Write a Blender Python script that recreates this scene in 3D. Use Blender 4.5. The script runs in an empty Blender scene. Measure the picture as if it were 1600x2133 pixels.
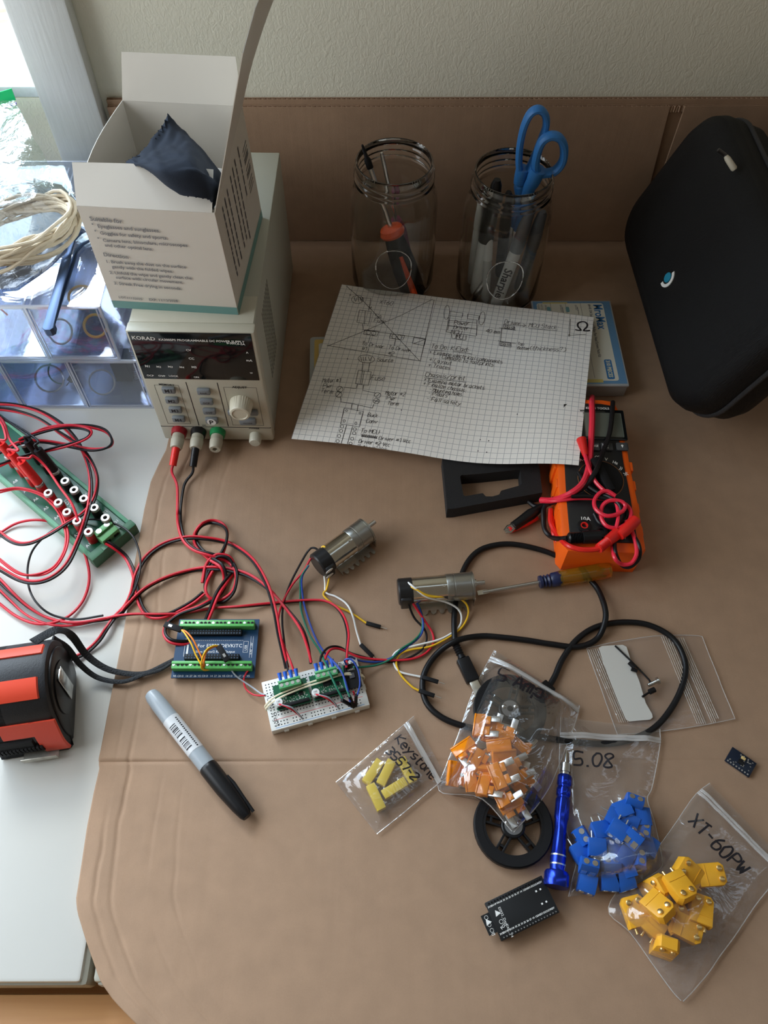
import bpy, bmesh, math, random
from mathutils import Vector, Matrix, noise
from mathutils.bvhtree import BVHTree
random.seed(7)
sc = bpy.context.scene
COL = sc.collection
V = Vector
R_ = math.radians

# ------------------------------------------------------------------ camera
CAM = V((-0.0009, -0.4525, 0.6575)); YAW, PITCH, ROLL, FPX = 0.0092, 1.0078, 0.0073, 1667.4
FW = V((math.sin(YAW)*math.cos(PITCH), math.cos(YAW)*math.cos(PITCH), -math.sin(PITCH)))
_r = V((math.cos(YAW), -math.sin(YAW), 0)); _u = _r.cross(FW)
RT = math.cos(ROLL)*_r + math.sin(ROLL)*_u
UP = -math.sin(ROLL)*_r + math.cos(ROLL)*_u
cd = bpy.data.cameras.new('camera'); cam = bpy.data.objects.new('camera', cd); COL.objects.link(cam)
cam.matrix_world = Matrix(((RT.x, UP.x, -FW.x, CAM.x), (RT.y, UP.y, -FW.y, CAM.y), (RT.z, UP.z, -FW.z, CAM.z), (0, 0, 0, 1)))
cd.sensor_fit = 'VERTICAL'; cd.sensor_height = 32.0; cd.lens = FPX/2133*32.0
cd.clip_start = 0.02; cd.clip_end = 60
sc.camera = cam

# ------------------------------------------------------------------ world, light, exposure
sc.view_settings.view_transform = 'Standard'; sc.view_settings.look = 'None'
sc.view_settings.gamma = 1.0; sc.view_settings.use_curve_mapping = False
sc.view_settings.exposure = 0.0
cy = sc.cycles
cy.use_denoising = True
try: cy.denoiser = 'OPENIMAGEDENOISE'
except Exception: pass
cy.max_bounces = 10; cy.diffuse_bounces = 4; cy.glossy_bounces = 4; cy.transmission_bounces = 10; cy.transparent_max_bounces = 48
cy.sample_clamp_indirect = 4.0
world = bpy.data.worlds.new('world'); sc.world = world; world.use_nodes = True
bg = world.node_tree.nodes['Background']; bg.inputs[0].default_value = (1.0, 0.83, 0.64, 1); bg.inputs[1].default_value = 0.14

# beyond the back wall (+y) lies the open sky, on this side the dim warm room
_wt = world.node_tree; _tc = _wt.nodes.new('ShaderNodeTexCoord'); _sx = _wt.nodes.new('ShaderNodeSeparateXYZ'); _gt = _wt.nodes.new('ShaderNodeMath'); _gt.operation = 'GREATER_THAN'; _gt.inputs[1].default_value = 0.0
_b2 = _wt.nodes.new('ShaderNodeBackground'); _b2.inputs[0].default_value = (.72, .86, 1.0, 1); _b2.inputs[1].default_value = 1.5; _mx = _wt.nodes.new('ShaderNodeMixShader')
_wt.links.new(_tc.outputs['Generated'], _sx.inputs[0]); _wt.links.new(_sx.outputs['Y'], _gt.inputs[0]); _wt.links.new(_gt.outputs[0], _mx.inputs[0])
_wt.links.new(bg.outputs[0], _mx.inputs[1]); _wt.links.new(_b2.outputs[0], _mx.inputs[2]); _wt.links.new(_mx.outputs[0], _wt.nodes['World Output'].inputs['Surface'])

def area(name, loc, target, sx, sy, power, color):
    l = bpy.data.lights.new(name, 'AREA'); l.shape = 'RECTANGLE'; l.size = sx; l.size_y = sy; l.energy = power; l.color = color
    o = bpy.data.objects.new(name, l); COL.objects.link(o); o.location = loc
    o.rotation_euler = (V(target)-V(loc)).to_track_quat('-Z', 'Y').to_euler()
    return o
# sky seen through the window in the back wall (window opening x -1.5..-0.36, z 0.19..1.5)
area('sky_behind_window', (-1.55, 1.5, 1.75), (-0.45, 0.0, 0.1), 2.4, 1.9, 115, (0.62, 0.80, 1.0))
# daylight of the window in the left wall, outside the frame
area('left_window_daylight', (-1.24, -0.20, 0.74), (0.0, -0.20, 0.0), 1.0, 1.0, 17, (0.86, 0.93, 1.0))
area('patio_daylight', (-1.2, 2.9, 3.0), (-1.0, 2.2, -0.5), 2.0, 1.2, 150, (1.0, 0.97, 0.88))

# ------------------------------------------------------------------ pixel -> place on a plane
def ray(px, py): return FW + RT*((px-800)/FPX) - UP*((py-1066.5)/FPX)
def P(px, py, z=0.0):
    d = ray(px, py); return CAM + d*((z-CAM.z)/d.z)
def PY(px, py, y):
    d = ray(px, py); return CAM + d*((y-CAM.y)/d.y)
def frame(p0, p1, z=0.0):
    """matrix: origin under pixel p0 on height z, local x towards pixel p1"""
    a = P(*p0, z); b = P(*p1, z)
    return Matrix.Translation(a) @ Matrix.Rotation(math.atan2(b.y-a.y, b.x-a.x), 4, 'Z')

# ------------------------------------------------------------------ materials
def nt_new(name):
    m = bpy.data.materials.new(name); m.use_nodes = True
    nt = m.node_tree; b = nt.nodes.get('Principled BSDF')
    return m, nt, b
def nd(nt, t, **kw):
    n = nt.nodes.new(t)
    for k, v in kw.items():
        if k in n.inputs: n.inputs[k].default_value = v
        else: setattr(n, k, v)
    return n
def mat(name, col, rough=0.5, metal=0.0, spec=None, bump=0.0, bscale=300, vary=0.0, vscale=20, coat=0, trans=0, ior=1.45, sheen=0, stretch=None, alpha=1):
    m, nt, b = nt_new(name); c = (*col, 1)
    b.inputs['Base Color'].default_value = c; b.inputs['Roughness'].default_value = rough; b.inputs['Metallic'].default_value = metal
    b.inputs['IOR'].default_value = ior
    if spec is not None: b.inputs['Specular IOR Level'].default_value = spec
    if coat: b.inputs['Coat Weight'].default_value = coat; b.inputs['Coat Roughness'].default_value = 0.08
    if trans: b.inputs['Transmission Weight'].default_value = trans
    if sheen: b.inputs['Sheen Weight'].default_value = sheen
    if alpha < 1: b.inputs['Alpha'].default_value = alpha
    if bump or vary:
        tc = nd(nt, 'ShaderNodeTexCoord'); src = tc.outputs['Object']
        if stretch:
            mp = nd(nt, 'ShaderNodeMapping'); mp.inputs['Scale'].default_value = stretch
            nt.links.new(src, mp.inputs['Vector']); src = mp.outputs['Vector']
        if bump:
            n = nd(nt, 'ShaderNodeTexNoise', Scale=bscale, Detail=4.0); nt.links.new(src, n.inputs['Vector'])
            bp = nd(nt, 'ShaderNodeBump', Strength=bump, Distance=0.001); nt.links.new(n.outputs['Fac'], bp.inputs['Height'])
            nt.links.new(bp.outputs['Normal'], b.inputs['Normal'])
        if vary:
            n = nd(nt, 'ShaderNodeTexNoise', Scale=vscale, Detail=5.0); nt.links.new(src, n.inputs['Vector'])
            r = nd(nt, 'ShaderNodeValToRGB'); nt.links.new(n.outputs['Fac'], r.inputs['Fac'])
            r.color_ramp.elements[0].position = 0.3; r.color_ramp.elements[1].position = 0.7
            r.color_ramp.elements[0].color = (*[x*(1-vary) for x in col], 1); r.color_ramp.elements[1].color = (*[min(1, x*(1+vary)) for x in col], 1)
            nt.links.new(r.outputs['Color'], b.inputs['Base Color'])
    return m
def film(name, tint=(1, 1, 1), gloss=0.25, haze=0.10, rough=0.12, bscale=40, bump=0.35, hazecol=(0.85, 0.83, 0.8)):
    """thin clear plastic: transparent + fresnel gloss + a little haze"""
    m, nt, b = nt_new(name); nt.nodes.remove(b)
    out = nt.nodes['Material Output']
    t = nd(nt, 'ShaderNodeBsdfTransparent'); t.inputs['Color'].default_value = (*tint, 1)
    g = nd(nt, 'ShaderNodeBsdfGlossy', Roughness=rough)
    d = nd(nt, 'ShaderNodeBsdfDiffuse'); d.inputs['Color'].default_value = (*hazecol, 1)
    tc = nd(nt, 'ShaderNodeTexCoord'); n = nd(nt, 'ShaderNodeTexNoise', Scale=bscale, Detail=3.0, Distortion=1.2)
    nt.links.new(tc.outputs['Object'], n.inputs['Vector'])
    bp = nd(nt, 'ShaderNodeBump', Strength=bump, Distance=0.004); nt.links.new(n.outputs['Fac'], bp.inputs['Height'])
    nt.links.new(bp.outputs['Normal'], g.inputs['Normal'])
    m1 = nd(nt, 'ShaderNodeMixShader', Fac=haze); nt.links.new(t.outputs[0], m1.inputs[1]); nt.links.new(d.outputs[0], m1.inputs[2])
    lw = nd(nt, 'ShaderNodeFresnel'); nt.links.new(bp.outputs['Normal'], lw.inputs['Normal'])
    ge = nd(nt, 'ShaderNodeNewGeometry'); mi_ = nd(nt, 'ShaderNodeMath', operation='MULTIPLY_ADD'); mi_.inputs[1].default_value = 1/1.45-1.45; mi_.inputs[2].default_value = 1.45
    nt.links.new(ge.outputs['Backfacing'], mi_.inputs[0]); nt.links.new(mi_.outputs[0], lw.inputs['IOR'])   # same reflectance from either side of the film
    mu = nd(nt, 'ShaderNodeMath', operation='MULTIPLY_ADD', use_clamp=True); mu.inputs[1].default_value = 1.0; mu.inputs[2].default_value = gloss*0.12
    nt.links.new(lw.outputs[0], mu.inputs[0])
    m2 = nd(nt, 'ShaderNodeMixShader'); nt.links.new(mu.outputs[0], m2.inputs[0]); nt.links.new(m1.outputs[0], m2.inputs[1]); nt.links.new(g.outputs[0], m2.inputs[2])
    nt.links.new(m2.outputs[0], out.inputs['Surface'])
    return m

# ------------------------------------------------------------------ mesh builder
_fontcache = {}
def font_mesh(s, bold=False):
    k = (s, bold)
    if k in _fontcache: return _fontcache[k]
    cu = bpy.data.curves.new('t', 'FONT'); cu.body = s; cu.size = 1.0; cu.resolution_u = 2
    if bold: cu.offset = 0.022
    ob = bpy.data.objects.new('t', cu); COL.objects.link(ob)
    dg = bpy.context.evaluated_depsgraph_get(); me = ob.evaluated_get(dg).to_mesh()
    r = ([v.co.copy() for v in me.vertices], [tuple(p.vertices) for p in me.polygons])
    ob.evaluated_get(dg).to_mesh_clear(); bpy.data.objects.remove(ob); bpy.data.curves.remove(cu)
    _fontcache[k] = r; return r
def catmull(pts, sub=6, closed=False):
    pts = [V(p) for p in pts]; n = len(pts); out = []
    if n < 3: return pts
    rng = n if closed else n-1
    for i in range(rng):
        p0 = pts[(i-1) % n] if (closed or i > 0) else pts[0]*2-pts[1]
        p1 = pts[i]; p2 = pts[(i+1) % n]
        p3 = pts[(i+2) % n] if (closed or i+2 < n) else pts[-1]*2-pts[-2]
        for k in range(sub):
            t = k/sub
            out.append(0.5*((2*p1)+(p2-p0)*t+(2*p0-5*p1+4*p2-p3)*t*t+(3*p1-p0-3*p2+p3)*t**3))
    if not closed: out.append(pts[-1])
    return out
def wm(o): return (wm(o.parent) if o.parent else Matrix.Identity(4)) @ o.matrix_basis
class MB:
    def __init__(s, m=None): s.v = []; s.f = []; s.mi = []; s.m = m or Matrix.Identity(4)
    def add(s, vs, fs, mi=0, m=None):
        mm = s.m @ m if m is not None else s.m
        o = len(s.v); s.v += [mm @ V(p) for p in vs]; s.f += [tuple(i+o for i in f) for f in fs]; s.mi += [mi]*len(fs); return s
    def box(s, a, b, bev=0, mi=0, m=None, seg=2, axis=None):
        """bev: bevel of all edges; axis 'z' bevels only the edges along z, etc."""
        bm = bmesh.new(); bmesh.ops.create_cube(bm, size=1.0)
        a = V(a); b = V(b); c = (a+b)/2; d = b-a
        for v in bm.verts: v.co = V((v.co.x*d.x, v.co.y*d.y, v.co.z*d.z))+c
        if bev:
            es = bm.edges[:]
            if axis:
                k = 'xyz'.index(axis); es = [e for e in es if abs((e.verts[0].co-e.verts[1].co).normalized()[k]) > .9]
            bmesh.ops.bevel(bm, geom=es, offset=bev, segments=seg, affect='EDGES', profile=0.5)
        bm.verts.index_update()
        s.add([v.co.copy() for v in bm.verts], [tuple(v.index for v in f.verts) for f in bm.faces], mi, m); bm.free(); return s
    def cyl(s, p0, p1, r0, r1=None, n=20, mi=0, caps=True, m=None):
        r1 = r0 if r1 is None else r1; p0 = V(p0); p1 = V(p1); d = (p1-p0).normalized()
        a = d.orthogonal().normalized(); b = d.cross(a)
        vs = []
        for p, r in ((p0, r0), (p1, r1)):
            for i in range(n):
                t = 2*math.pi*i/n; vs.append(p+a*(r*math.cos(t))+b*(r*math.sin(t)))
        fs = [(i, (i+1) % n, n+(i+1) % n, n+i) for i in range(n)]
        if caps: fs += [tuple(range(n-1, -1, -1)), tuple(range(n, 2*n))]
        return s.add(vs, fs, mi, m)
    def lathe(s, prof, n=32, mi=0, m=None, closed=False, ribs=None):
        """prof: (r, z) pairs round the local z axis"""
        vs = []; k = len(prof)
        for i in range(n):
            t = 2*math.pi*i/n
            for (r, z) in prof:
                q = r*(ribs(t, z) if ribs else 1); vs.append((q*math.cos(t), q*math.sin(t), z))
        fs = []
        for i in range(n):
            j = (i+1) % n
            for q in range(k if closed else k-1):
                q2 = (q+1) % k
                fs.append((i*k+q, j*k+q, j*k+q2, i*k+q2))
        if not closed:
            if prof[0][0] > 1e-6: fs.append(tuple(i*k for i in range(n-1, -1, -1)))
            if prof[-1][0] > 1e-6: fs.append(tuple(i*k+k-1 for i in range(n)))
        return s.add(vs, fs, mi, m)
    def tube(s, pts, r, n=8, mi=0, closed=False, flat=None, m=None, caps=True):
        pts = [V(p) for p in pts]; k = len(pts); vs = []
        prev = None
        for i, p in enumerate(pts):
            if closed: d = pts[(i+1) % k]-pts[(i-1) % k]
            else: d = pts[min(i+1, k-1)]-pts[max(i-1, 0)]
            if d.length < 1e-9: d = V((1, 0, 0))
            d.normalize()
            a = V((0, 0, 1)) - d*d.z
            if a.length < 0.15: a = prev if prev is not None else d.orthogonal()
            a = (a - d*a.dot(d)).normalized(); prev = a; b = d.cross(a)
            rr = r(i/(k-1)) if callable(r) else r
            for j in range(n):
                t = 2*math.pi*(j+.5)/n
                if flat: vs.append(p+a*(flat[1]*math.sin(t))+b*(flat[0]*rr*math.cos(t)))
                else: vs.append(p+a*(rr*math.sin(t))+b*(rr*math.cos(t)))
        fs = []
        for i in range(k if closed else k-1):
            i2 = (i+1) % k
            for j in range(n): fs.append((i*n+j, i*n+(j+1) % n, i2*n+(j+1) % n, i2*n+j))
        if not closed and caps: fs += [tuple(range(n-1, -1, -1)), tuple((k-1)*n+j for j in range(n))]
        return s.add(vs, fs, mi, m)
    def prism(s, poly, z0, z1, mi=0, m=None, bev=0):
        n = len(poly)
        bm = bmesh.new()
        lo = [bm.verts.new((p[0], p[1], z0)) for p in poly]; hi = [bm.verts.new((p[0], p[1], z1)) for p in poly]
        bm.faces.new(lo[::-1]); top = bm.faces.new(hi)
        for i in range(n): bm.faces.new((lo[i], lo[(i+1) % n], hi[(i+1) % n], hi[i]))
        bm.normal_update()
        bmesh.ops.recalc_face_normals(bm, faces=bm.faces[:])
        if bev: bmesh.ops.bevel(bm, geom=top.edges[:], offset=bev, segments=2, affect='EDGES', profile=0.5)
        bm.verts.index_update()
        s.add([v.co.copy() for v in bm.verts], [tuple(v.index for v in f.verts) for f in bm.faces], mi, m); bm.free(); return s
    def ball(s, c, r, mi=0, m=None, n=10, sc=(1, 1, 1)):
        vs = []; fs = []; h = n//2+1
        for i in range(h+1):
            t = math.pi*i/h
            for j in range(n):
                a = 2*math.pi*j/n; vs.append((c[0]+r*sc[0]*math.sin(t)*math.cos(a), c[1]+r*sc[1]*math.sin(t)*math.sin(a), c[2]+r*sc[2]*math.cos(t)))
        for i in range(h):
            for j in range(n): fs.append((i*n+j, (i+1)*n+j, (i+1)*n+(j+1) % n, i*n+(j+1) % n))
        return s.add(vs, fs, mi, m)
    def text(s, t, size, m, mi=0, align='l', bold=False, sx=1.0):
        vs, fs = font_mesh(t, bold)
        if not vs: return s
        w = max(v.x for v in vs)
        dx = {'l': 0, 'c': -w/2, 'r': -w}[align]
        return s.add([V(((v.x+dx)*size*sx, v.y*size, 0)) for v in vs], fs, mi, m)
    def ribbon(s, pts, w, mi=0, m=None):
        """flat stroke in local xy"""
        pts = [V((p[0], p[1], 0)) for p in pts]; vs = []; k = len(pts)
        for i in range(k):
            d = (pts[min(i+1, k-1)]-pts[max(i-1, 0)])
            if d.length < 1e-9: d = V((1, 0, 0))
            d.normalize(); nn = V((-d.y, d.x, 0))*w/2
            vs += [pts[i]+nn, pts[i]-nn]
        return s.add(vs, [(2*i, 2*i+1, 2*i+3, 2*i+2) for i in range(k-1)], mi, m)
    def grid(s, fn, nu, nv, mi=0, m=None):
        vs = [fn(i/nu, j/nv) for j in range(nv+1) for i in range(nu+1)]
        fs = [(j*(nu+1)+i, j*(nu+1)+i+1, (j+1)*(nu+1)+i+1, (j+1)*(nu+1)+i) for j in range(nv) for i in range(nu)]
        return s.add(vs, fs, mi, m)
    def bvh(s): return BVHTree.FromPolygons(s.v, s.f)
    def build(s, name, mats, parent=None, smooth=True, ang=38, kind=None, label=None, solid=0, local=True):
        """geometry is in the parent's local space (or world when parent is None or local=False)"""
        me = bpy.data.meshes.new(name)
        vs = s.v
        if parent is not None and not local:
            inv = wm(parent).inverted(); vs = [inv @ v for v in vs]
        me.from_pydata([tuple(v) for v in vs], [], s.f)
        if not isinstance(mats, (list, tuple)): mats = [mats]
        for m_ in mats: me.materials.append(m_)
        me.polygons.foreach_set('material_index', s.mi)
        if smooth:
            me.shade_smooth()
            me.set_sharp_from_angle(angle=R_(ang))
        me.update()
        o = bpy.data.objects.new(name, me); COL.objects.link(o)
        if parent is not None: o.parent = parent
        if kind: o['kind'] = kind
        if label: o['label'] = label
        if solid:
            md = o.modifiers.new('solid', 'SOLIDIFY'); md.thickness = solid; md.offset = 0
        return o
def tag(o, label, cat, group=None):
    o['label'] = label; o['category'] = cat
    if group: o['group'] = group
    return o
def thing(name, label, cat, m=None, group=None):
    o = bpy.data.objects.new(name, None); COL.objects.link(o); o.empty_display_size = 0.01
    if m is not None:
        o.location = m.to_translation(); o.rotation_mode = 'QUATERNION'; o.rotation_quaternion = m.to_quaternion()
    o.matrix_world = m if m is not None else Matrix.Identity(4)
    return tag(o, label, cat, group)
def single(mb, name, mats, label, cat, group=None, **kw):
    """a thing that is one mesh; its origin is moved to the middle of its base"""
    o = mb.build(name, mats, None, **kw)
    me = o.data; n = len(me.vertices)
    c = V((sum(v.co.x for v in me.vertices)/n, sum(v.co.y for v in me.vertices)/n, min(v.co.z for v in me.vertices)))
    me.transform(Matrix.Translation(-c)); o.location = c
    return tag(o, label, cat, group)
def struct(name, mb, m, **kw):
    return mb.build(name, m, None, kind='structure', **kw)
def T(x=0, y=0, z=0, rx=0, ry=0, rz=0, s=1):
    return Matrix.Translation((x, y, z)) @ Matrix.Rotation(R_(rz), 4, 'Z') @ Matrix.Rotation(R_(ry), 4, 'Y') @ Matrix.Rotation(R_(rx), 4, 'X') @ Matrix.Scale(s, 4)
def dup(root, m=None, label=None):
    r = root.copy(); COL.objects.link(r)
    if m is not None: r.matrix_world = m
    if label: r['label'] = label
    for ch in list(root.children):
        c = ch.copy(); COL.objects.link(c); c.parent = r
        for g in list(ch.children):
            d = g.copy(); COL.objects.link(d); d.parent = c
    return r

# ------------------------------------------------------------------ one-stroke pen font (x 0-4, y: 2 baseline, 6 x-height, 8 cap)
GL = {'A': '02 28 42,14 34', 'B': '02 08 38 47 36 05,35 44 43 32 02', 'C': '47 38 18 07 03 12 32 43', 'D': '02 08 28 46 44 22 02', 'E': '48 08 02 42,05 35',
'F': '48 08 02,05 35', 'G': '47 38 18 07 03 12 32 43 45 25', 'H': '08 02,48 42,05 45', 'I': '28 22', 'J': '48 43 32 12 03', 'K': '08 02,48 05 42', 'L': '08 02 42',
'M': '02 08 25 48 42', 'N': '02 08 42 48', 'O': '18 07 03 12 32 43 47 38 18', 'P': '02 08 38 47 46 35 05', 'Q': '18 07 03 12 32 43 47 38 18,24 41',
'R': '02 08 38 47 46 35 05,25 42', 'S': '47 38 18 07 06 15 35 44 43 32 12 03', 'T': '08 48,28 22', 'U': '08 03 12 32 43 48', 'V': '08 22 48', 'W': '08 12 26 32 48',
'X': '08 42,48 02', 'Y': '08 25 48,25 22', 'Z': '08 48 02 42', 'a': '36 16 05 03 12 22 34,36 33 42', 'b': '08 02 22 33 35 26 05', 'c': '36 16 05 03 12 32',
'd': '38 32 12 03 05 16 36', 'e': '04 34 35 26 16 05 03 12 32', 'f': '38 27 22,05 35', 'g': '36 16 05 03 12 32,36 31 20 00', 'h': '08 02,05 16 26 35 32', 'i': '16 12,18 17',
'j': '26 21 10 00,28 27', 'k': '08 02,36 04 32', 'l': '18 12', 'm': '06 02,05 16 26 22,25 36 46 42', 'n': '06 02,05 16 26 35 32', 'o': '16 05 03 12 22 33 35 26 16',
'p': '06 00,05 16 36 45 43 32 03', 'q': '36 16 05 03 12 32,36 30', 'r': '06 02,04 16 36', 's': '36 16 05 14 34 33 22 02', 't': '18 13 22 32,06 36', 'u': '06 03 12 22 33,36 32',
'v': '06 22 46', 'w': '06 12 24 32 46', 'x': '06 32,36 02', 'y': '06 23,46 23 00', 'z': '06 36 02 32', '0': '18 06 04 12 32 44 46 38 18', '1': '07 28 22', '2': '07 18 38 47 46 02 42',
'3': '08 38 46 25 44 32 02', '4': '38 04 44,38 32', '5': '48 08 05 35 44 43 32 02', '6': '38 16 04 12 32 43 44 35 05', '7': '08 48 22', '8': '25 07 18 38 47 25 03 12 32 43 25',
'9': '46 35 15 06 07 18 38 47 46 32', '#': '13 17,33 37,04 44,06 46', '-': '05 35', '+': '05 45,23 27', '/': '02 48', '?': '07 18 38 47 25 24,23 22', '(': '38 16 14 32', ')': '18 36 34 12',
':': '15 16,12 13', '.': '12 22', '!': '28 24,23 22', '>': '05 45,37 45 33', 'W': '08 12 26 32 48'}
def pen(t, jitter=0.0):
    """list of polylines, in units where capital height = 1"""
    out = []; x = 0
    for ch in t:
        if ch == ' ': x += 0.5; continue
        if ch == "'": out.append([(x, 1.0), (x, .8)]); x += .25; continue
        g = GL.get(ch)
        if g is None: x += .5; continue
        wmax = 0
        for pl in g.split(','):
            q = []
            for c in pl.split():
                gx, gy = int(c[0]), int(c[1]); wmax = max(wmax, gx)
                q.append((x+gx/6+random.uniform(-jitter, jitter), (gy-2)/6+random.uniform(-jitter, jitter)))
            if len(q) > 2: q = [(p.x, p.y) for p in catmull([(a, b, 0) for a, b in q], 3)]
            out.append(q)
        x += wmax/6+0.22
    return out, x
def pen_on(mb, bvh, t, px, py, h, ang=0, w=0.0005, jitter=0.05, shear=0.0, sx=1.0, lift=0.0002, mi=0):
    """writes t along a real surface; baseline starts below pixel (px,py), h px capital height, ang in degrees"""
    ca, sa = math.cos(R_(ang)), math.sin(R_(ang)); pls, _ = pen(t, jitter)
    for pl in pls:
        line_on(mb, bvh, [(px+(a*sx+shear*b)*h*ca+b*h*sa, py+(a*sx+shear*b)*h*sa-b*h*ca) for a, b in pl], w, lift, mi, 1)
def line_on(mb, bvh, pix, w=0.0005, lift=0.0002, mi=0, sub=4):
    pts = []
    pp = []
    for i in range(len(pix)-1):
        for k in range(sub): pp.append((pix[i][0]+(pix[i+1][0]-pix[i][0])*k/sub, pix[i][1]+(pix[i+1][1]-pix[i][1])*k/sub))
    pp.append(pix[-1])
    for q in pp:
        d = ray(*q).normalized(); loc, nrm, idx, dist = bvh.ray_cast(CAM, d)
        if loc is not None:
            if nrm.z < 0: nrm = -nrm
            pts.append((loc+nrm*lift, nrm))
    k = len(pts)
    if k < 2: return
    vs = []
    for i in range(k):
        d = pts[min(i+1, k-1)][0]-pts[max(i-1, 0)][0]
        if d.length < 1e-8: d = V((1, 0, 0))
        s_ = pts[i][1].cross(d.normalized())*w/2
        vs += [pts[i][0]+s_, pts[i][0]-s_]
    mb.add(vs, [(2*i, 2*i+1, 2*i+3, 2*i+2) for i in range(k-1)], mi)
def hit(bvh, px, py):
    d = ray(px, py).normalized(); return bvh.ray_cast(CAM, d)[0]

# ------------------------------------------------------------------ shared materials
BLACK = mat('black_plastic', (0.008, 0.008, 0.009), 0.35, spec=.35)
BLACKM = mat('matt_black_plastic', (0.009, 0.009, 0.010), 0.6, spec=.25, bump=0.1, bscale=1500)
WHITEP = mat('white_print', (0.85, 0.85, 0.82), 0.5)
INK = mat('black_ink', (0.012, 0.010, 0.014), 0.55)
DARKINK = mat('grey_print', (0.10, 0.10, 0.11), 0.6)
STEEL = mat('steel', (0.62, 0.62, 0.60), 0.25, 1.0)
TIN = mat('tinned_metal', (0.75, 0.75, 0.73), 0.3, 1.0)
BRASS = mat('gold_contact', (0.9, 0.66, 0.3), 0.3, 1.0)
REDW = mat('red_wire_insulation', (0.62, 0.012, 0.03), 0.42)
BLACKW = mat('black_wire_insulation', (0.008, 0.007, 0.008), 0.4, spec=.35)
REDPL = mat('bright_red_plastic', (0.78, 0.02, 0.015), 0.35)
YELW = mat('yellow_wire_insulation', (0.85, 0.50, 0.02), 0.4)
ORGW = mat('orange_wire_insulation', (0.85, 0.22, 0.02), 0.4)
WHTW = mat('white_wire_insulation', (0.85, 0.85, 0.82), 0.4)
GRNW = mat('green_wire_insulation', (0.01, 0.16, 0.09), 0.4)
BLUW = mat('blue_wire_insulation', (0.02, 0.06, 0.33), 0.4)
GRYW = mat('grey_wire_insulation', (0.35, 0.38, 0.42), 0.4)
GRNP = mat('green_terminal_plastic', (0.10, 0.42, 0.10), 0.4)
GRNB = mat('green_circuit_board', (0.005, 0.10, 0.045), 0.35)
BLUP = mat('blue_ferrule_plastic', (0.02, 0.12, 0.62), 0.4)

# ================================================================== SETTING
def wall_mat():
    m, nt, b = nt_new('textured_wall_paint'); b.inputs['Base Color'].default_value = (0.74, 0.71, 0.58, 1); b.inputs['Roughness'].default_value = 0.55
    tc = nd(nt, 'ShaderNodeTexCoord'); mp = nd(nt, 'ShaderNodeMapping'); mp.inputs['Scale'].default_value = (1.0, 1, 0.6)
    nt.links.new(tc.outputs['Object'], mp.inputs['Vector'])
    n = nd(nt, 'ShaderNodeTexNoise', Scale=230.0, Detail=2.0, Distortion=1.5); nt.links.new(mp.outputs[0], n.inputs['Vector'])
    bp = nd(nt, 'ShaderNodeBump', Strength=0.34, Distance=0.0014); nt.links.new(n.outputs['Fac'], bp.inputs['Height'])
    nt.links.new(bp.outputs['Normal'], b.inputs['Normal']); return m
WALLM = wall_mat()
TRIMM = mat('white_trim_paint', (0.66, 0.67, 0.65), 0.4, bump=0.35, bscale=40, stretch=(5, 1, 0.35))
SILLM = mat('sill_paint', (0.62, 0.63, 0.62), 0.4)
WX0, WX1, WZ0, WZ1, WY = -1.38, -0.352, 0.186, 1.55, 0.370
w = MB()
w.box((WX1, WY, -0.73), (9, WY+.1, 7)); w.box((-1.52, WY, -0.73), (WX1, WY+.1, WZ0-.012)); w.box((-1.52, WY, WZ1), (WX1, WY+.1, 7)); w.box((-1.52, WY, WZ0-.012), (WX0, WY+.1, WZ1))
struct('wall_back', w, WALLM, smooth=False)
w = MB(); X = -1.42
w.box((X-.1, -2.2, -.73), (X, -.75, 7)); w.box((X-.1, .30, -.73), (X, WY+.1, 7)); w.box((X-.1, -.75, -.73), (X, .30, .20)); w.box((X-.1, -.75, 1.3), (X, .30, 7))
struct('wall_left', w, WALLM, smooth=False)
w = MB(); w.box((-0.3535, .350, -.7), (-.2945, .3699, 1.65), .003); struct('trim_1', w, TRIMM)
w = MB(); w.box((WX0-.06, .350, WZ1), (-.29, .3699, WZ1+.07), .003); struct('trim_2', w, TRIMM)
w = MB(); w.box((WX0, .3705, WZ0-.012), (WX1-.002, .50, WZ0), .002)
wf = struct('window_1', w, mat('weathered_white_sill', (0.70, 0.72, 0.73), 0.5, bump=0.5, bscale=90, vary=0.12, vscale=60))
w = MB(); w.box((WX1-.030, .415, WZ0), (WX1-.002, .445, WZ1), .002); w.box((WX0, .415, WZ0), (WX0+.03, .445, WZ1), .002); w.box((WX0+.03, .415, WZ1-.03), (WX1-.03, .445, WZ1), .002)
w.box((-.88, .418, WZ0), (-.855, .442, WZ1-.03)); w.box((WX0+.03, .418, .86), (-.88, .442, .885)); w.box((-.855, .418, .86), (WX1-.03, .442, .885))
w.build('window_frame', TRIMM, wf, smooth=False)
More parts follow.
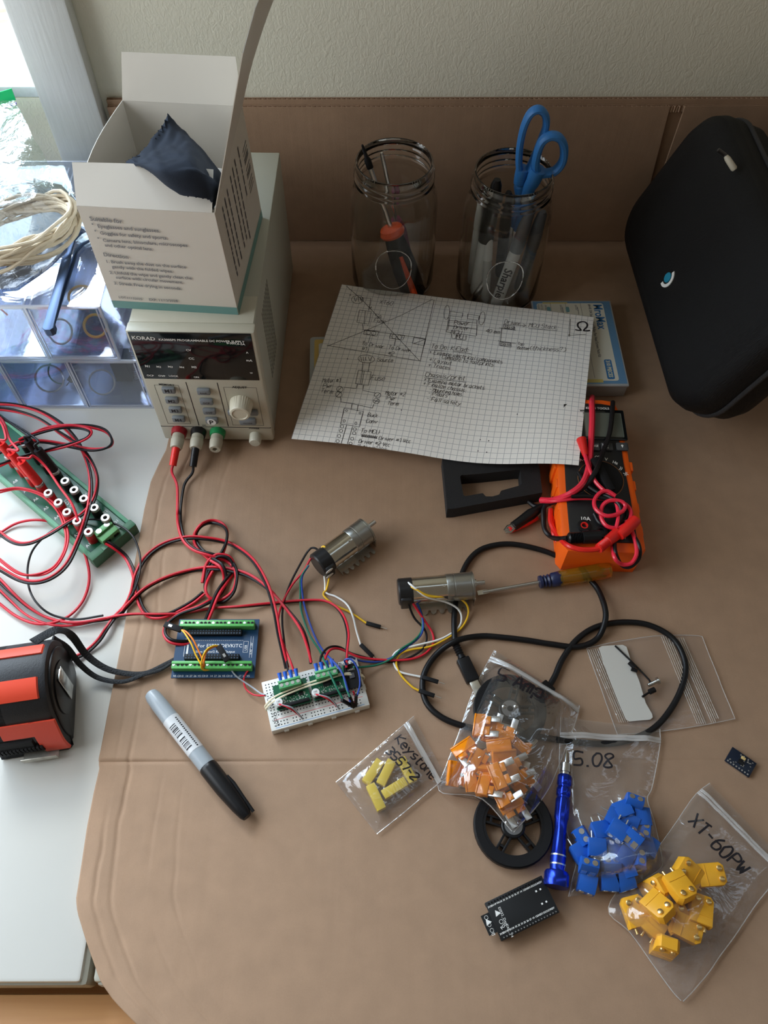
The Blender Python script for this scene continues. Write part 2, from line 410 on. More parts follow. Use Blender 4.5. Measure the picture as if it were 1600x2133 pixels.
# outside: sunlit pale ground
def brick_mat():
    m, nt, b = nt_new('pale_patio_paving'); tc = nd(nt, 'ShaderNodeTexCoord')
    br = nd(nt, 'ShaderNodeTexBrick', Scale=3.0); br.inputs['Color1'].default_value = (.72, .64, .50, 1); br.inputs['Color2'].default_value = (.62, .55, .42, 1); br.inputs['Mortar'].default_value = (.8, .76, .68, 1)
    br.inputs['Mortar Size'].default_value = 0.03
    n = nd(nt, 'ShaderNodeTexNoise', Scale=30.0, Detail=6.0); nt.links.new(tc.outputs['Object'], n.inputs['Vector']); nt.links.new(tc.outputs['Object'], br.inputs['Vector'])
    mx = nd(nt, 'ShaderNodeMixRGB', blend_type='MULTIPLY'); mx.inputs[0].default_value = .6
    rp = nd(nt, 'ShaderNodeValToRGB'); rp.color_ramp.elements[0].position = .35; rp.color_ramp.elements[1].position = .6; rp.color_ramp.elements[0].color = (.5, .5, .45, 1)
    nt.links.new(n.outputs['Fac'], rp.inputs[0]); nt.links.new(br.outputs['Color'], mx.inputs[1]); nt.links.new(rp.outputs[0], mx.inputs[2])
    nt.links.new(mx.outputs[0], b.inputs['Base Color']); b.inputs['Roughness'].default_value = .9; return m
w = MB(); w.box((-9, .5, -.8), (9, 25, -.75)); struct('ground', w, brick_mat(), smooth=False)

# floor of pine boards
def pine_mat():
    m, nt, b = nt_new('pine_boards'); tc = nd(nt, 'ShaderNodeTexCoord'); mp = nd(nt, 'ShaderNodeMapping'); mp.inputs['Scale'].default_value = (1.2, 22, 1)
    mp.inputs['Rotation'].default_value = (0, 0, R_(-3))
    nt.links.new(tc.outputs['Object'], mp.inputs['Vector'])
    n = nd(nt, 'ShaderNodeTexNoise', Scale=3.0, Detail=8.0, Distortion=0.6); nt.links.new(mp.outputs[0], n.inputs['Vector'])
    rp = nd(nt, 'ShaderNodeValToRGB'); rp.color_ramp.elements[0].position = .3; rp.color_ramp.elements[1].position = .75
    rp.color_ramp.elements[0].color = (.55, .25, .08, 1); rp.color_ramp.elements[1].color = (.74, .40, .16, 1)
    nt.links.new(n.outputs['Fac'], rp.inputs[0])
    n2 = nd(nt, 'ShaderNodeTexNoise', Scale=0.9, Detail=2.0, Distortion=2.0); nt.links.new(mp.outputs[0], n2.inputs['Vector'])
    r2 = nd(nt, 'ShaderNodeValToRGB'); r2.color_ramp.elements[0].position = .27; r2.color_ramp.elements[1].position = .31; r2.color_ramp.elements[0].color = (.25, .09, .03, 1)
    mx = nd(nt, 'ShaderNodeMixRGB', blend_type='MULTIPLY'); mx.inputs[0].default_value = 1
    nt.links.new(n2.outputs['Fac'], r2.inputs[0]); nt.links.new(rp.outputs[0], mx.inputs[1]); nt.links.new(r2.outputs[0], mx.inputs[2])
    nt.links.new(mx.outputs[0], b.inputs['Base Color']); b.inputs['Roughness'].default_value = .4; return m
w = MB()
for i in range(20): w.box((-1.52, -2.6+i*.15, -.76), (2.2, -2.6+i*.15+.148, -.73), .002)
struct('floor', w, pine_mat())

# tables
TABM = mat('white_table_laminate', (0.70, 0.70, 0.66), 0.32, vary=.02, vscale=8)
RIMM = mat('grey_table_edging', (0.36, 0.35, 0.29), 0.4)
def table(name, x0, x1, top, label, edge=True):
    t = thing(name, label, 'table', Matrix.Translation(((x0+x1)/2, -.04, -.73)))
    MB().box((x0, -.431, -.0345), (x1, .345, -.0050 if x0 < -.5 else -.0064), .003).build('tabletop', top, t, local=False)
    MB().box((x0+.002, -.4335, -.0345), (x1+.0045, .346, -.0080), .004).build('edging', RIMM, t, local=False)
    for lx in (x0+.05, x1-.05):
        for ly in (-.38, .30): MB().cyl((lx, ly, -.73), (lx, ly, -.034), .018).build('leg', RIMM, t, local=False)
    return t
table('work_table', -1.30, -.2150, TABM, 'white laminate table with grey edging, left of the brown cardboard')
table('side_table', -.2070, 1.05, RIMM, 'grey-edged table almost wholly hidden under the brown cardboard sheet')

bn = thing('pine_bench', 'orange pine board at the bottom left, just below the white table edge', 'bench', Matrix.Translation((-.15, -.62, -.73)))
MB().box((-1.3, -.82, -.070), (1.0, -.4370, -.0415), .002).build('seat_board', pine_mat(), bn, local=False)
for lx in (-1.2, .9):
    for ly in (-.78, -.47): MB().box((lx-.025, ly-.025, -.73), (lx+.025, ly+.025, -.070), .002).build('leg', bpy.data.materials['pine_boards.001'], bn, local=False)
# ------------------------------------------------------------------ cardboard liner
def card_mat(name, col):
    m, nt, b = nt_new(name); tc = nd(nt, 'ShaderNodeTexCoord')
    n = nd(nt, 'ShaderNodeTexNoise', Scale=60.0, Detail=8.0); nt.links.new(tc.outputs['Object'], n.inputs['Vector'])
    n2 = nd(nt, 'ShaderNodeTexNoise', Scale=900.0, Detail=2.0); nt.links.new(tc.outputs['Object'], n2.inputs['Vector'])
    ad = nd(nt, 'ShaderNodeMath', operation='MULTIPLY_ADD'); ad.inputs[1].default_value = .35; nt.links.new(n2.outputs['Fac'], ad.inputs[0]); nt.links.new(n.outputs['Fac'], ad.inputs[2])
    rp = nd(nt, 'ShaderNodeValToRGB'); rp.color_ramp.elements[0].position = .45; rp.color_ramp.elements[1].position = .9
    rp.color_ramp.elements[0].color = (*[c*.93 for c in col], 1); rp.color_ramp.elements[1].color = (*[min(1, c*1.06) for c in col], 1)
    nt.links.new(ad.outputs[0], rp.inputs[0]); nt.links.new(rp.outputs[0], b.inputs['Base Color']); b.inputs['Roughness'].default_value = .75
    mp = nd(nt, 'ShaderNodeMapping'); mp.inputs['Scale'].default_value = (150, 2.5, 2.5); nt.links.new(tc.outputs['Object'], mp.inputs['Vector'])
    n3 = nd(nt, 'ShaderNodeTexNoise', Scale=1.0, Detail=3.0); nt.links.new(mp.outputs[0], n3.inputs['Vector'])
    mm = nd(nt, 'ShaderNodeMath', operation='MULTIPLY_ADD'); mm.inputs[1].default_value = .5; nt.links.new(n2.outputs['Fac'], mm.inputs[0]); nt.links.new(n3.outputs['Fac'], mm.inputs[2])
    bp = nd(nt, 'ShaderNodeBump', Strength=0.30, Distance=0.0006); nt.links.new(mm.outputs[0], bp.inputs['Height']); nt.links.new(bp.outputs['Normal'], b.inputs['Normal'])
    return m
CARD = card_mat('kraft_cardboard', (0.345, 0.218, 0.135))
LE = [P(*q) for q in ((352, 905), (345, 935), (330, 965), (314, 1000), (300, 1060), (284, 1150), (268, 1240), (254, 1330), (240, 1400), (222, 1490), (204, 1584), (206, 1600), (194, 1650), (180, 1720), (170, 1790), (157, 1873), (160, 1900), (180, 1965), (208, 2045), (236, 2085), (290, 2140), (400, 2240), (560, 2330))]
def left_x(y):
    if y > LE[0].y: return LE[0].x - (y-LE[0].y)*.02
    for a, b in zip(LE, LE[1:]):
        if b.y <= y <= a.y: return a.x+(b.x-a.x)*(a.y-y)/max(1e-6, a.y-b.y)
    return LE[-1].x
YC = P(760, 1585).y; YC2 = P(1500, 1583).y
def card_z(x, y):
    d = x-left_x(y); z = 0
    yc = YC+(x-P(760, 1585).x)*(YC2-YC)/.25
    g = abs(y-yc); z -= .0011*math.exp(-(g/.0013)**2)*(0.35+.65*math.exp(-max(0, x+.20)*6)); z += .0003*math.exp(-((y-yc-.004)/.003)**2)
    e = max(0, 1-d/.022); z -= .0018*e*e*(.7+.5*noise.noise(V((0, y*30, 0))))
    if x < -.08 and y < .1:
        k = math.exp(-max(0, d-.01)/.06)
        for j, off in enumerate((.014, .027, .052, .071)):
            xx = off+.004*noise.noise(V((j*7.3, y*9, 1)))+.0016*noise.noise(V((j*3.1, y*60, 4)))
            z -= (.0010 if j < 2 else .0004)*math.exp(-((d-xx)/.0016)**2)*(.6+noise.noise(V((j, y*12, 2))))
        z += .0009*k*noise.noise(V((x*45, y*8, 3)))
    return min(z, .00003)
ys = []; y = .3585
while y > -.66:
    ys.append(y); y -= .0011 if abs(y-YC) < .012 else (.004 if y < .08 else .012)
w = MB(); rows = []; NX = 120
for y in ys:
    lx = left_x(y); row = []
    for i in range(NX+1):
        t = i/NX; d = (.09*(t/.6) if t < .6 else .09+(1.0-.09-lx)*((t-.6)/.4)**1.5)
        row.append(V((lx+d, y, card_z(lx+d, y))))
    rows.append(row)
vs = [p for r in rows for p in r]; k = NX+1
w.add(vs, [(j*k+i, (j+1)*k+i, (j+1)*k+i+1, j*k+i+1) for j in range(len(ys)-1) for i in range(NX)])
cb = thing('cardboard_liner', 'brown corrugated cardboard sheet covering the table and folded up against the wall', 'cardboard')
base = w.build('base_sheet', CARD, cb); md = base.modifiers.new('thick', 'SOLIDIFY'); md.thickness = .0040; md.offset = -1
def zx(px, py, y=.359): q = PY(px, py, y); return (q.x, q.z)
xl = -.2885
def card_panel(poly, y0, th, name, top=None):
    m = T(0, y0, 0, rx=90); p = MB()
    p.prism(poly, -.0006, 0, m=m); p.prism(poly, -th, -th+.0006, m=m)
    xs = [q[0] for q in poly]; a, b = min(xs), max(xs)
    n = int((b-a)/.0013); zt = top
    wave = [V((a+(b-a)*i/n, y0+th/2+(th/2-.0007)*math.sin(i*math.pi/2), 0)) for i in range(n+1)]
    vs = []
    for q in wave: vs += [(q.x, q.y, zt(q.x)-.007), (q.x, q.y, zt(q.x)-.0003)]
    p.add(vs, [(2*i, 2*i+2, 2*i+3, 2*i+1) for i in range(n)])
    p.prism([(q[0], q[1]-.004 if q[1] > .1 else q[1]) for q in poly], -th+.0007, -.0007, m=m)
    return p.build(name, CARD, cb, smooth=False)
A, B_ = zx(530, 224), zx(1396, 222); C_, D_ = zx(1345, 420), zx(1322, 500)
card_panel([(xl, .0), (D_[0], .0), C_, B_, (xl, A[1])], .3590, .0035, 'front_panel', lambda x: A[1]+(B_[1]-A[1])*(x-xl)/(B_[0]-xl))
E_, F_ = zx(1428, 221), zx(1640, 216); G_ = zx(1366, 400)
card_panel([(G_[0]-.018, .0), (.62, .0), (.62, F_[1]), E_, G_], .3588, .0035, 'right_panel', lambda x: E_[1]-.0002)
H1 = zx(530, 209, .363)[1]
card_panel([(xl, .0), (.62, .0), (.62, H1+.0035), (xl, H1)], .3634, .0040, 'rear_panel', lambda x: H1+.0035*(x-xl)/(.62-xl))

# ================================================================== helpers on planes of a thing
def pl(Mx, px, py, ax=1, val=0.0):
    """local point where the view ray through a pixel meets the local plane coordinate[ax] = val"""
    i = Mx.inverted(); o = i @ CAM; d = i.to_3x3() @ ray(px, py); t = (val-o[ax])/d[ax]; return o+d*t
def text_fit(mb, Mx, s, p0, p1, ax=1, val=0.0, bold=False, h=None, mi=0, off=.0002):
    """printed text whose baseline runs from pixel p0 to p1 on a local plane; returns nothing"""
    a = pl(Mx, *p0, ax, val); b = pl(Mx, *p1, ax, val); vs, fs = font_mesh(s, bold)
    w = max(v.x for v in vs); L = (b-a).length; d = (b-a).normalized()
    if ax == 1: n = V((0, -1, 0))
    elif ax == 2: n = V((0, 0, 1))
    else: n = V((1, 0, 0))
    up = n.cross(d); size = L/w; sy = h/0.7 if h else size
    m = Matrix((( d.x*size, up.x*sy, n.x, a.x+n.x*off), (d.y*size, up.y*sy, n.y, a.y+n.y*off), (d.z*size, up.z*sy, n.z, a.z+n.z*off), (0, 0, 0, 1)))
    mb.add(vs, fs, mi, m)

# ================================================================== BENCH POWER SUPPLY
PM = Matrix.Translation((-.2214, .0490, 0)) @ Matrix.Rotation(-.021, 4, 'Z')
PW_, PD, PH = .1122, .258, .156
ps = thing('power_supply', 'cream bench power supply with black display and grey buttons under the white carton', 'power supply', PM @ T(PW_/2, PD/2, 0))
def pb(mb, name, m_, par=None, **kw):
    """geometry given in PM coordinates; par: parent (thing or part), all share the thing's frame"""
    inv = T(-PW_/2, -PD/2, 0); mb.v = [inv @ v for v in mb.v]
    return mb.build(name, m_, par or ps, **kw)
CREAM = mat('cream_enclosure', (0.56, 0.54, 0.44), 0.42, bump=.15, bscale=1200)
CREAMD = mat('grey_green_case_paint', (0.47, 0.48, 0.41), 0.45, bump=.15, bscale=1500)
GLOSSB = mat('black_display_window', (0.006, 0.008, 0.009), 0.08)
BTN = mat('slate_button_rubber', (0.20, 0.22, 0.235), 0.5)
w = MB(); w.box((.0008, .010, .004), (PW_-.0008, PD, PH-.0008), .0012); pb(w, 'housing', CREAMD)
w = MB(); w.box((0, 0, .003), (PW_, .012, PH), .0022); w.box((.002, .0115, PH-.003), (PW_-.002, .045, PH-.0001), .0005)
pb(w, 'front_bezel', CREAM)
w = MB()
for fx in (.012, PW_-.012):
    for fy in (.02, PD-.02): pb(MB().cyl((fx, fy, 0.0002), (fx, fy, .0045), .006), 'rubber_foot', BLACKM)
d0, d1, d2, d3 = pl(PM, 265, 690), pl(PM, 526, 697), pl(PM, 543, 793), pl(PM, 302, 787)
zt = (d0.z+d1.z)/2; zb = (d2.z+d3.z)/2
w = MB(); w.box((.0022, -.0006, zb), (PW_-.0032, .001, zt), .0006); dp = pb(w, 'display_window', GLOSSB)
w = MB(); y_ = -.0007
for s, a, b, bo in (('KORAD', (275, 706), (324, 709), 1), ('KA3005PS PROGRAMMABLE DC POWER SUPPLY', (331, 709), (510, 714), 1), ('0-30V,0-5A', (472, 716), (511, 719), 1), ('CV', (388, 731), (399, 731), 1), ('CC', (393, 748), (405, 749), 1),
        ('A', (513, 736), (518, 736), 1), ('mA', (513, 752), (526, 753), 1), ('W', (521, 778), (527, 778), 1), ('M1', (302, 764), (312, 765), 1), ('M2', (326, 765), (336, 766), 1), ('M3', (350, 765), (360, 766), 1), ('M4', (374, 766), (384, 767), 1),
        ('M5', (399, 766), (410, 767), 1), ('OCP', (306, 783), (321, 784), 1), ('OVP', (330, 784), (345, 785), 1), ('LOCK', (352, 784), (372, 785), 1), ('ON', (404, 787), (415, 787), 1)):
    text_fit(w, PM, s, a, b, 1, y_, bo)
pb(w, 'display_lettering', WHITEP, dp, smooth=False)
w = MB()
def groove(a, b, t=.0006):
    p, q = pl(PM, *a), pl(PM, *b)
    w.box((min(p.x, q.x)-t/2, -.0001, min(p.z, q.z)-t/2), (max(p.x, q.x)+t/2, .0005, max(p.z, q.z)+t/2))
for a, b in (((391, 796), (411, 886)), ((450, 797), (478, 888))):
    p, q = pl(PM, *a), pl(PM, *b); x_ = (p.x+q.x)/2; w.box((x_-.0004, -.0001, q.z), (x_+.0004, .0005, p.z))
zz = (pl(PM, 336, 885).z+pl(PM, 572, 894).z)/2; w.box((.001, -.0001, zz-.0004), (PW_-.001, .0005, zz+.0004))
def outline(a, b, c, d, t=.0003):
    p = [pl(PM, *q) for q in (a, b, c, d)]; x0 = (p[0].x+p[3].x)/2; x1 = (p[1].x+p[2].x)/2; z1 = (p[0].z+p[1].z)/2; z0 = (p[2].z+p[3].z)/2
    for bx in (((x0, z0), (x0+t, z1)), ((x1-t, z0), (x1, z1)), ((x0, z0), (x1, z0+t)), ((x0, z1-t), (x1, z1))): w.box((bx[0][0], -.0001, bx[0][1]), (bx[1][0], .0002, bx[1][1]))
outline((323, 801), (372, 803), (398, 884), (347, 881)); outline((466, 806), (534, 808), (550, 887), (484, 885))
for s, a, b in (('MEMORY', (331, 802), (364, 804)), ('ADJUST', (484, 808), (515, 809)), ('POWER', (519, 893), (541, 894)), ('DC', (422, 887), (430, 887))): text_fit(w, PM, s, a, b, 1, -.0001, True)
pb(w, 'panel_print', INK, smooth=False)
w = MB()
def pwr_button(px, py, ww, hh, txt=None):
    c = pl(PM, px, py, 1, -.003); b = MB(); b.box((c.x-ww/2, -.0042, c.z-hh/2), (c.x+ww/2, .0, c.z+hh/2), .0014)
    o = pb(b, 'button', BTN)
    if txt:
        t = MB(); W_ = ww*.55; L = max(v.x for v in font_mesh(txt, True)[0]); t.text(txt, W_/L if len(txt) > 1 else .005, T(c.x-(W_/2 if len(txt) > 1 else .0016), -.00425, c.z-.0012, rx=90), bold=True)
        if txt == 'P':
            q = MB(); q.cyl((c.x, -.0042, c.z), (c.x, -.0046, c.z), .0044); pb(q, 'sticker', WHITEP, o); t = MB(); t.text('P', .0085, T(c.x-.0024, -.0047, c.z-.003, rx=90), bold=True)
        pb(t, 'button_print', INK, o, smooth=False)
for i, (x_, y_, s) in enumerate(((351, 814, 'M1'), (358, 835, 'M2'), (365, 855, 'M3'), (372, 874, 'M4'), (424, 817, 'A/mA'), (430, 838, 'OCP'), (436, 858, 'OVP'), (441, 877, 'P'))): pwr_button(x_, y_, .0125, .0075, s)
pwr_button(529, 861, .008, .0065, None); pwr_button(483, 861, .008, .0065, None); pwr_button(516, 879, .0165, .0085, 'VOLTAGE')
kc = pl(PM, 503, 839); KM = T(kc.x, 0, kc.z, rx=90)
w = MB(); w.lathe([(.0, 0), (.0112, 0), (.0112, .001), (.0100, .013), (.0092, .0142), (.0075, .0146), (.0070, .0138), (0, .0138)], 60, m=KM, ribs=lambda t, z: 1-(.03 if (int(t/(2*math.pi)*60) % 2 and z < .0138) else 0))
pb(w, 'adjustment_knob', mat('ivory_knob', (.66, .62, .49), .35), ang=25)
POSTG = mat('beige_post_plastic', (.45, .42, .33), .4)
posts = []
for (bx, by), c, nm in (((374, 897), (.30, .012, .02), 'dark red'), ((414, 898), (.01, .01, .011), 'black'), ((454, 899), (.015, .25, .08), 'green')):
    q = pl(PM, bx, by); posts.append(q)
    m_ = T(q.x, 0, q.z, rx=90)
    o = pb(MB().lathe([(.0, 0), (.0080, 0), (.0080, .0015), (.0072, .0065), (.0, .0065)], 28, m=m_), 'binding_post', mat(nm.replace(' ', '_')+'_collar', c, .3), label=nm+' collar')
    pb(MB().lathe([(.0060, .006), (.0062, .012), (.0066, .0125), (.0060, .0205), (.0052, .0225), (.0026, .0225), (.0026, .014), (0, .014)], 28, m=m_), 'post_cap', POSTG, o)
q = pl(PM, 533, 907); w = MB(); w.lathe([(0, 0), (.0062, 0), (.0060, .0085), (.0050, .010), (0, .0102)], 28, m=T(q.x, 0, q.z, rx=90)); pb(w, 'power_button', CREAM)
w = MB()
for i in range(9):
    for j in range(17): w.box((PW_-.0009, .045+i*.0055, .048+j*.0052), (PW_-.0005, .045+i*.0055+.0022, .048+j*.0052+.0034))
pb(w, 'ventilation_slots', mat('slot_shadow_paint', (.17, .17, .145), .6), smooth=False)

# ================================================================== WHITE CARTON ON TOP
CH = PH
BM = frame((238, 640), (497, 655), CH)
CW = (P(497, 655, CH)-P(238, 640, CH)).length; CDp, CHt = .136, .106
CARTON = mat('white_carton_board', (0.68, 0.64, 0.57), 0.45)
bx = thing('open_carton', 'white printed carton with raised flaps standing open on the cream power supply', 'box', BM)
def bb(mb, name, m_, par=None, **kw):
    kw['smooth'] = False
    return mb.build(name, m_, par or bx, **kw)
th = .0006
tl, tr = pl(BM, 160, 428, 2, CHt), pl(BM, 447, 444, 2, CHt); bl2, br2 = pl(BM, 254, 211, 2, CHt+.006), pl(BM, 505, 219, 2, CHt+.006)
fy = (tl.y+tr.y)/2; byy = (bl2.y+br2.y)/2
def wallq(a, b, c, d, bulge=(0, 0, 0), n=10):
    """quad a,b (bottom) c,d (top over b,a) with a bulge"""
    a, b, c, d = map(V, (a, b, c, d)); bu = V(bulge)
    def f(u, v): return (a*(1-u)+b*u)*(1-v)+(d*(1-u)+c*u)*v+bu*(math.sin(math.pi*u)*v*v)
    return MB().grid(f, n, n)
fl, fr, bl, br = V((0, 0, 0)), V((CW, 0, 0)), V((.004, CDp-.004, 0)), V((CW, CDp-.004, 0))
TFL, TFR, TBR, TBL = V((tl.x, fy, CHt)), V((tr.x, fy, CHt)), V((br2.x, byy, CHt+.006)), V((bl2.x, byy, CHt+.006))
bb(wallq(fl, fr, TFR, TFL), 'front_wall', CARTON, solid=th)
bb(wallq(fr, br, TBR, TFR), 'side_wall', CARTON, solid=th)
bb(wallq(bl, fl, TFL, TBL, (-.007, 0, 0)), 'side_wall', CARTON, solid=th)
bb(wallq(br, bl, TBL, TBR), 'back_wall', CARTON, solid=th)
w = MB(); w.box((0.0006, 0.0006, 0.0003), (CW-.0006, CDp-.005, .001)); bb(w, 'bottom', CARTON)
TEAL = mat('teal_print', (.16, .33, .31), .5)
w = MB(); hb = .0085
for a, b, A2, B2, nrm in ((fl, fr, TFL, TFR, V((0, -1, 0))), (fr, br, TFR, TBR, V((1, 0, 0)))):
    u0 = a.lerp(A2, hb/CHt); u1 = b.lerp(B2, hb/CHt); o_ = nrm*.00045
    w.add([a+o_, b+o_, u1+o_, u0+o_], [(0, 1, 2, 3)])
bb(w, 'printed_band', TEAL, smooth=False)
# front flap, rear flap, side lid
f0 = pl(BM, 150, 338, 1, fy+.024); f1 = pl(BM, 440, 372, 1, fy+.020)
w = wallq(TFL, TFR+V((-.002, 0, 0)), V((TFR.x-.002, f0.y, f0.z)), f0, (0, .002, 0)); bb(w, 'front_flap', CARTON, solid=th)
g0 = pl(BM, 253, 108, 1, byy+.012); g1 = pl(BM, 491, 118, 1, byy+.012)
w = wallq(TBL, TBR, g1, g0); bb(w, 'rear_flap', CARTON, solid=th)
n_ = 14
def lidf(u, v):
    base = TFR.lerp(TBR, u); L = .128*v
    e = min(1, max(0, (u-.35)/.65)); a = R_(18.0 + 7.0*v*e*e*(3-2*e))
    return base+V((math.sin(a)*L, .010*v*u, math.cos(a)*L))
bb(MB().grid(lidf, n_, n_), 'side_lid', CARTON, solid=th)
# print on the front: plane through fl, fr, TFL
def front_print():
    mb = MB(); ex = (fr-fl).normalized(); ez = ((TFL+TFR)/2-(fl+fr)/2).normalized(); ez = (ez-ex*ez.dot(ex)).normalized(); ny = ez.cross(ex)
    FM = BM @ Matrix(((ex.x, ny.x, ez.x, 0), (ex.y, ny.y, ez.y, 0), (ex.z, ny.z, ez.z, 0), (0, 0, 0, 1)))
    loc = BM.inverted() @ FM
    for s, a, b, bo in (('Suitable for', (188, 459), (256, 465), 1), ('\u2022', (192, 470), (196, 470), 0), ('Eyeglasses and sunglasses.', (204, 474), (334, 484), 0), ('\u2022', (198, 484), (202, 484), 0), ('Goggles for safety and sports.', (209, 488), (350, 499), 0),
            ('\u2022', (204, 499), (208, 499), 0), ('Camera lens, binoculars, microscopes', (215, 503), (391, 514), 0), ('and other optical lens.', (219, 513), (319, 522), 0), ('Direction', (216, 533), (268, 539), 1),
            ('1. Brush away the dust on the surface', (221, 547), (388, 559), 0), ('gently with the folded wipes.', (234, 558), (361, 568), 0), ('2. Unfold the wipe and gently clean the', (229, 570), (400, 582), 0), ('surface with circular movement.', (242, 580), (382, 591), 0),
            ('3. Streak Free drying in seconds.', (238, 592), (379, 604), 0), ('LOT:11132025', (248, 621), (297, 625), 0), ('EXP: 11/12/2028', (311, 626), (371, 629), 0)):
        t = MB(); text_fit(t, FM, s, a, b, 1, -.0009, True); mb.add([loc @ v for v in t.v], t.f)
    return mb
bb(front_print(), 'front_print', mat('slate_print', (.20, .20, .21), .6), smooth=False)
w = MB()   # small print rows and a barcode on the side wall
def sidep(u, v, o=.0005): return fr.lerp(br, u).lerp(TFR.lerp(TBR, u), v)+V((o, 0, 0))
random.seed(3)
for k, u in enumerate((.14, .22, .30, .42, .50, .58, .70)):
    v = .9
    while v > (.25 if k < 6 else .5):
        L = random.uniform(.03, .09); 
        w.add([sidep(u, v), sidep(u+.022, v), sidep(u+.022, v-L), sidep(u, v-L)], [(0, 1, 2, 3)]); v -= L+.014
for k in range(22):
    if random.random() < .6: w.add([sidep(.80, .80-k*.018), sidep(.93, .80-k*.018), sidep(.93, .79-k*.018), sidep(.80, .79-k*.018)], [(0, 1, 2, 3)])
bb(w, 'side_print', DARKINK, smooth=False)
# leaflet inside
w = MB(); lf = BM @ V((.060, .075, .060))
w.grid(lambda u, v: BM @ V((.068+.034*u, .062+.040*v, .052+.010*math.sin(3*u)+.01*v)), 8, 8)
lo = single(w, 'leaflet', mat('leaflet_paper', (.75, .73, .68), .6), 'white printed leaflet beside the dark cloth inside the white carton', 'leaflet')

# ------------------------------------------------------------------ microfibre cloth
CG = [[(349, 236, .268), (372, 262, .258), (400, 288, .252), (432, 325, .246), (452, 350, .236)],
      [(322, 282, .266), (352, 296, .276), (398, 303, .281), (440, 345, .272), (466, 372, .244)],
      [(292, 316, .272), (330, 326, .288), (385, 328, .296), (424, 362, .288), (466, 388, .250)],
      [(262, 338, .274), (300, 340, .290), (345, 360, .296), (436, 372, .288), (462, 402, .252)],
      [(254, 346, .262), (296, 350, .286), (374, 404, .279), (433, 415, .275), (444, 437, .256)]]
CGw = [[P(*q) for q in r] for r in CG]
def cr(p, t):
    n = len(p)-1; x = min(t*n, n-1e-6); i = int(x); f = x-i; a, b = p[i], p[i+1]; z0 = p[i-1] if i else a*2-b; z1 = p[i+2] if i+2 <= n else b*2-a
    return .5*((2*a)+(b-z0)*f+(2*z0-5*a+4*b-z1)*f*f+(3*a-z0-3*b+z1)*f**3)
N = 64
def clothf(u, v):
    q = cr([cr(r, u) for r in CGw], v); ju = round(u*N); jv = round(v*N)
    q = q + V((0, 0, .0025*noise.noise(V((u*5, v*5, 2)))+.0012*noise.noise(V((u*12, v*12, 5)))))
    c = CGw[2][2]
    tri = (0, .5, 1, .5)
    if ju == 0: q = q.lerp(c, .13*tri[jv % 4])
    if jv == N: q = q.lerp(c, .13*tri[ju % 4])
    return q
CLOTHM = mat('navy_microfibre', (0.022, 0.029, 0.044), 0.8, spec=.2, bump=.3, bscale=1500)
o = single(MB().grid(clothf, N, N), 'cleaning_cloth', CLOTHM, 'dark navy microfibre cloth with pinked edges spilling out of the white carton', 'cloth', solid=.0005)

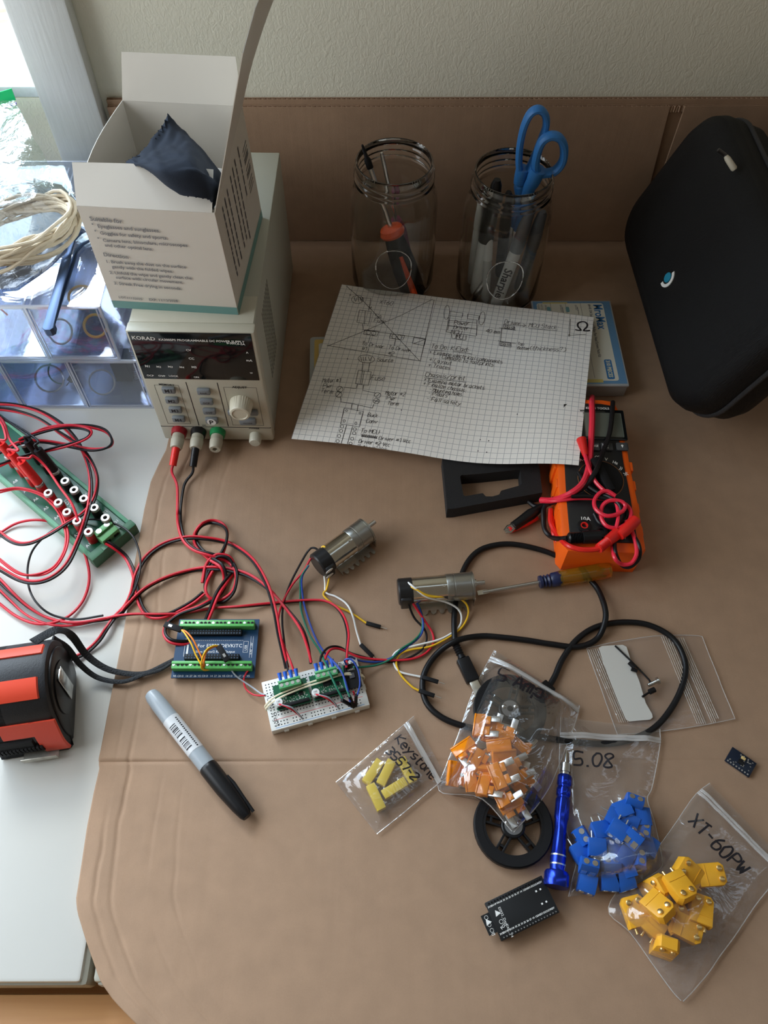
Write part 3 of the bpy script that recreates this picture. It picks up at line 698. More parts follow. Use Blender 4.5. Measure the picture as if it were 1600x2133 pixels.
# ================================================================== ACRYLIC DRAWERS, LEFT
TZ = -.0050      # top of the white table
ACR = film('clear_acrylic', (.93, .95, .99), gloss=.6, haze=.035, rough=.04, bscale=25, bump=.06, hazecol=(.75, .82, .95))
ACRE = film('acrylic_edge_gleam', (.80, .86, .96), gloss=2.5, haze=.55, rough=.12, bscale=60, bump=.1, hazecol=(.74, .78, .88))  # whitish haze in the colour paints the gleam of light along the edges
def drawer_unit(x1, y0, z0, h, wcol, ncol, depth, label):
    x0 = x1-wcol*ncol-.004
    M0 = T((x0+x1)/2, y0+depth/2, z0); t = thing('acrylic_drawer_cabinet', label, 'drawer cabinet', M0, 'stacked clear acrylic drawer cabinets')
    inv = M0.inverted()
    def put(mb, nm, m_, par=t, **kw): mb.v = [inv @ v for v in mb.v]; return mb.build(nm, m_, par, **kw)
    w = MB(); a = .0018
    w.box((x0, y0+.001, z0+.0002), (x1, y0+depth, z0+a)); w.box((x0, y0+.001, z0+h-a), (x1, y0+depth, z0+h))
    w.box((x0, y0+.001, z0+a), (x0+a, y0+depth, z0+h-a)); w.box((x1-a, y0+.001, z0+a), (x1, y0+depth, z0+h-a)); w.box((x0+a, y0+depth-a, z0+a), (x1-a, y0+depth, z0+h-a))
    for i in range(1, ncol): w.box((x1-.002-i*wcol-a/2, y0+.001, z0+a), (x1-.002-i*wcol+a/2, y0+depth-a, z0+h-a))
    put(w, 'case', ACR, smooth=False)
    w = MB(); b = .0022
    for zz in (z0+.0002, z0+h-b): w.box((x0, y0-.0012, zz), (x1, y0+.001, zz+b))
    for i in range(ncol+1):
        xx = x1-.002-i*wcol if 0 < i < ncol else (x1-b/2 if i == 0 else x0+b/2)
        w.box((xx-b/2, y0-.0012, z0+b), (xx+b/2, y0+.001, z0+h-b))
    for xx in (x1-.0012, x0+.0012): w.box((xx-.0012, y0+.001, z0+h-.0002), (xx+.0012, y0+depth, z0+h+.0008))
    w.box((x0, y0+depth-.002, z0+h-.0002), (x1, y0+depth, z0+h+.0008))
    put(w, 'front_rails', ACRE, smooth=False)
    for i in range(ncol):
        xb = x1-.002-i*wcol-.0022; xa = xb-wcol+.0044; d1_ = y0+depth-.006; zl = z0+.0030; zh = z0+h-.0045; e = .0016
        w = MB(); w.box((xa, y0, zl), (xb, d1_, zl+e)); w.box((xa, y0, zl), (xa+e, d1_, zh)); w.box((xb-e, y0, zl), (xb, d1_, zh)); w.box((xa, y0, zl), (xb, y0+e, zh)); w.box((xa, d1_-e, zl), (xb, d1_, zh))
        dr = put(w, 'drawer', ACR, smooth=False)
        w = MB(); q = .0012
        for A_, B2 in (((xa, y0, zh), (xb, y0+e, zh+q)), ((xa, y0, zh), (xa+e, d1_, zh+q)), ((xb-e, y0, zh), (xb, d1_, zh+q)), ((xa, y0-.0003, zl), (xb, y0+e, zl+q)), ((xa, y0-.0003, zl), (xa+q, y0, zh)), ((xb-q, y0-.0003, zl), (xb, y0, zh))): w.box(A_, B2)
        put(w, 'drawer_rim', ACRE, dr, smooth=False)
    return t
LX1 = -.2405; UX1 = -.2565; LH = .073; UH = .0705
drawer_unit(LX1, .0970, TZ, LH, .0683, 4, .215, 'lower clear acrylic drawer cabinet standing on the white table')
drawer_unit(UX1, .0970, TZ+LH+.0010, UH, .0672, 4, .215, 'upper clear acrylic drawer cabinet stacked on the other one, left of the power supply')
LT, UT = TZ+.0048, TZ+LH+.0010+.0048      # drawer floors
UTOP = TZ+LH+.0010+UH+.0010
def ring_at(c, R0, r, m, tilt, name, label, cat, grp=None, squash=1.0, arc=1.0):
    w = MB(); Mx = Matrix.Translation(c) @ Matrix.Rotation(R_(tilt[1]), 4, 'Z') @ Matrix.Rotation(R_(tilt[0]), 4, 'X')
    pts = [Mx @ V((R0*math.cos(2*math.pi*arc*i/40), R0*squash*math.sin(2*math.pi*arc*i/40), 0)) for i in range(40)]
    w.tube(pts, r, 6, closed=arc == 1.0); return single(w, name, m, label, cat, grp)
AMB = mat('amber_plastic_ring', (.72, .38, .08), .3); CLR = mat('pale_wire_ring', (.62, .62, .58), .3)
ring_at(V((-.283, .128, UT+.010)), .011, .0014, AMB, (35, 10), 'amber_ring', 'amber plastic ring nearest the power supply in the upper drawer', 'ring')
ring_at(V((-.303, .166, UT+.012)), .013, .0013, AMB, (20, 40), 'amber_ring', 'amber plastic ring further back in the upper right drawer', 'ring', arc=.75)
ring_at(V((-.316, .120, UT+.010)), .012, .0010, CLR, (40, -10), 'wire_ring', 'pale coiled ring on the left in the upper right drawer', 'ring')
ring_at(V((-.296, .118, LT+.012)), .013, .0010, CLR, (50, 10), 'wire_ring', 'pale steel ring leaning in the lower right drawer', 'ring')
ring_at(V((-.352, .122, LT+.013)), .014, .0011, STEEL, (45, 20), 'wire_ring', 'bright steel ring in the lower middle drawer', 'ring')
ring_at(V((-.342, .136, LT+.011)), .015, .0008, GRNW, (25, 0), 'wire_loop', 'loop of thin green wire in the lower middle drawer', 'wire', arc=.8)
ring_at(V((-.395, .128, UT+.010)), .012, .0009, CLR, (45, 20), 'wire_ring', 'pale ring in the upper drawer at the left edge of the photo', 'ring')
w = MB(); w.box((-.285, .128, LT+.001), (-.268, .150, LT+.030), .001, m=None); single(w, 'connector_block', BLACKM, 'black connector block in the lower right drawer', 'connector')
w = MB(); pts = [V((-.262+.0035*math.cos(i*.7), .128+.0035*math.sin(i*.7)+i*.00012, LT+.006+i*.00018)) for i in range(150)]
w.tube(catmull(pts[::1], 1), .0005, 5); single(w, 'coil_spring', STEEL, 'steel coil spring beside the black block in the lower right drawer', 'spring')
w = MB(); w.box((-.2590, .135, LT+.0005), (-.2465, .200, LT+.042), .005, seg=3); o = single(w, 'foam_block', mat('pink_foam', (.85, .12, .32), .8, bump=1, bscale=600), 'bright pink foam piece at the right end of the lower drawer', 'foam')
w = MB(); w.cyl((-.3345, .126, LT+.004), (-.326, .142, LT+.010), .0032); w.cyl((-.3345, .126, LT+.004), (-.337, .121, LT+.003), .0006); single(w, 'capacitor', BLACKM, 'small black capacitor beside the green wire in the lower middle drawer', 'capacitor')
w = MB(); w.tube(catmull([(-.437, .14, UT+.003), (-.42, .155, UT+.012), (-.405, .15, UT+.004), (-.392, .158, UT+.010), (-.378, .15, UT+.003)], 6), .0009, 6); single(w, 'wire_scrap', REDW, 'scrap of red wire in the upper left drawer', 'wire')

# ------------------------------------------------------------------ bag of cords, ziplock bag, tweezers (on the cabinet)
cord_c = P(48, 475, UTOP+.030); random.seed(11); pts = []
for i in range(30*20):
    a = i/30*2*math.pi; k = i/30; rx = .052+.014*noise.noise(V((k*.9, 1, 0)))+.004*math.sin(k*5); ry = .033+.009*noise.noise(V((k*.7, 7, 0)))
    x_ = rx*math.cos(a); y_ = ry*math.sin(a); r_ = R_(38+10*noise.noise(V((k*.4, 3, 3))))
    pts.append(cord_c+V((x_*math.cos(r_)-y_*math.sin(r_)-.004, x_*math.sin(r_)+y_*math.cos(r_), -.008+.004*math.sin(k*2.1+a)+.012*noise.noise(V((k*1.3, a, 9)))+.0005*k)))
w = MB(); w.tube(pts, .0017, 7)
single(w, 'cord_hank', mat('cream_elastic_cord', (.72, .62, .46), .7, bump=.4, bscale=1500), 'coiled cream elastic cord packed in the shiny bag on the drawers', 'cord')
DARKF = mat('antistatic_film', (.05, .06, .075), .18, .7, bump=1.0, bscale=60)
def sheet(name, left, right, m_, hfn, nu=24, nv=24, par=None, noise_a=.002, noise_s=30, seed=0, **kw):
    """film between two px polylines given with z: lists of (px, py, z)"""
    L = catmull([P(*q) for q in left], 8); R = catmull([P(*q) for q in right], 8)
    def at(C_, t):
        x = t*(len(C_)-1); i = min(int(x), len(C_)-2); return C_[i].lerp(C_[i+1], x-i)
    def f(u, v):
        p = at(L, v).lerp(at(R, v), u); e = min(1, 4*min(u, 1-u, v, 1-v)+.0)
        return p+V((0, 0, hfn(u, v)+noise_a*e*noise.noise(V((p.x*noise_s+seed, p.y*noise_s, seed)))*1.4))
    return MB().grid(f, nu, nv)
zc = UTOP+.001
bagT = thing('cord_bag', 'crumpled shiny plastic bag holding cream cord on top of the clear drawers', 'bag', Matrix.Translation(P(60, 480, zc)))
w = sheet('x', [(70, 372, zc+.004), (60, 480, zc), (-20, 604, zc)], [(128, 385, zc+.020), (162, 425, zc+.014), (158, 470, zc+.004), (108, 545, zc), (35, 598, zc)], DARKF, lambda u, v: 0, noise_a=.004)
w.build('rear_film', DARKF, bagT, local=False)
w = sheet('x', [(-120, 380, zc+.05), (-130, 500, zc+.05), (-120, 610, zc+.01)], [(128, 380, zc+.030), (166, 415, zc+.020), (163, 470, zc+.008), (112, 548, zc+.004), (35, 602, zc+.003)], ACR, lambda u, v: .022*math.sin(math.pi*min(1, u*1.0))*math.sin(math.pi*v), noise_a=.008, noise_s=55, nu=40, nv=40)
w.build('front_film', film('crinkled_bag_film', (.97, .98, 1), gloss=1.3, haze=.05, rough=.06, bscale=60, bump=.8, hazecol=(.7, .8, .95)), bagT, local=False)
zb_ = thing('ziplock_bag', 'clear ziplock bag with a green closure strip propped up behind the cord bag', 'bag', Matrix.Translation(P(-20, 420, zc)))
def zf(u, v):
    a = PY(-160, 250, .335).lerp(PY(34, 212, .335), u); b = P(-160, 440, zc+.04).lerp(P(158, 405, zc+.028), u); p = a.lerp(b, v)
    return p+V((0, .006*noise.noise(p*45)-.012*math.sin(math.pi*v), .01*noise.noise(p*30+V((5, 5, 5)))))
MB().grid(zf, 30, 30).build('film', film('ziplock_film', (.90, .96, .90), gloss=1.4, haze=.10, rough=.05, bscale=50, bump=.9, hazecol=(.70, .85, .75)), zb_, local=False)
g_ = [PY(-160, 240, .334), PY(24, 184, .334), PY(33, 208, .334), PY(-160, 268, .334)]
w = MB(); w.add(g_, [(0, 1, 2, 3)]); w.build('closure_strip', mat('green_closure', (.0, .55, .16), .4), zb_, local=False, smooth=False, solid=.001)
g_ = [PY(-160, 275, .334), PY(34, 213, .334), PY(35, 218, .334), PY(-160, 282, .334)]
w = MB(); w.add(g_, [(0, 1, 2, 3)]); w.build('closure_ridge', mat('violet_closure', (.30, .22, .65), .4), zb_, local=False, smooth=False, solid=.001)
TW = mat('blue_black_tweezer_steel', (.075, .11, .19), .42, 1.0)
tz = UTOP+.0006
tt = thing('tweezers', 'blue-black steel tweezers lying on the clear drawers beside the carton', 'tweezers', Matrix.Translation(P(110, 640, tz)))
def flat(pix, z0, z1): return MB().prism([tuple(P(*q, z1)[:2]) for q in pix], z0, z1, bev=.0003)
flat([(90, 676), (88, 683), (93, 687), (104, 687), (110, 683), (128, 610), (147, 540), (150, 518), (156, 499), (172, 483), (170, 481), (151, 493), (145, 497), (139, 525), (129, 536), (112, 600)], tz+.0060, tz+.0075).build('arm', TW, tt, local=False)
flat([(95, 684), (104, 686), (112, 682), (136, 606), (156, 545), (162, 522), (176, 508), (190, 500), (187, 498), (168, 506), (155, 519), (148, 540), (128, 606), (108, 660)], tz, tz+.0013).build('arm', TW, tt, local=False)
flat([(91, 676), (89, 683), (93, 687), (104, 687), (111, 683), (113, 672), (97, 670)], tz, tz+.0074).build('end_joint', TW, tt, local=False)

# ================================================================== GREEN SOCKET BOARD ON ITS RAIL
a_, b_ = P(205, 1183, TZ), P(290, 1110, TZ); wdt = (b_-a_).length
ang = math.atan2(b_.y-a_.y, b_.x-a_.x)
GM = Matrix.Translation(a_) @ Matrix.Rotation(ang, 4, 'Z')      # local x across, local y up-left along the board
GL_ = .250
gb = thing('socket_board', 'green rail-mounted circuit board with rows of red and black banana sockets', 'circuit board', GM @ T(wdt/2, GL_/2, 0))
def gg(mb, nm, m_, par=None, **kw): inv = T(-wdt/2, -GL_/2, 0); mb.v = [inv @ v for v in mb.v]; return mb.build(nm, m_, par or gb, **kw)
GRAIL = mat('light_green_rail_plastic', (.13, .36, .22), .45); GEND = mat('dark_green_end_cap', (.05, .15, .08), .5)
w = MB()
for x0 in (0, wdt-.004): w.box((x0, .008, .001), (x0+.004, GL_, .0135), .0008)
w.box((0, .008, .0003), (wdt, GL_, .003)); gg(w, 'rail_tray', GRAIL)
w = MB(); w.box((-.0012, 0, 0.0002), (wdt+.0012, .009, .0150), .0012); w.box((wdt*.25, .0, .015), (wdt*.45, .0045, .0162)); gg(w, 'end_cap', GEND)
w = MB(); w.box((.0042, .009, .0095), (wdt-.0042, GL_, .0112)); brd = gg(w, 'board', GRNB)
def socket(px, py, mcol):
    p = GM.inverted() @ P(px, py, TZ+.027); m_ = T(p.x, p.y, .0112)
    o = gg(MB().lathe([(.0, 0), (.0046, 0), (.0046, .0125), (.0040, .0135), (.0, .0135)], 20, m=m_), 'socket', mcol)
    gg(MB().lathe([(.0020, .0125), (.0020, .0160), (.0040, .0160), (.0044, .0150), (.0044, .0130)], 20, m=m_), 'socket_ring', RINGM, o)
    return p
RINGM = mat('dull_nickel', (.50, .49, .47), .5, .9)
SRED = mat('red_socket_plastic', (.55, .012, .02), .35)
reds = [(184, 1107), (160, 1085), (139, 1066), (121, 1046), (100, 1026), (80, 1006), (59, 988), (38, 968), (17, 948)]
blks = [(219, 1078), (196, 1057), (174, 1038), (154, 1020), (135, 1001), (113, 980), (92, 962), (72, 942), (50, 922)]
for q in reds: socket(*q, SRED)
for q in blks: socket(*q, BLACK)
w = MB()
for i, q in enumerate(reds[:8]): 
    p = GM.inverted() @ P(q[0], q[1], TZ+.027); w.text('A%d' % (i+1), .0045, T(p.x-.0085 if 0 else .0052, p.y-.002, .01125, rz=0))
for i, q in enumerate(blks[:8]):
    p = GM.inverted() @ P(q[0], q[1], TZ+.027); w.text('B%d' % (i+1), .0045, T(wdt-.0105, p.y-.002, .01125))
w.text('0-575', .0050, T(wdt/2+.002, .065, .01125, rz=90)); gg(w, 'board_print', WHITEP, brd, smooth=False)
# screw terminal
tm = GM.inverted() @ P(217, 1103, TZ+.022)
LGRN = mat('pale_green_terminal', (.12, .33, .13), .45)
w = MB(); w.box((tm.x-.0095, tm.y-.009, .0112), (tm.x+.0095, tm.y+.0045, .0215), .0008); w.box((tm.x-.0095, tm.y-.002, .0215), (tm.x+.0095, tm.y+.0040, .0240), .0008); o = gg(w, 'screw_terminal', LGRN)
for dx in (-.0048, .0048):
    gg(MB().cyl((tm.x+dx, tm.y+.001, .0238), (tm.x+dx, tm.y+.001, .0244), .0026, n=14), 'terminal_screw', TIN, o)
    gg(MB().box((tm.x+dx-.0026, tm.y-.0096, .0120), (tm.x+dx+.0026, tm.y-.0088, .0175)), 'wire_entry', BLACKM, o)

# ================================================================== TAPE MEASURE
TMx = Matrix.Translation((-.2530, -.2660, TZ)) @ Matrix.Rotation(R_(9), 4, 'Z')   # x: axis to the right side face, y back, z up
TMx = TMx @ T(-.056, 0, 0)
tp = thing('tape_measure', 'black and orange tape measure standing on the white table', 'tape measure', TMx @ T(.028, .038, 0))
def tg(mb, nm, m_, par=None, **kw): inv = T(-.028, -.038, 0); mb.v = [inv @ v for v in mb.v]; return mb.build(nm, m_, par or tp, **kw)
RUB = mat('black_rubber_grip', (.020, .022, .026), .5, bump=.2, bscale=900); ORG = mat('orange_rubber_grip', (.80, .075, .035), .42)
prof = [(.002, .006), (.006, .0005), (.060, .0005), (.072, .006), (.079, .022), (.080, .042), (.073, .060), (.060, .070), (.044, .073), (.028, .069), (.016, .058), (.008, .042), (.002, .024)]
pc = [(q.x, q.y) for q in catmull([(a, b, 0) for a, b in prof], 5, closed=True)]
YZX = Matrix(((0, 0, 1, 0), (1, 0, 0, 0), (0, 1, 0, 0), (0, 0, 0, 1)))   # (a,b,c) -> (c,a,b)
w = MB(); w.prism(pc, 0, .056, m=YZX, bev=.004); w.prism(pc, -.001, .02, m=YZX); tg(w, 'case', RUB)
cy_, cz_ = .041, .038
def scaled(k): return [((a-cy_)*k+cy_, (b-cz_)*k+cz_) for a, b in pc]
w = MB(); w.prism(scaled(.84), .0555, .0580, m=YZX, bev=.0012); w.lathe([(.0, 0), (.022, 0), (.022, .0012), (.019, .0018), (.0, .0018)], 40, m=T(.058, cy_, cz_, ry=90)); tg(w, 'side_plate', BLACK)
def band(i0, i1, x0, x1, k=1.035):
    n = len(pc); idx = [(i0+j) % n for j in range((i1-i0) % n+1)]
    vs = []
    for i in idx:
        a, b = pc[i]; a2, b2 = (a-cy_)*k+cy_, (b-cz_)*k+cz_
        vs += [(x0, a, b), (x0+.001, a2, b2), (x1-.001, a2, b2), (x1, a, b)]
    m = len(idx); fs = []
    for j in range(m-1):
        for q in range(3): fs.append((j*4+q, (j+1)*4+q, (j+1)*4+q+1, j*4+q+1))
    return MB().add(vs, fs+[(0, 1, 2, 3), tuple(4*(m-1)+q for q in (3, 2, 1, 0))])
tg(band(33, 36, .000, .052), 'grip_pad', ORG); tg(band(42, 47, -.0005, .050), 'grip_pad', ORG)
w = band(53, 57, .012, .040, 1.04); w2 = band(53, 64, .036, .0568, 1.045); w.add(w2.v, w2.f); tg(w, 'grip_pad', ORG); tg(band(58, 62, .004, .034, 1.06), 'lower_grip', BLACKM)
w = MB()
for i in range(4):
    for j in range(12): w.box((.004+j*.003, -.0016+.0, .020+i*.0022-.004), (.006+j*.003, .003, .0212+i*.0022-.004))
tg(w, 'grip_texture', BLACKM, smooth=False)
w = MB(); w.box((.018, -.006, .0045), (.046, -.0052, .012), .0003); w.box((.018, -.0055, .0045), (.046, .004, .0055)); tg(w, 'tape_hook', mat('worn_steel_hook', (.6, .58, .52), .35, .8, vary=.15, vscale=200))
w = MB(); w.box((.0605, .030, .030), (.0612, .043, .062), .0003, m=T(0, 0, 0, rx=-8)); w.box((.0575, .032, .058), (.0612, .041, .0615), .0003, m=T(0, 0, 0, rx=-8)); tg(w, 'belt_clip', STEEL)
for path, wd in (([(70, 1337, .060), (96, 1322, .052), (122, 1312, .046), (150, 1325, .030), (178, 1362, .014), (212, 1388, .006), (250, 1401, .003), (300, 1403, .003), (345, 1383, .003), (388, 1359, .004)], .0040),
                 ([(110, 1330, .044), (140, 1350, .026), (168, 1385, .012), (205, 1412, .002), (255, 1420, .003), (300, 1405, .005), (335, 1395, .004), (372, 1372, .004)], .0028)):
    pts = catmull([P(a, b, c) for a, b, c in path], 7); n_ = len(pts)
    w = MB(); w.tube(pts, (lambda q: 1.15-.75*q), 8, flat=(wd, .0010)); w.build('wrist_strap', mat('woven_black_webbing', (.015, .017, .02), .7, bump=1.0, bscale=700), tp, local=False)

# ================================================================== WIRES
def wire_pts(pts, base=.0013, lift=.0025, seed=0, sub=7):
    """pts: (px, py[, z]) along the wire; the height wanders a little so that crossings pass over each other"""
    out = []
    n = len(pts)
    for i, q in enumerate(pts):
        z = q[2] if len(q) > 2 else base+lift*(.5+.5*math.sin(i*1.7+seed))+lift*.6*noise.noise(V((i*.8, seed, 0)))
        out.append(P(q[0], q[1], max(z, base*.9)+(0 if q[0] > 250 or len(q) > 2 else -.004)))
    return catmull(out, sub)
def pair(name, label, pts, r=.00115, base=.0014, lift=.003, seed=0, tw=1.6, mats=(None, None), group=None, cat='cable', sep=1.08, extra=None, t0=0.0):
    """a red and a black wire running side by side"""
    mats = (mats[0] or REDW, mats[1] or BLACKW)
    c = wire_pts(pts, base, lift, seed); n = len(c); t = thing(name, label, cat, Matrix.Translation(c[n//2]), group)
    A1, B1 = [], []
    for i, p in enumerate(c):
        d = (c[min(i+1, n-1)]-c[max(i-1, 0)]).normalized(); s = d.cross(V((0, 0, 1))).normalized()
        a = t0+tw*noise.noise(V((i*.035, seed, 5)))*2.2; o = s*math.cos(a)+V((0, 0, 1))*math.sin(a)*.8
        A1.append(p+o*r*sep+V((0, 0, .0003))); B1.append(p-o*r*sep+V((0, 0, .0003)))
        for q in (A1, B1):
            if q[-1].z < r*.7-.0049: q[-1].z = r*.7-.0049
    MB().tube(A1, r, 8).build('wire', mats[0], t, local=False, label='red wire' if mats[0] == REDW else None); MB().tube(B1, r, 8).build('wire', mats[1], t, local=False, label='black wire' if mats[1] == BLACKW else None)
    return t, A1, B1
def wire(name, label, pts, m_, r=.0009, base=.0011, lift=.002, seed=0, group=None, par=None, cat='wire'):
    w = MB().tube(wire_pts(pts, base, lift, seed), r, 8)
    if par is not None: return w.build('wire', m_, par, local=False, label=label)
    return single(w, name, m_, label, cat, group)

# ---- bench leads plugged into the power supply
pr, pk, pg = posts
i1 = PM @ V((pr.x, -.0225, pr.z)); i2 = PM @ V((pk.x, -.0225, pk.z))
c_ = [(373, 1060), (374, 1092), (383, 1124), (405, 1145), (440, 1156), (476, 1168), (492, 1192), (490, 1222), (478, 1242), (457, 1253), (437, 1246), (428, 1225), (436, 1197), (456, 1165), (470, 1135), (473, 1108), (461, 1092), (440, 1087), (419, 1095), (407, 1114), (411, 1137), (436, 1162),
      (462, 1180), (469, 1208), (457, 1238), (422, 1261), (377, 1278), (350, 1298), (343, 1320), (358, 1336), (392, 1338), (418, 1318), (437, 1278), (452, 1240), (470, 1212), (487, 1186), (478, 1162), (452, 1158), (432, 1178), (424, 1215)]
lead, A1, B1 = pair('bench_lead', 'knotted red and black lead plugged into the power supply', c_, r=.00135, seed=2.2, lift=.006, cat='cable', tw=1.2)
for (q, pix, m_, col, A) in ((pr, (360, 970), REDPL, REDW, A1), (pk, (402, 972), BLACK, BLACKW, B1)):
    s0 = PM @ V((q.x, -.0200, q.z)); e0 = P(pix[0], pix[1], .0085); d = (e0-s0).normalized()
    w = MB(); w.cyl(s0, e0, .0039, .0036, 20); w.cyl(s0+d*.010+V((0, 0, .0036)), s0+d*.010+V((0, 0, .0040)), .0009, n=10)
    pgm = w.build('banana_plug', m_, lead, local=False)
    tgt = A[0] if col == REDW else A[0]
    first = A1[0] if col == REDW else B1[0]
    mid = P(*((369, 1012) if col == REDW else (384, 1010)), .004)
    w = MB(); w.tube(catmull([e0-d*.002, e0+d*.006+V((0, 0, -.001)), mid, first, first+(c := ((A1 if col == REDW else B1)[3]-first))], 6), .00135, 8); w.build('wire', col, lead, local=False, label=('red' if col == REDW else 'black')+' wire from the plug')

# ---- leads coiled over the socket board
G1 = 'red and black leads coiled over the white table'
pair('test_lead', 'red and black lead arching up from the coils and down to the left driver terminals', [(598, 1392, .014), (590, 1360, .016), (581, 1320, .018), (572, 1270, .02), (555, 1215, .018), (525, 1165, .012), (480, 1133), (430, 1122), (385, 1121), (340, 1134), (305, 1160), (285, 1195), (275, 1235), (262, 1262), (240, 1285), (222, 1310), (205, 1335), (180, 1358), (150, 1372), (110, 1380), (40, 1370), (-40, 1350)], r=.00115, seed=1, t0=.4)
pair('test_lead', 'red and black lead ending at the right driver terminals of the breadboard', [(648, 1382, .014), (642, 1350, .016), (628, 1310, .017), (600, 1272, .014), (560, 1228, .010), (520, 1200, .006), (480, 1188), (440, 1184), (400, 1188), (345, 1204), (300, 1228), (265, 1262), (245, 1283), (200, 1293), (150, 1297), (100, 1287), (60, 1265), (25, 1235), (0, 1210), (-60, 1150)], r=.00125, seed=4, t0=1.3, tw=.8)
pair('test_lead', 'red and black lead running level past the blue board to the sensor on the breadboard', [(722, 1392, .016), (723, 1355, .018), (725, 1320, .016), (716, 1286, .010), (697, 1262, .006), (670, 1251), (620, 1252), (560, 1258), (500, 1264), (440, 1267), (390, 1276), (335, 1279), (270, 1280), (215, 1290), (160, 1302), (110, 1302), (60, 1284), (20, 1250), (-40, 1190)], r=.00105, seed=7, t0=1.6, tw=.7)
pair('test_lead', 'red and black lead leaving the pale green screw terminal of the socket board', [(221, 1130, .013), (238, 1140, .010), (262, 1160), (278, 1192), (284, 1225), (292, 1258), (308, 1281), (335, 1285), (362, 1276), (400, 1255), (425, 1235)], r=.0012, seed=9, lift=.002)
wire('test_lead', 'single red lead making the lowest big loop on the white table', [(-30, 1130), (0, 1110), (35, 1090), (75, 1083), (115, 1090), (150, 1115), (175, 1150), (186, 1200), (176, 1245), (150, 1278), (115, 1296), (75, 1299), (35, 1284), (0, 1258), (-40, 1225)], REDW, .0013, seed=3, lift=.004, cat='cable')
wire('test_lead', 'single black lead making a near-circle over the socket board corner', [(268, 1250), (282, 1225), (292, 1185), (290, 1150), (275, 1115), (245, 1093), (200, 1082), (160, 1085), (118, 1100), (85, 1125), (64, 1155), (57, 1195), (64, 1235), (85, 1265), (115, 1283), (160, 1290), (215, 1282)], BLACKW, .0010, seed=5, base=.013, lift=.004, cat='cable')
pair('test_lead', 'red and black lead sweeping round from the top left over the sockets', [(-30, 842), (0, 841), (40, 845), (85, 858), (125, 882), (155, 912), (175, 945), (188, 990), (188, 1040), (178, 1085), (162, 1130), (140, 1175), (110, 1202), (75, 1213), (40, 1207), (0, 1185), (-30, 1165)], base=.022, lift=.004, seed=6, r=.0012, tw=.9)
pair('test_lead', 'red and black lead bunched in the narrow loop behind the socket board', [(40, 925), (62, 908), (95, 893), (140, 886), (185, 888), (220, 898), (234, 918), (225, 932), (190, 937), (140, 928), (90, 920), (45, 922), (15, 935), (-20, 952)], base=.028, lift=.004, seed=8, r=.0012)
pair('test_lead', 'red and black lead crossing flat over the black sockets', [(-20, 978), (10, 965), (50, 950), (100, 938), (150, 925), (182, 912), (188, 898), (160, 890), (120, 892), (70, 905), (40, 918)], base=.034, lift=.003, seed=12, r=.0011)
pair('test_lead', 'red and black lead with the inner curve over the red sockets', [(-20, 850), (30, 856), (80, 872), (125, 902), (165, 930), (192, 965), (203, 1000), (196, 1040), (175, 1068), (140, 1090), (100, 1115), (60, 1132), (25, 1128), (-20, 1095)], base=.020, lift=.005, seed=14, r=.0011, tw=1.0)
pair('test_lead', 'red and black lead looping low at the left edge by the sockets', [(-20, 1030), (0, 1024), (40, 1018), (85, 1030), (115, 1055), (132, 1085), (140, 1120), (132, 1155), (110, 1185), (75, 1198), (35, 1192), (-20, 1150)], base=.018, lift=.004, seed=15, r=.0010, mats=(REDW, REDW), t0=.2)
# banana plugs standing in the sockets, each with its wire
def std_plug(i, px, py, col, wm, wp, label):
    s = P(px, py, TZ+.0255); t = thing('banana_plug', label, 'plug', Matrix.Translation(s))
    top = s+V((-.008, .006, .026))
    w = MB(); w.cyl(s+V((0, 0, .0008)), top, .0046, .0042, 20); w.cyl(s+(top-s)*.5+V((.002, -.0036, 0)), s+(top-s)*.5+V((.0024, -.0046, .0003)), .0012, n=10); o = w.build('plug_body', col, t, local=False)
    pts = [top-(top-s).normalized()*.002, top+(top-s).normalized()*.005]+[P(*q) for q in wp]
    MB().tube(catmull(pts, 7), .0012, 8).build('wire', wm, t, local=False)
std_plug(0, 80, 1006, REDPL, REDW, [(60, 955, .05), (70, 950, .048), (95, 972, .040), (125, 1015, .036), (150, 1050, .034), (163, 1085, .030)], 'red banana plug nearest the free red sockets')
std_plug(1, 59, 988, REDPL, REDW, [(38, 938, .052), (20, 915, .05), (8, 880, .045), (-10, 860, .04)], 'red banana plug in the middle of the three red plugs')
std_plug(2, 38, 968, REDPL, REDW, [(12, 915, .052), (5, 885, .05), (-10, 865, .045)], 'red banana plug furthest left of the three red plugs')
std_plug(3, 113, 980, BLACK, BLACKW, [(80, 920, .05), (62, 905, .048), (30, 885, .045), (-5, 868, .04)], 'black banana plug nearest the free black sockets')
std_plug(4, 92, 962, BLACK, BLACKW, [(62, 910, .05), (45, 898, .048), (20, 880, .045), (-8, 860, .04)], 'black banana plug furthest back in the black socket row')

# ================================================================== BLUE TERMINAL ADAPTER BOARD
def quadframe(pTL, pTR, pBR, pBL, z):
    """local frame and size of a flat rectangle seen at four pixels"""
    a, b, c, d = (P(*q, z) for q in (pTL, pTR, pBR, pBL)); xd = ((b-a)+(c-d)).normalized(); cen = (a+b+c+d)/4
    W = ((b-a).length+(c-d).length)/2; H = ((a-d).length+(b-c).length)/2
    m = Matrix.Translation(V((cen.x, cen.y, 0))) @ Matrix.Rotation(math.atan2(xd.y, xd.x), 4, 'Z'); return m, W, H
AM, AW, AH = quadframe((370, 1289), (537, 1289), (533, 1411), (359, 1411), .006)
BLUB = mat('blue_circuit_board', (.008, .045, .115), .35)
ab = thing('terminal_board', 'dark blue screw-terminal breakout board above the grey marker', 'circuit board', AM)
X0, Y0 = AW/2, AH/2
w = MB(); w.box((-X0, -Y0, .0035), (X0, Y0, .0051)); ab0 = w.build('board', BLUB, ab)
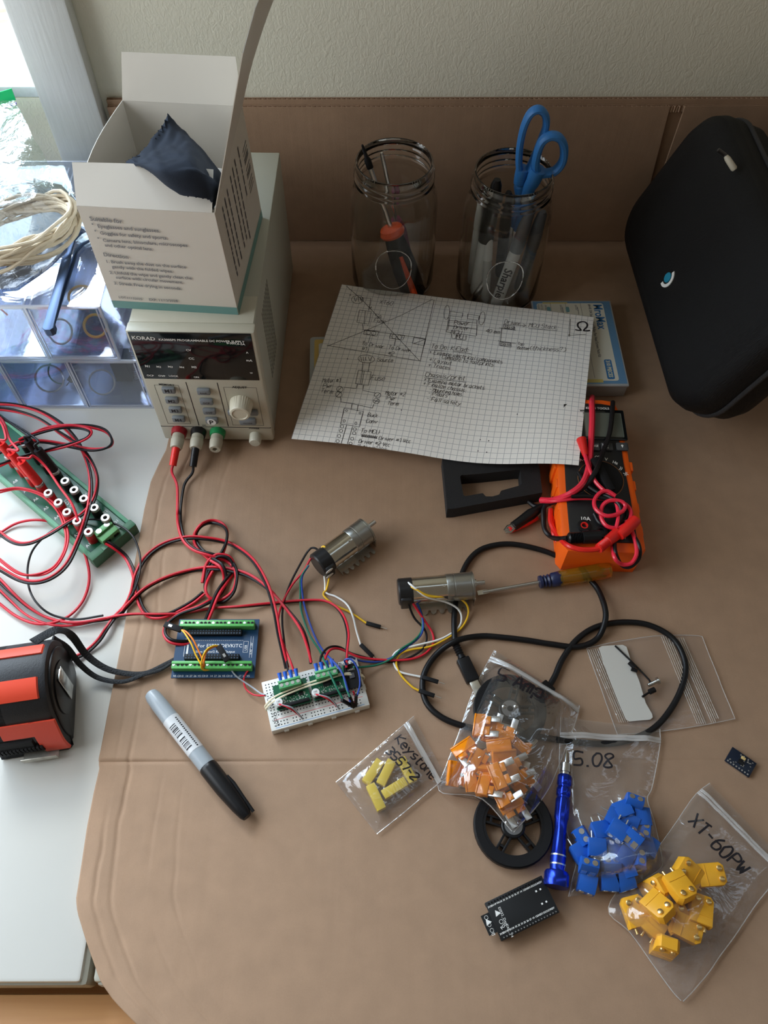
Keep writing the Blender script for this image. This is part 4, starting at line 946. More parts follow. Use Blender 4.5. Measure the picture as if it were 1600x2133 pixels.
for sx in (-1, 1):
    for sy in (-1, 1): MB().cyl((sx*(X0-.004), sy*(Y0-.004), .0002), (sx*(X0-.004), sy*(Y0-.004), .0035), .0022).build('standoff', BLACKM, ab)
def term_strip(y0, x0, x1, n, s):
    w = MB(); w.box((x0, y0, .0051), (x1, y0+.0065, .0125), .0005); w.box((x0, y0+(.0 if s > 0 else .0040), .0125), (x1, y0+(.0025 if s > 0 else .0065), .0135), .0003); o = w.build('terminal_strip', GRNP, ab)
    p = (x1-x0)/n
    for k in range(n):
        xx = x0+p*(k+.5); q = MB(); q.cyl((xx, y0+.0035, .0124), (xx, y0+.0035, .0129), .00125, n=12); q.box((xx-.0010, y0+.00335, .0129), (xx+.0010, y0+.00365, .01292)); q.build('terminal_screw', (BLACKM if (k*7) % 4 else TIN), o)
term_strip(Y0-.0105, -X0+.003, X0-.003, 19, 1); term_strip(-Y0+.0055, -X0+.001, X0-.002, 19, -1)
for y0 in (Y0-.0165, -Y0+.0150):
    w = MB(); w.box((-X0+.010, y0, .0051), (X0-.014, y0+.0050, .0095), .0002); o = w.build('header_socket', BLACKM, ab)
    w = MB()
    for k in range(19):
        for j in range(2): xx = -X0+.0115+k*(2*X0-.027)/18; w.box((xx-.0006, y0+.0008+j*.0024, .00948), (xx+.0006, y0+.0020+j*.0024, .00955))
    w.build('contact_holes', mat('dark_blue_hole', (.03, .06, .10), .6), o, smooth=False)
w = MB(); z_ = .00515
w.text('For ESP32 DEVKITC', .0046, T(-.0165, .0005, z_)); w.text('5mm Screw/2 Rows Output', .0030, T(-.0175, -.0045, z_))
for k in range(26): w.box((-X0+.015+k*.0017, .0068, z_-.0001), (-X0+.0160+k*.0017, .0071, z_))
for a, b in (((-X0+.008, -.008), (-X0+.0083, .008)), ((-X0+.008, .008), (-X0+.014, .0083)), ((X0-.012, -.004), (X0-.0118, .006)), ((X0-.008, -.004), (X0-.0078, .006)), ((X0-.012, .006), (X0-.0078, .0062)), ((X0-.012, -.0042), (X0-.0078, -.004)), ((X0-.006, -.009), (X0-.0058, .011)), ((X0-.004, -.009), (X0-.0038, .011)), ((-X0+.010, -.007), (-X0+.0115, .003))):
    w.box((a[0], a[1], z_-.0001), (b[0], b[1], z_))
w.text('USB', .0030, T(X0-.0088, -.0025, z_, rz=90)); w.text('0.90" 1.00"', .0026, T(X0-.0042, -.006, z_, rz=90))
for k in range(19): w.text(('V5', 'C0', 'I3', '14', '27', '26')[k % 6], .0024, T(-X0+.0018+k*(2*X0-.005)/19, -Y0+.0008, z_, rz=0))
w.build('board_print', WHITEP, ab0, smooth=False)
# jumper housings with wires lying on it
def jumper(p0, p1, name, label, wires, hw=.0013, pin=None, group=None):
    """black crimp housing between two px points (px,py,z), wires: list of (material, pts)"""
    a, b = P(*p0), P(*p1); d = (b-a).normalized(); t = thing(name, label, 'jumper wire', Matrix.Translation(a), group)
    m_ = Matrix.Translation(a) @ d.to_track_quat('X', 'Z').to_matrix().to_4x4(); L = (b-a).length
    MB(m_).box((0, -hw, -.00125), (L, hw, .00125), .0003).build('housing', BLACKM, t, local=False)
    MB(m_).box((L*.55, -hw*.4, .00122), (L*.75, hw*.4, .0013)).build('crimp', TIN, t, local=False)
    if pin: MB(m_).box((L, -.0003, -.0003), (L+pin, .0003, .0003), .0001).build('pin', TIN if pin < .0101 else BRASS, t, local=False)
    for wm, pts in wires:
        q = [a+d*.0005]+[P(*x) for x in pts]; MB().tube(catmull(q, 7), .00075, 8).build('wire', wm, t, local=False)
    return t
jumper((378, 1312, .016), (343, 1300, .016), 'jumper_wire', 'orange and brown jumper with its black end left of the blue board', [(ORGW, [(388, 1316, .017), (402, 1332, .018), (412, 1352, .016), (424, 1378, .014), (426, 1390, .012), (436, 1394, .009)]), (YELW, [(384, 1318, .017), (398, 1340, .018), (408, 1364, .016), (421, 1388, .014), (426, 1396, .010), (446, 1392, .008)])], hw=.0026)
jumper((455, 1345, .020), (474, 1377, .018), 'jumper_wire', 'yellow and orange jumper looping up over the lower terminal strip', [(YELW, [(447, 1345, .022), (432, 1352, .024), (422, 1370, .022), (420, 1392, .014), (434, 1395, .009)]), (ORGW, [(444, 1348, .022), (430, 1358, .023), (425, 1378, .020), (424, 1390, .012), (440, 1390, .009)])], hw=.0026)
for m_, pts, lab in ((GRYW, [(483, 1397, .007), (492, 1408, .006), (508, 1420, .004), (526, 1432, .004), (541, 1443, .006), (552, 1448, .0105)], 'grey jumper wire from the blue board to the breadboard'), (REDW, [(520, 1394, .007), (513, 1402, .006), (508, 1416, .004), (512, 1434, .003), (526, 1446, .004), (541, 1449, .006), (552, 1448, .0105)], 'short red jumper wire from the blue board to the breadboard')):
    wire('jumper_wire', lab, pts, m_, .00075, cat='jumper wire')

# ================================================================== BREADBOARD
BB, BW, BH = quadframe((545, 1419), (743, 1371), (770, 1466), (565, 1526), .0095)
BT = .0095
brd_ = thing('breadboard', 'small white solderless breadboard carrying green driver modules', 'breadboard', BB)
WBB = mat('white_breadboard_plastic', (.72, .72, .68), .45); HOLE = mat('socket_hole', (.03, .03, .03), .7)
bx0, by0 = BW/2, BH/2
w = MB(); w.box((-bx0, -by0, .0002), (bx0, by0, BT), .0006)
for k in range(4): w.box((-bx0+.010+k*.02, -by0-.0012, .001), (-bx0+.014+k*.02, -by0+.001, .0045), .0004)
w.box((bx0-.001, -.006, .001), (bx0+.0012, -.001, .0045), .0004); w.box((bx0-.001, .010, .001), (bx0+.0012, .015, .0045), .0004); o = w.build('board_body', WBB, brd_)
w = MB(); px_ = (BW-.006)/29
for c in range(30):
    for r_ in (range(5)): 
        for side in (1, -1):
            yy = by0-.0035-r_*.00254 if side > 0 else by0-.0035-.0178-r_*.00254
            if yy < -by0+.011: continue
            xx = -bx0+.003+c*px_; w.box((xx-.0005, yy-.0005, BT-.0002), (xx+.0005, yy+.0005, BT+.00004))
    if c % 6 != 5:
        for yy in (-by0+.0035, -by0+.0062): xx = -bx0+.004+c*px_*.97; w.box((xx-.0005, yy-.0005, BT-.0002), (xx+.0005, yy+.0005, BT+.00004))
w.build('contact_holes', HOLE, brd_, smooth=False)
w = MB(); w.box((-bx0+.004, -by0+.0014, BT-.0001), (bx0-.004, -by0+.0018, BT+.00005)); w.build('power_rail_line', mat('blue_rail_line', (.10, .30, .60), .5), brd_, label='blue rail line', smooth=False)
w = MB(); w.box((-bx0+.004, -by0+.0083, BT-.0001), (bx0-.004, -by0+.0087, BT+.00005)); w.build('power_rail_line', mat('red_rail_line', (.65, .08, .08), .5), brd_, label='red rail line', smooth=False)
w = MB()
for s, x_, y_, rz in (('Left', -bx0+.002, .006, -80), ('Driver', -bx0+.006, .009, -80), ('Right', -bx0+.003, -.008, -80), ('IMU', bx0-.020, by0-.003, -20)):
    for plx in pen(s, .04)[0]: w.ribbon([(a*.0035, b*.0035) for a, b in plx], .0004, m=T(x_, y_, BT+.0001, rz=rz))
w.build('pen_marks', INK, brd_, smooth=False)
LGT = mat('green_screw_terminal', (.10, .40, .16), .4)
def driver(px0, pz0, x0, label):
    """motor driver carrier on headers; x0 local left edge"""
    w_, d_, z_ = .0285, .0215, BT+.0045; y0 = -.0080
    m_ = BB @ T(x0, y0, 0); t = thing('motor_driver', label, 'circuit board', m_, 'two green motor drivers on the breadboard')
    w = MB(); w.box((0, 0, z_), (w_, d_, z_+.0013)); o = w.build('board', GRNB, t)
    for yy in (.0008,): 
        w = MB(); w.box((.001, yy, BT+.0001), (w_-.001, yy+.0025, z_+.004), .0002); w.build('pin_header', BLACKM, t)
    w = MB()
    random.seed(int(x0*1e4)+5)
    for i in range(70):
        xx, yy = random.uniform(.002, w_-.002), random.uniform(.0030, .0100); w.box((xx-.0004, yy-.0004, z_+.0012), (xx+.0004, yy+.0004, z_+.0015))
    w.build('solder_pads', TIN, o, smooth=False)
    w = MB(); w.box((.010, .0095, z_+.0013), (.017, .0145, z_+.0023), .0002); w.box((.020, .0075, z_+.0013), (.0235, .011, z_+.0021), .0002); w.build('chip', BLACK, o)
    w = MB(); w.box((.0055, d_-.0072, z_+.0013), (.0055+.0185, d_-.0002, z_+.0098), .0004); w.box((.0055, d_-.0025, z_+.0098), (.0055+.0185, d_-.0005, z_+.0108), .0003); tb = w.build('screw_terminal', LGT, t)
    for k in range(4):
        xx = .0055+.0185*(k+.5)/4; q = MB(); q.cyl((xx, d_-.0045, z_+.0097), (xx, d_-.0045, z_+.0101), .0015, n=14); q.box((xx-.0012, d_-.0047, z_+.0101), (xx+.0012, d_-.0043, z_+.01015)); q.build('terminal_screw', TIN, tb)
    cp = MB(); cp.lathe([(0, 0), (.0034, 0), (.0034, .0045), (.0032, .0052), (.0, .0053)], 24, m=T(.0025, .0050, z_+.0013)); c0 = cp.build('capacitor', mat('aluminium_can', (.80, .80, .78), .35, .3), t)
    q = MB(); q.text('100', .0022, T(.0006, .0047, z_+.0067)); q.text('35V', .0018, T(.0008, .0027, z_+.0067)); q.build('capacitor_print', INK, c0, smooth=False)
    return t
Lx = (BB.inverted() @ P(570, 1478, BT+.005)).x
driver(0, 0, -bx0+.0085, 'left green motor driver board on the breadboard'); driver(0, 0, -bx0+.0395, 'right green motor driver board on the breadboard, nearer the sensor')
# ferrules with motor wires
def bbp(x, y, z): return BB @ V((x, y, z))
ferr = []
for x0 in (-bx0+.0085, -bx0+.0395):
    for k in range(4):
        xx = x0+.0055+.0185*(k+.5)/4; a = bbp(xx, .0135, BT+.0085); b = bbp(xx+.0002, .0215, BT+.0105)
        w = MB(); w.cyl(a, b, .0011, .0018, 14); ferr.append((single(w, 'crimp_ferrule', BLUP, '%s blue crimp ferrule in the %s driver terminal' % (('leftmost', 'second from left', 'third from left', 'rightmost')[k], 'left' if x0 < -bx0+.02 else 'right'), 'ferrule', 'blue ferrules in the driver terminals'), b))
# rubber band across the drivers
rp = [bbp(-bx0-.0008, .0005, .004), bbp(-bx0-.0005, .0010, BT), bbp(-bx0+.010, .0035, BT+.0085), bbp(-.010, .0062, BT+.0092), bbp(.010, .0078, BT+.0088), bbp(bx0-.018, .0085, BT+.0065), bbp(bx0-.006, .0070, BT+.004), bbp(bx0+.0006, .0050, BT), bbp(bx0+.0012, .0045, .003),
      bbp(bx0+.0012, .003, .003), bbp(bx0+.0006, .0035, BT+.0006), bbp(bx0-.016, .0065, BT+.0085), bbp(.008, .0048, BT+.0092), bbp(-.010, .0038, BT+.0095), bbp(-bx0+.010, .0005, BT+.0088), bbp(-bx0-.0002, -.0015, BT+.0005), bbp(-bx0-.0008, -.0015, .004)]
w = MB(); w.tube(catmull(rp, 5, True), 1, 6, flat=(.0008, .0006), closed=True); single(w, 'rubber_band', mat('cream_rubber', (.78, .70, .50), .6), 'cream rubber band stretched over both motor drivers on the breadboard', 'rubber band')
# sensor board at the right end
m_ = BB @ T(bx0-.0165, -.006, 0); t = thing('sensor_module', 'small black sensor board at the right end of the breadboard', 'circuit board', m_)
w = MB(); w.box((0, 0, BT+.004), (.0145, .0215, BT+.0052)); o = w.build('board', BLACKM, t)
w = MB(); w.box((.0005, .0003, BT+.0001), (.0030, .0212, BT+.0062), .0002); w.build('pin_header', BLACK, t)
w = MB()
for k in range(9): w.box((.0012, .0012+k*.0022, BT+.006), (.0020, .0020+k*.0022, BT+.0090))
w.build('header_pins', BRASS, t, smooth=False)
w = MB(); w.box((.006, .0085, BT+.0052), (.0105, .0130, BT+.0062), .0002); w.build('chip', mat('grey_chip', (.10, .10, .11), .3), o)
w = MB(); 
for k in range(5): w.box((.006+k*.0013, .0155, BT+.0052), (.0067+k*.0013, .0170, BT+.0056))
w.build('solder_pads', TIN, o, smooth=False)
# short red and grey power wires of the drivers
for i, x0 in enumerate((-bx0+.0085, -bx0+.0395)):
    for j, m_ in enumerate((REDW, GRYW)):
        pts = [bbp(x0+.002+j*.001, .0005-.008+.003, BT+.010), bbp(x0+.0055, -.0075, BT+.0135), bbp(x0+.0105+j*.002, -.0115, BT+.0120), bbp(x0+.0155+j*.0015, -.0150-(.002 if j else 0), BT+.004), bbp(x0+.0165+j*.0015, -.0158-(.0025 if j else 0), BT+.0005)]
        w = MB(); w.tube(catmull(pts, 6), .0007, 7); single(w, 'jumper_wire', m_, '%s power wire bending down in front of the %s motor driver' % (('red', 'grey')[j], ('left', 'right')[i]), 'jumper wire')
# black jumper ends plugged in at the right
for k, (a, b) in enumerate((((712, 1458, .022), (736, 1472, .0105)), ((728, 1450, .024), (737, 1473, .0105)), ((742, 1448, .024), (741, 1470, .0105)))):
    A_, B2 = P(*a), P(*b); d = (A_-B2).normalized(); w = MB(Matrix.Translation(B2) @ d.to_track_quat('X', 'Z').to_matrix().to_4x4()); w.box((0, -.0013, -.0013), ((A_-B2).length, .0013, .0013), .0003)
    single(w, 'jumper_housing', BLACKM, ('leftmost', 'middle', 'rightmost')[k]+' of three black jumper ends in the lower right breadboard rows', 'connector', 'black jumper ends in the breadboard')
for m_, pts, lab in ((BLUW, [(722, 1385, .020), (718, 1375, .026), (732, 1374, .028), (746, 1395, .026), (750, 1425, .024), (744, 1450, .023)], 'blue wire arching over the sensor board'),
                     (GRNW, [(714, 1388, .022), (716, 1410, .024), (722, 1435, .024), (729, 1452, .024)], 'short green wire running down beside the sensor board'),
                     (REDW, [(736, 1440, .020), (740, 1452, .016), (739, 1465, .012)], 'tiny red wire beside the jumper ends')):
    wire('jumper_wire', lab, pts, m_, .0008, cat='jumper wire')

# ================================================================== GLASS JARS
def glass_mat():
    m, nt, b = nt_new('clear_jar_glass'); b.inputs['Base Color'].default_value = (.97, .985, .97, 1); b.inputs['Roughness'].default_value = 0.0; b.inputs['Transmission Weight'].default_value = 1.0; b.inputs['IOR'].default_value = 1.42; return m
GLASS = glass_mat()
def jar(x, y, label, h=.1613):
    t = thing('glass_jar', label, 'jar', Matrix.Translation((x, y, .0003)), 'open glass canning jars with pens and tools'); w_ = .0024
    o_ = [(.0, .002), (.034, .0), (.041, .002), (.0458, .009), (.0470, .018), (.0472, .070), (.0470, .112), (.0455, .124), (.0420, .132), (.0405, .136), (.0402, .1385), (.0418, .1395), (.0418, .1405), (.0403, .1415), (.0402, .1440), (.0420, .1452), (.0420, .1464), (.0403, .1476), (.0402, .1510), (.0418, .1520), (.0418, .1530), (.0400, .1545), (.0400, .1600), (.0393, .1613)]
    i_ = [(.0380, .1613), (.0374, .1600), (.0374, .138), (.0395, .131), (.0430, .123), (.0446, .112), (.0448, .070), (.0446, .018), (.0430, .011), (.038, .0065), (.0, .0055)]
    prof = [(r, z*h/.1613) for r, z in o_+i_]
    MB().lathe(prof, 72).build('jar_body', GLASS, t, ang=60)
    w = MB()   # oval moulded ring on the front
    w.tube([V((.0476*math.sin(a*1.0), -.0476*math.cos(a*1.0), b)) for a, b in [(.42*math.cos(q*2*math.pi/48), .062+.026*math.sin(q*2*math.pi/48)) for q in range(48)]], .0007, 6, closed=True); w.build('moulded_oval', GLASS, t)
    return t
J1, J2 = V((.0139, .2816, .0003)), V((.1338, .2650, .0003))
jar(J1.x, J1.y, 'left open glass jar holding screwdrivers with orange and black handle')
jar(J2.x, J2.y, 'right open glass jar holding blue scissors, markers and pens')
def rod(mb, p0, p1, prof, n=24, ribs=None):
    """lathe along p0->p1; prof: (fraction, radius)"""
    p0 = V(p0); p1 = V(p1); d = p1-p0; L = d.length; m_ = Matrix.Translation(p0) @ d.to_track_quat('Z', 'Y').to_matrix().to_4x4()
    mb.lathe([(r, f*L) for f, r in prof], n, m=m_, ribs=ribs); return mb
# screwdriver 1
s0, s1 = V((.0395, .2520, .0075)), P(754, 300, .176)
t = thing('screwdriver', 'black and orange handled screwdriver standing handle-down in the left jar', 'screwdriver', Matrix.Translation(s0))
rod(MB(), s0, s1, [(0, .0), (0, .010), (.04, .0135), (.22, .0140), (.34, .0125), (.42, .0105), (.455, .0100), (.455, 0)], 28).build('handle', BLACKM, t, local=False)
ORH = mat('orange_grip_plastic', (.85, .10, .02), .4)
rod(MB(), s0.lerp(s1, .445), s0.lerp(s1, .50), [(0, 0), (0, .0125), (.3, .0138), (.8, .0120), (1, .008), (1, 0)], 28).build('collar', ORH, t, local=False)
w = MB(); ax = (s1-s0).normalized(); side = ax.cross((CAM-s0).normalized()).normalized(); fr_ = side.cross(ax).normalized()
for off in (.0,):
    a, b = s0.lerp(s1, .03)+(-fr_)*.0136, s0.lerp(s1, .34)+(-fr_)*.0118
    if (a-CAM).length > (s0.lerp(s1, .03)+fr_*.0136-CAM).length: a, b = s0.lerp(s1, .03)+fr_*.0133, s0.lerp(s1, .33)+fr_*.0120
    w.tube([a, a.lerp(b, .3), a.lerp(b, .7), b], lambda q: .0045*(1-.55*q), 8)
w.build('grip_stripe', ORH, t, local=False)
rod(MB(), s0.lerp(s1, .48), s1, [(0, .0028), (.72, .0028), (.74, .0028), (.74, .0)], 14).build('shaft', STEEL, t, local=False)
rod(MB(), s0.lerp(s1, .86), s1, [(0, 0), (0, .0034), (.35, .0036), (.45, .0022), (.95, .0012), (1, 0)], 14).build('bit', BLACKM, t, local=False)
s0, s1 = V((.030, .2995, .0075)), P(795, 318, .168)
t = thing('screwdriver', 'screwdriver with a translucent purple handle in the left jar', 'screwdriver', Matrix.Translation(s0))
rod(MB(), s0, s1, [(0, .0), (0, .0085), (.05, .0105), (.38, .0100), (.46, .0070), (.46, 0)], 6).build('handle', mat('purple_translucent_handle', (.30, .05, .13), .25, trans=.3), t, local=False)
rod(MB(), s0.lerp(s1, .45), s1, [(0, .0022), (.97, .0022), (1, .0012), (1, 0)], 12).build('shaft', STEEL, t, local=False)
# scissors
SY = J2.y+.012
BLS = mat('blue_scissor_handle', (.035, .20, .55), .45)
t = thing('scissors', 'blue-handled scissors standing blades-down in the right jar', 'scissors', Matrix.Translation((J2.x+.008, SY, .01)))
def hloop(pix, y, rr, yy=.006):
    pts = catmull([PY(a, b, y) for a, b in pix], 8, True); w = MB()
    n = 10; k = len(pts); vs = []
    for i, p in enumerate(pts):
        d = (pts[(i+1) % k]-pts[(i-1) % k]).normalized(); b = V((0, 1, 0)); a = d.cross(b).normalized()
        for j in range(n): q = 2*math.pi*j/n; vs.append(p+a*(rr*math.cos(q))+b*(yy*math.sin(q)))
    w.add(vs, [(i*n+j, i*n+(j+1) % n, ((i+1) % k)*n+(j+1) % n, ((i+1) % k)*n+j) for i in range(k) for j in range(n)]); return w
L1_ = [(1083, 352), (1082, 315), (1090, 270), (1104, 238), (1122, 228), (1136, 240), (1137, 265), (1124, 300), (1110, 335), (1097, 357)]
L2_ = [(1116, 345), (1120, 318), (1130, 294), (1148, 283), (1166, 288), (1175, 308), (1172, 336), (1156, 356), (1136, 361), (1122, 360)]
hl = hloop(L1_, SY, .0036); 
def blade_arm(w, pts, r0): w.tube(catmull(pts, 6), lambda q: r0*(1-.35*q), 10); return w
blade_arm(hl, [PY(1090, 350, SY), PY(1083, 380, SY), PY(1085, 420, SY), V((J2.x+.012, SY+.002, .085))], .0075).build('handle', BLS, t, local=False)
h2 = hloop(L2_, SY-.009, .0042)
blade_arm(h2, [PY(1122, 352, SY-.009), PY(1110, 378, SY-.008), PY(1100, 400, SY-.006), V((J2.x+.016, SY-.004, .085))], .0085).build('handle', BLS, t, local=False)
for dx, dy in ((.010, .002), (.016, -.002)):
    w = MB(); m_ = Matrix.Translation((J2.x+dx, SY+dy, .012)); w.prism([(-.001, 0), (.003, .0), (.0075, .09), (-.0055, .09)], -.0008, .0008, m=m_ @ T(0, 0, 0, rx=90, ry=0)); w.build('blade', STEEL, t, local=False)
# markers and pens
def marker(p0, p1, r, label, body, cap, frac=.62, txt=None, band=None, cap_txt=None):
    t = thing('marker_pen', label, 'marker', Matrix.Translation(p0)); p0 = V(p0); p1 = V(p1)
    ob = rod(MB(), p0, p0.lerp(p1, frac), [(0, 0), (0, r*.55), (.03, r*.85), (.10, r), (.90, r), (1, r*.9), (1, 0)], 24).build('barrel', body, t, local=False)
    rod(MB(), p0.lerp(p1, frac-.01), p1, [(0, 0), (0, r*1.04), (.08, r*1.06), (.5, r), (.92, r*.72), (1, r*.45), (1, 0)], 24).build('cap', cap, t, local=False)
    if txt:
        ax = (p1-p0).normalized(); vdir = (CAM-p0.lerp(p1, .35)).normalized(); nrm = (vdir-ax*vdir.dot(ax)).normalized(); up = nrm.cross(ax)*-1
        up = nrm.cross(ax); s, size, fr0, flip = txt
        a = ax*(-1 if flip else 1); up = nrm.cross(a); st = p0.lerp(p1, fr0)+nrm*(r+.0002)-up*size*.33
        m_ = Matrix(((a.x, up.x, nrm.x, st.x), (a.y, up.y, nrm.y, st.y), (a.z, up.z, nrm.z, st.z), (0, 0, 0, 1)))
        MB().text(s, size, m_, bold=True).build('print', INK, ob, local=False, smooth=False) if False else MB().text(s, size, m_, bold=True).build('print', INK, t, local=False, smooth=False)
    return t
WHB = mat('white_pen_barrel', (.72, .72, .70), .4); GRC = mat('grey_pen_cap', (.12, .12, .13), .4)
marker((J2.x-.004, J2.y-.034, .011), P(1108, 430, .132), .0066, 'fine white-barrelled marker with lettering and grey cap at the front of the right jar', WHB, GRC, .60, ('Sharpie', .0125, .44, True))
marker((J2.x-.024, J2.y-.012, .011), P(1036, 374, .158), .0078, 'black-capped marker leaning at the left of the right jar', WHB, BLACK, .52)
o = MB(); q = P(1036, 366, .1595); o.text('B', .0085, Matrix.Translation(q) @ (CAM-q).to_track_quat('Z', 'Y').to_matrix().to_4x4() @ T(-.003, -.003, .001, rz=60), bold=True)
marker((J2.x-.030, J2.y+.006, .011), P(1003, 415, .130), .0042, 'slim white pen standing at the far left of the right jar', WHB, WHB, .7)
marker((J2.x-.014, J2.y-.026, .011), P(1020, 470, .105), .0048, 'short grey-white pen slanting in the right jar', mat('pale_grey_barrel', (.5, .5, .48), .4), WHB, .6)
marker((J2.x+.026, J2.y-.006, .011), P(1130, 440, .128), .0065, 'dark grey marker at the right side of the right jar', GRC, GRC, .6)
marker((J2.x+.006, J2.y+.020, .011), P(1060, 400, .140), .0060, 'black pen at the back of the right jar', BLACKM, BLACK, .6)
marker((J2.x-.030, J2.y-.024, .011), P(1018, 575, .045), .0034, 'short silver pen lying low at the front left of the right jar', STEEL, STEEL, .6)

# ================================================================== SCREW KITS, FOAM FRAME, PAPER
KM_, KW, KH = quadframe((1113, 625), (1278, 626), (1303, 800), (1128, 802), .020)
KT = .0190
kt = thing('screw_kit_box', 'flat clear-lidded screw assortment box with blue and cream label under the graph paper', 'box', KM_)
MB().box((-KW/2, -KH/2, .0002), (KW/2, KH/2, KT-.0025), .002).build('tray', mat('smoky_clear_tray', (.28, .28, .27), .25), kt)
MB().box((-KW/2-.0008, -KH/2-.0008, KT-.0030), (KW/2+.0008, KH/2+.0008, KT), .0012).build('lid', mat('frosted_lid', (.42, .44, .45), .25), kt)
w = MB(); w.box((-KW/2+.001, -KH/2+.002, KT-.0001), (KW/2-.001, KH/2-.001, KT+.00015), .00005); lb = w.build('label_card', mat('blue_label', (.14, .30, .50), .35), kt)
w = MB(); w.box((-KW/2+.005, -KH/2+.006, KT+.0001), (KW/2-.009, KH/2-.004, KT+.00025), .003, axis='z', seg=3); w.build('label_panel', mat('cream_label', (.66, .64, .54), .4), lb)
w = MB(); w.box((-KW/2+.005, -KH/2+.0035, KT+.0001), (KW/2-.026, -KH/2+.008, KT+.0003)); w.box((-KW/2+.012, KH/2-.0045, KT+.0001), (-KW/2+.040, KH/2-.0025, KT+.0003)); w.build('label_band', mat('yellow_label_band', (.62, .52, .16), .4), lb, smooth=False)
BLT = mat('blue_label_ink', (.03, .16, .38), .4)
w = MB(); xr = KW/2
w.text('MroMax', .0140, T(xr-.020, KH/2-.006, KT+.0004, rz=-90), bold=True, sx=.8); w.build('label_title', BLT, lb, smooth=False); w = MB(); w.box((xr-.0210, -KH/2+.008, KT+.0001), (xr-.0130, -KH/2+.036, KT+.0003), .0018, axis='z'); w.build('label_badge', BLT, lb, smooth=False)
w = MB(); w.text('310 PIECES', .0062, T(xr-.0190, -KH/2+.0345, KT+.00045, rz=-90), bold=True, sx=.82); w.build('label_count', mat('pale_label_text', (.75, .72, .45), .4), lb, smooth=False)
w = MB(); w.text('#4-40 304 Stainless Steel Phillips Pan Head Screws Nuts Kit', .0046, T(xr-.0260, KH/2-.006, KT+.0004, rz=-90), bold=True, sx=.72)
for k, s in enumerate(('#4-40x1"', '#4-40x3/4"', '#4-40x1/2"')): w.text(s, .0036, T(xr-.041-k*.017, KH/2-.007, KT+.0004, rz=-90), sx=.7)
w.text('NOT SUITABLE', .0030, T(-xr+.0095, KH/2-.006, KT+.0004, rz=-90), sx=.8); w.text('PLEASE NOTE', .0030, T(-xr+.0060, KH/2-.006, KT+.0004, rz=-90), sx=.8)
for k in range(3):
    w.box((xr-.0345-k*.017, -KH/2+.010, KT+.0003), (xr-.0342-k*.017, KH/2-.004, KT+.0004)); 
    for yy in (KH/2-.022, -KH/2+.028, -KH/2+.044): w.box((xr-.0385-k*.017, yy, KT+.0003), (xr-.0380-k*.017, yy+.012, KT+.0004))
w.build('label_text', DARKINK, lb, smooth=False)
w = MB()
for k in range(2): w.box((xr-.052-k*.021, KH/2-.018, KT+.0003), (xr-.048-k*.021, KH/2-.010, KT+.0005), .0012, axis='z')
w.build('label_pills', mat('teal_label_ink', (.15, .33, .36), .4), lb)
# second kit, nearly hidden
a_ = P(646, 705, .016); b_ = P(655, 765, .016)
M2 = Matrix.Translation(V((a_.x, a_.y, 0))) @ Matrix.Rotation(R_(2), 4, 'Z'); k2 = thing('screw_kit_box', 'clear box with a yellow label peeking out left of the graph paper', 'box', M2 @ T(.040, -.045, 0))
MB().box((-.040, -.045, .0002), (.040, .048, .0150), .004, axis='z', seg=4).build('tray', mat('smoky_clear_case', (.34, .35, .33), .2), k2)
MB().box((-.0352, -.042, .0149), (.037, .044, .0152), .002, axis='z').build('label_card', mat('yellow_label', (.62, .43, .10), .45), k2)
MB().box((-.0305, -.040, .0152), (.034, .038, .0154), .002, axis='z').build('label_panel', mat('white_label', (.66, .65, .60), .45), k2)

# foam frame
FZ = .0160
FM_, FW_, FH = quadframe((922, 958), (1122, 940), (1133, 1022), (932, 1066), FZ)
ff = [P(*q, FZ) for q in ((921, 950), (1110, 925), (1124, 975), (1130, 1026), (932, 1062))]
def ringprism(outer, inner, z0, z1, N=96):
    cx = sum(p[0] for p in inner)/len(inner); cy2 = sum(p[1] for p in inner)/len(inner)
    def samp(poly):
        out = []
        for k in range(N):
            a = 2*math.pi*k/N; d = (math.cos(a), math.sin(a)); best = 0
            for i in range(len(poly)):
                x1, y1 = poly[i][0]-cx, poly[i][1]-cy2; x2, y2 = poly[(i+1) % len(poly)][0]-cx, poly[(i+1) % len(poly)][1]-cy2
                ex, ey = x2-x1, y2-y1; det = d[0]*(-ey)+ex*d[1]
                if abs(det) < 1e-12: continue
                tt_ = (x1*(-ey)+ex*y1)/det; s_ = (d[0]*y1-d[1]*x1)/det
                if tt_ > 0 and -1e-6 <= s_ <= 1+1e-6: best = max(best, tt_)
            out.append((cx+best*d[0], cy2+best*d[1]))
        return out
    o_, i_ = samp(outer), samp(inner); vs = [(p[0], p[1], z) for z in (z0, z1) for q in (o_, i_) for p in q]; fs = []
    for k in range(N):
        j = (k+1) % N
        fs += [(k, j, N+j, N+k), (2*N+k, 3*N+k, 3*N+j, 2*N+j), (k, 2*N+k, 2*N+j, j), (N+k, N+j, 3*N+j, 3*N+k)]
    return MB().add(vs, fs)
inn = [P(*q, FZ) for q in ((958, 990), (1010, 986), (1084, 978), (1087, 1010), (1044, 1022), (1040, 1030), (1026, 1034), (1012, 1034), (1006, 1027), (966, 1034))]
single(ringprism(ff, inn, .0003, FZ), 'foam_tray', mat('black_foam', (.016, .016, .017), .85, bump=.6, bscale=1800), 'black foam tray with a cut-out window sticking out below the graph paper', 'foam tray', ang=30)

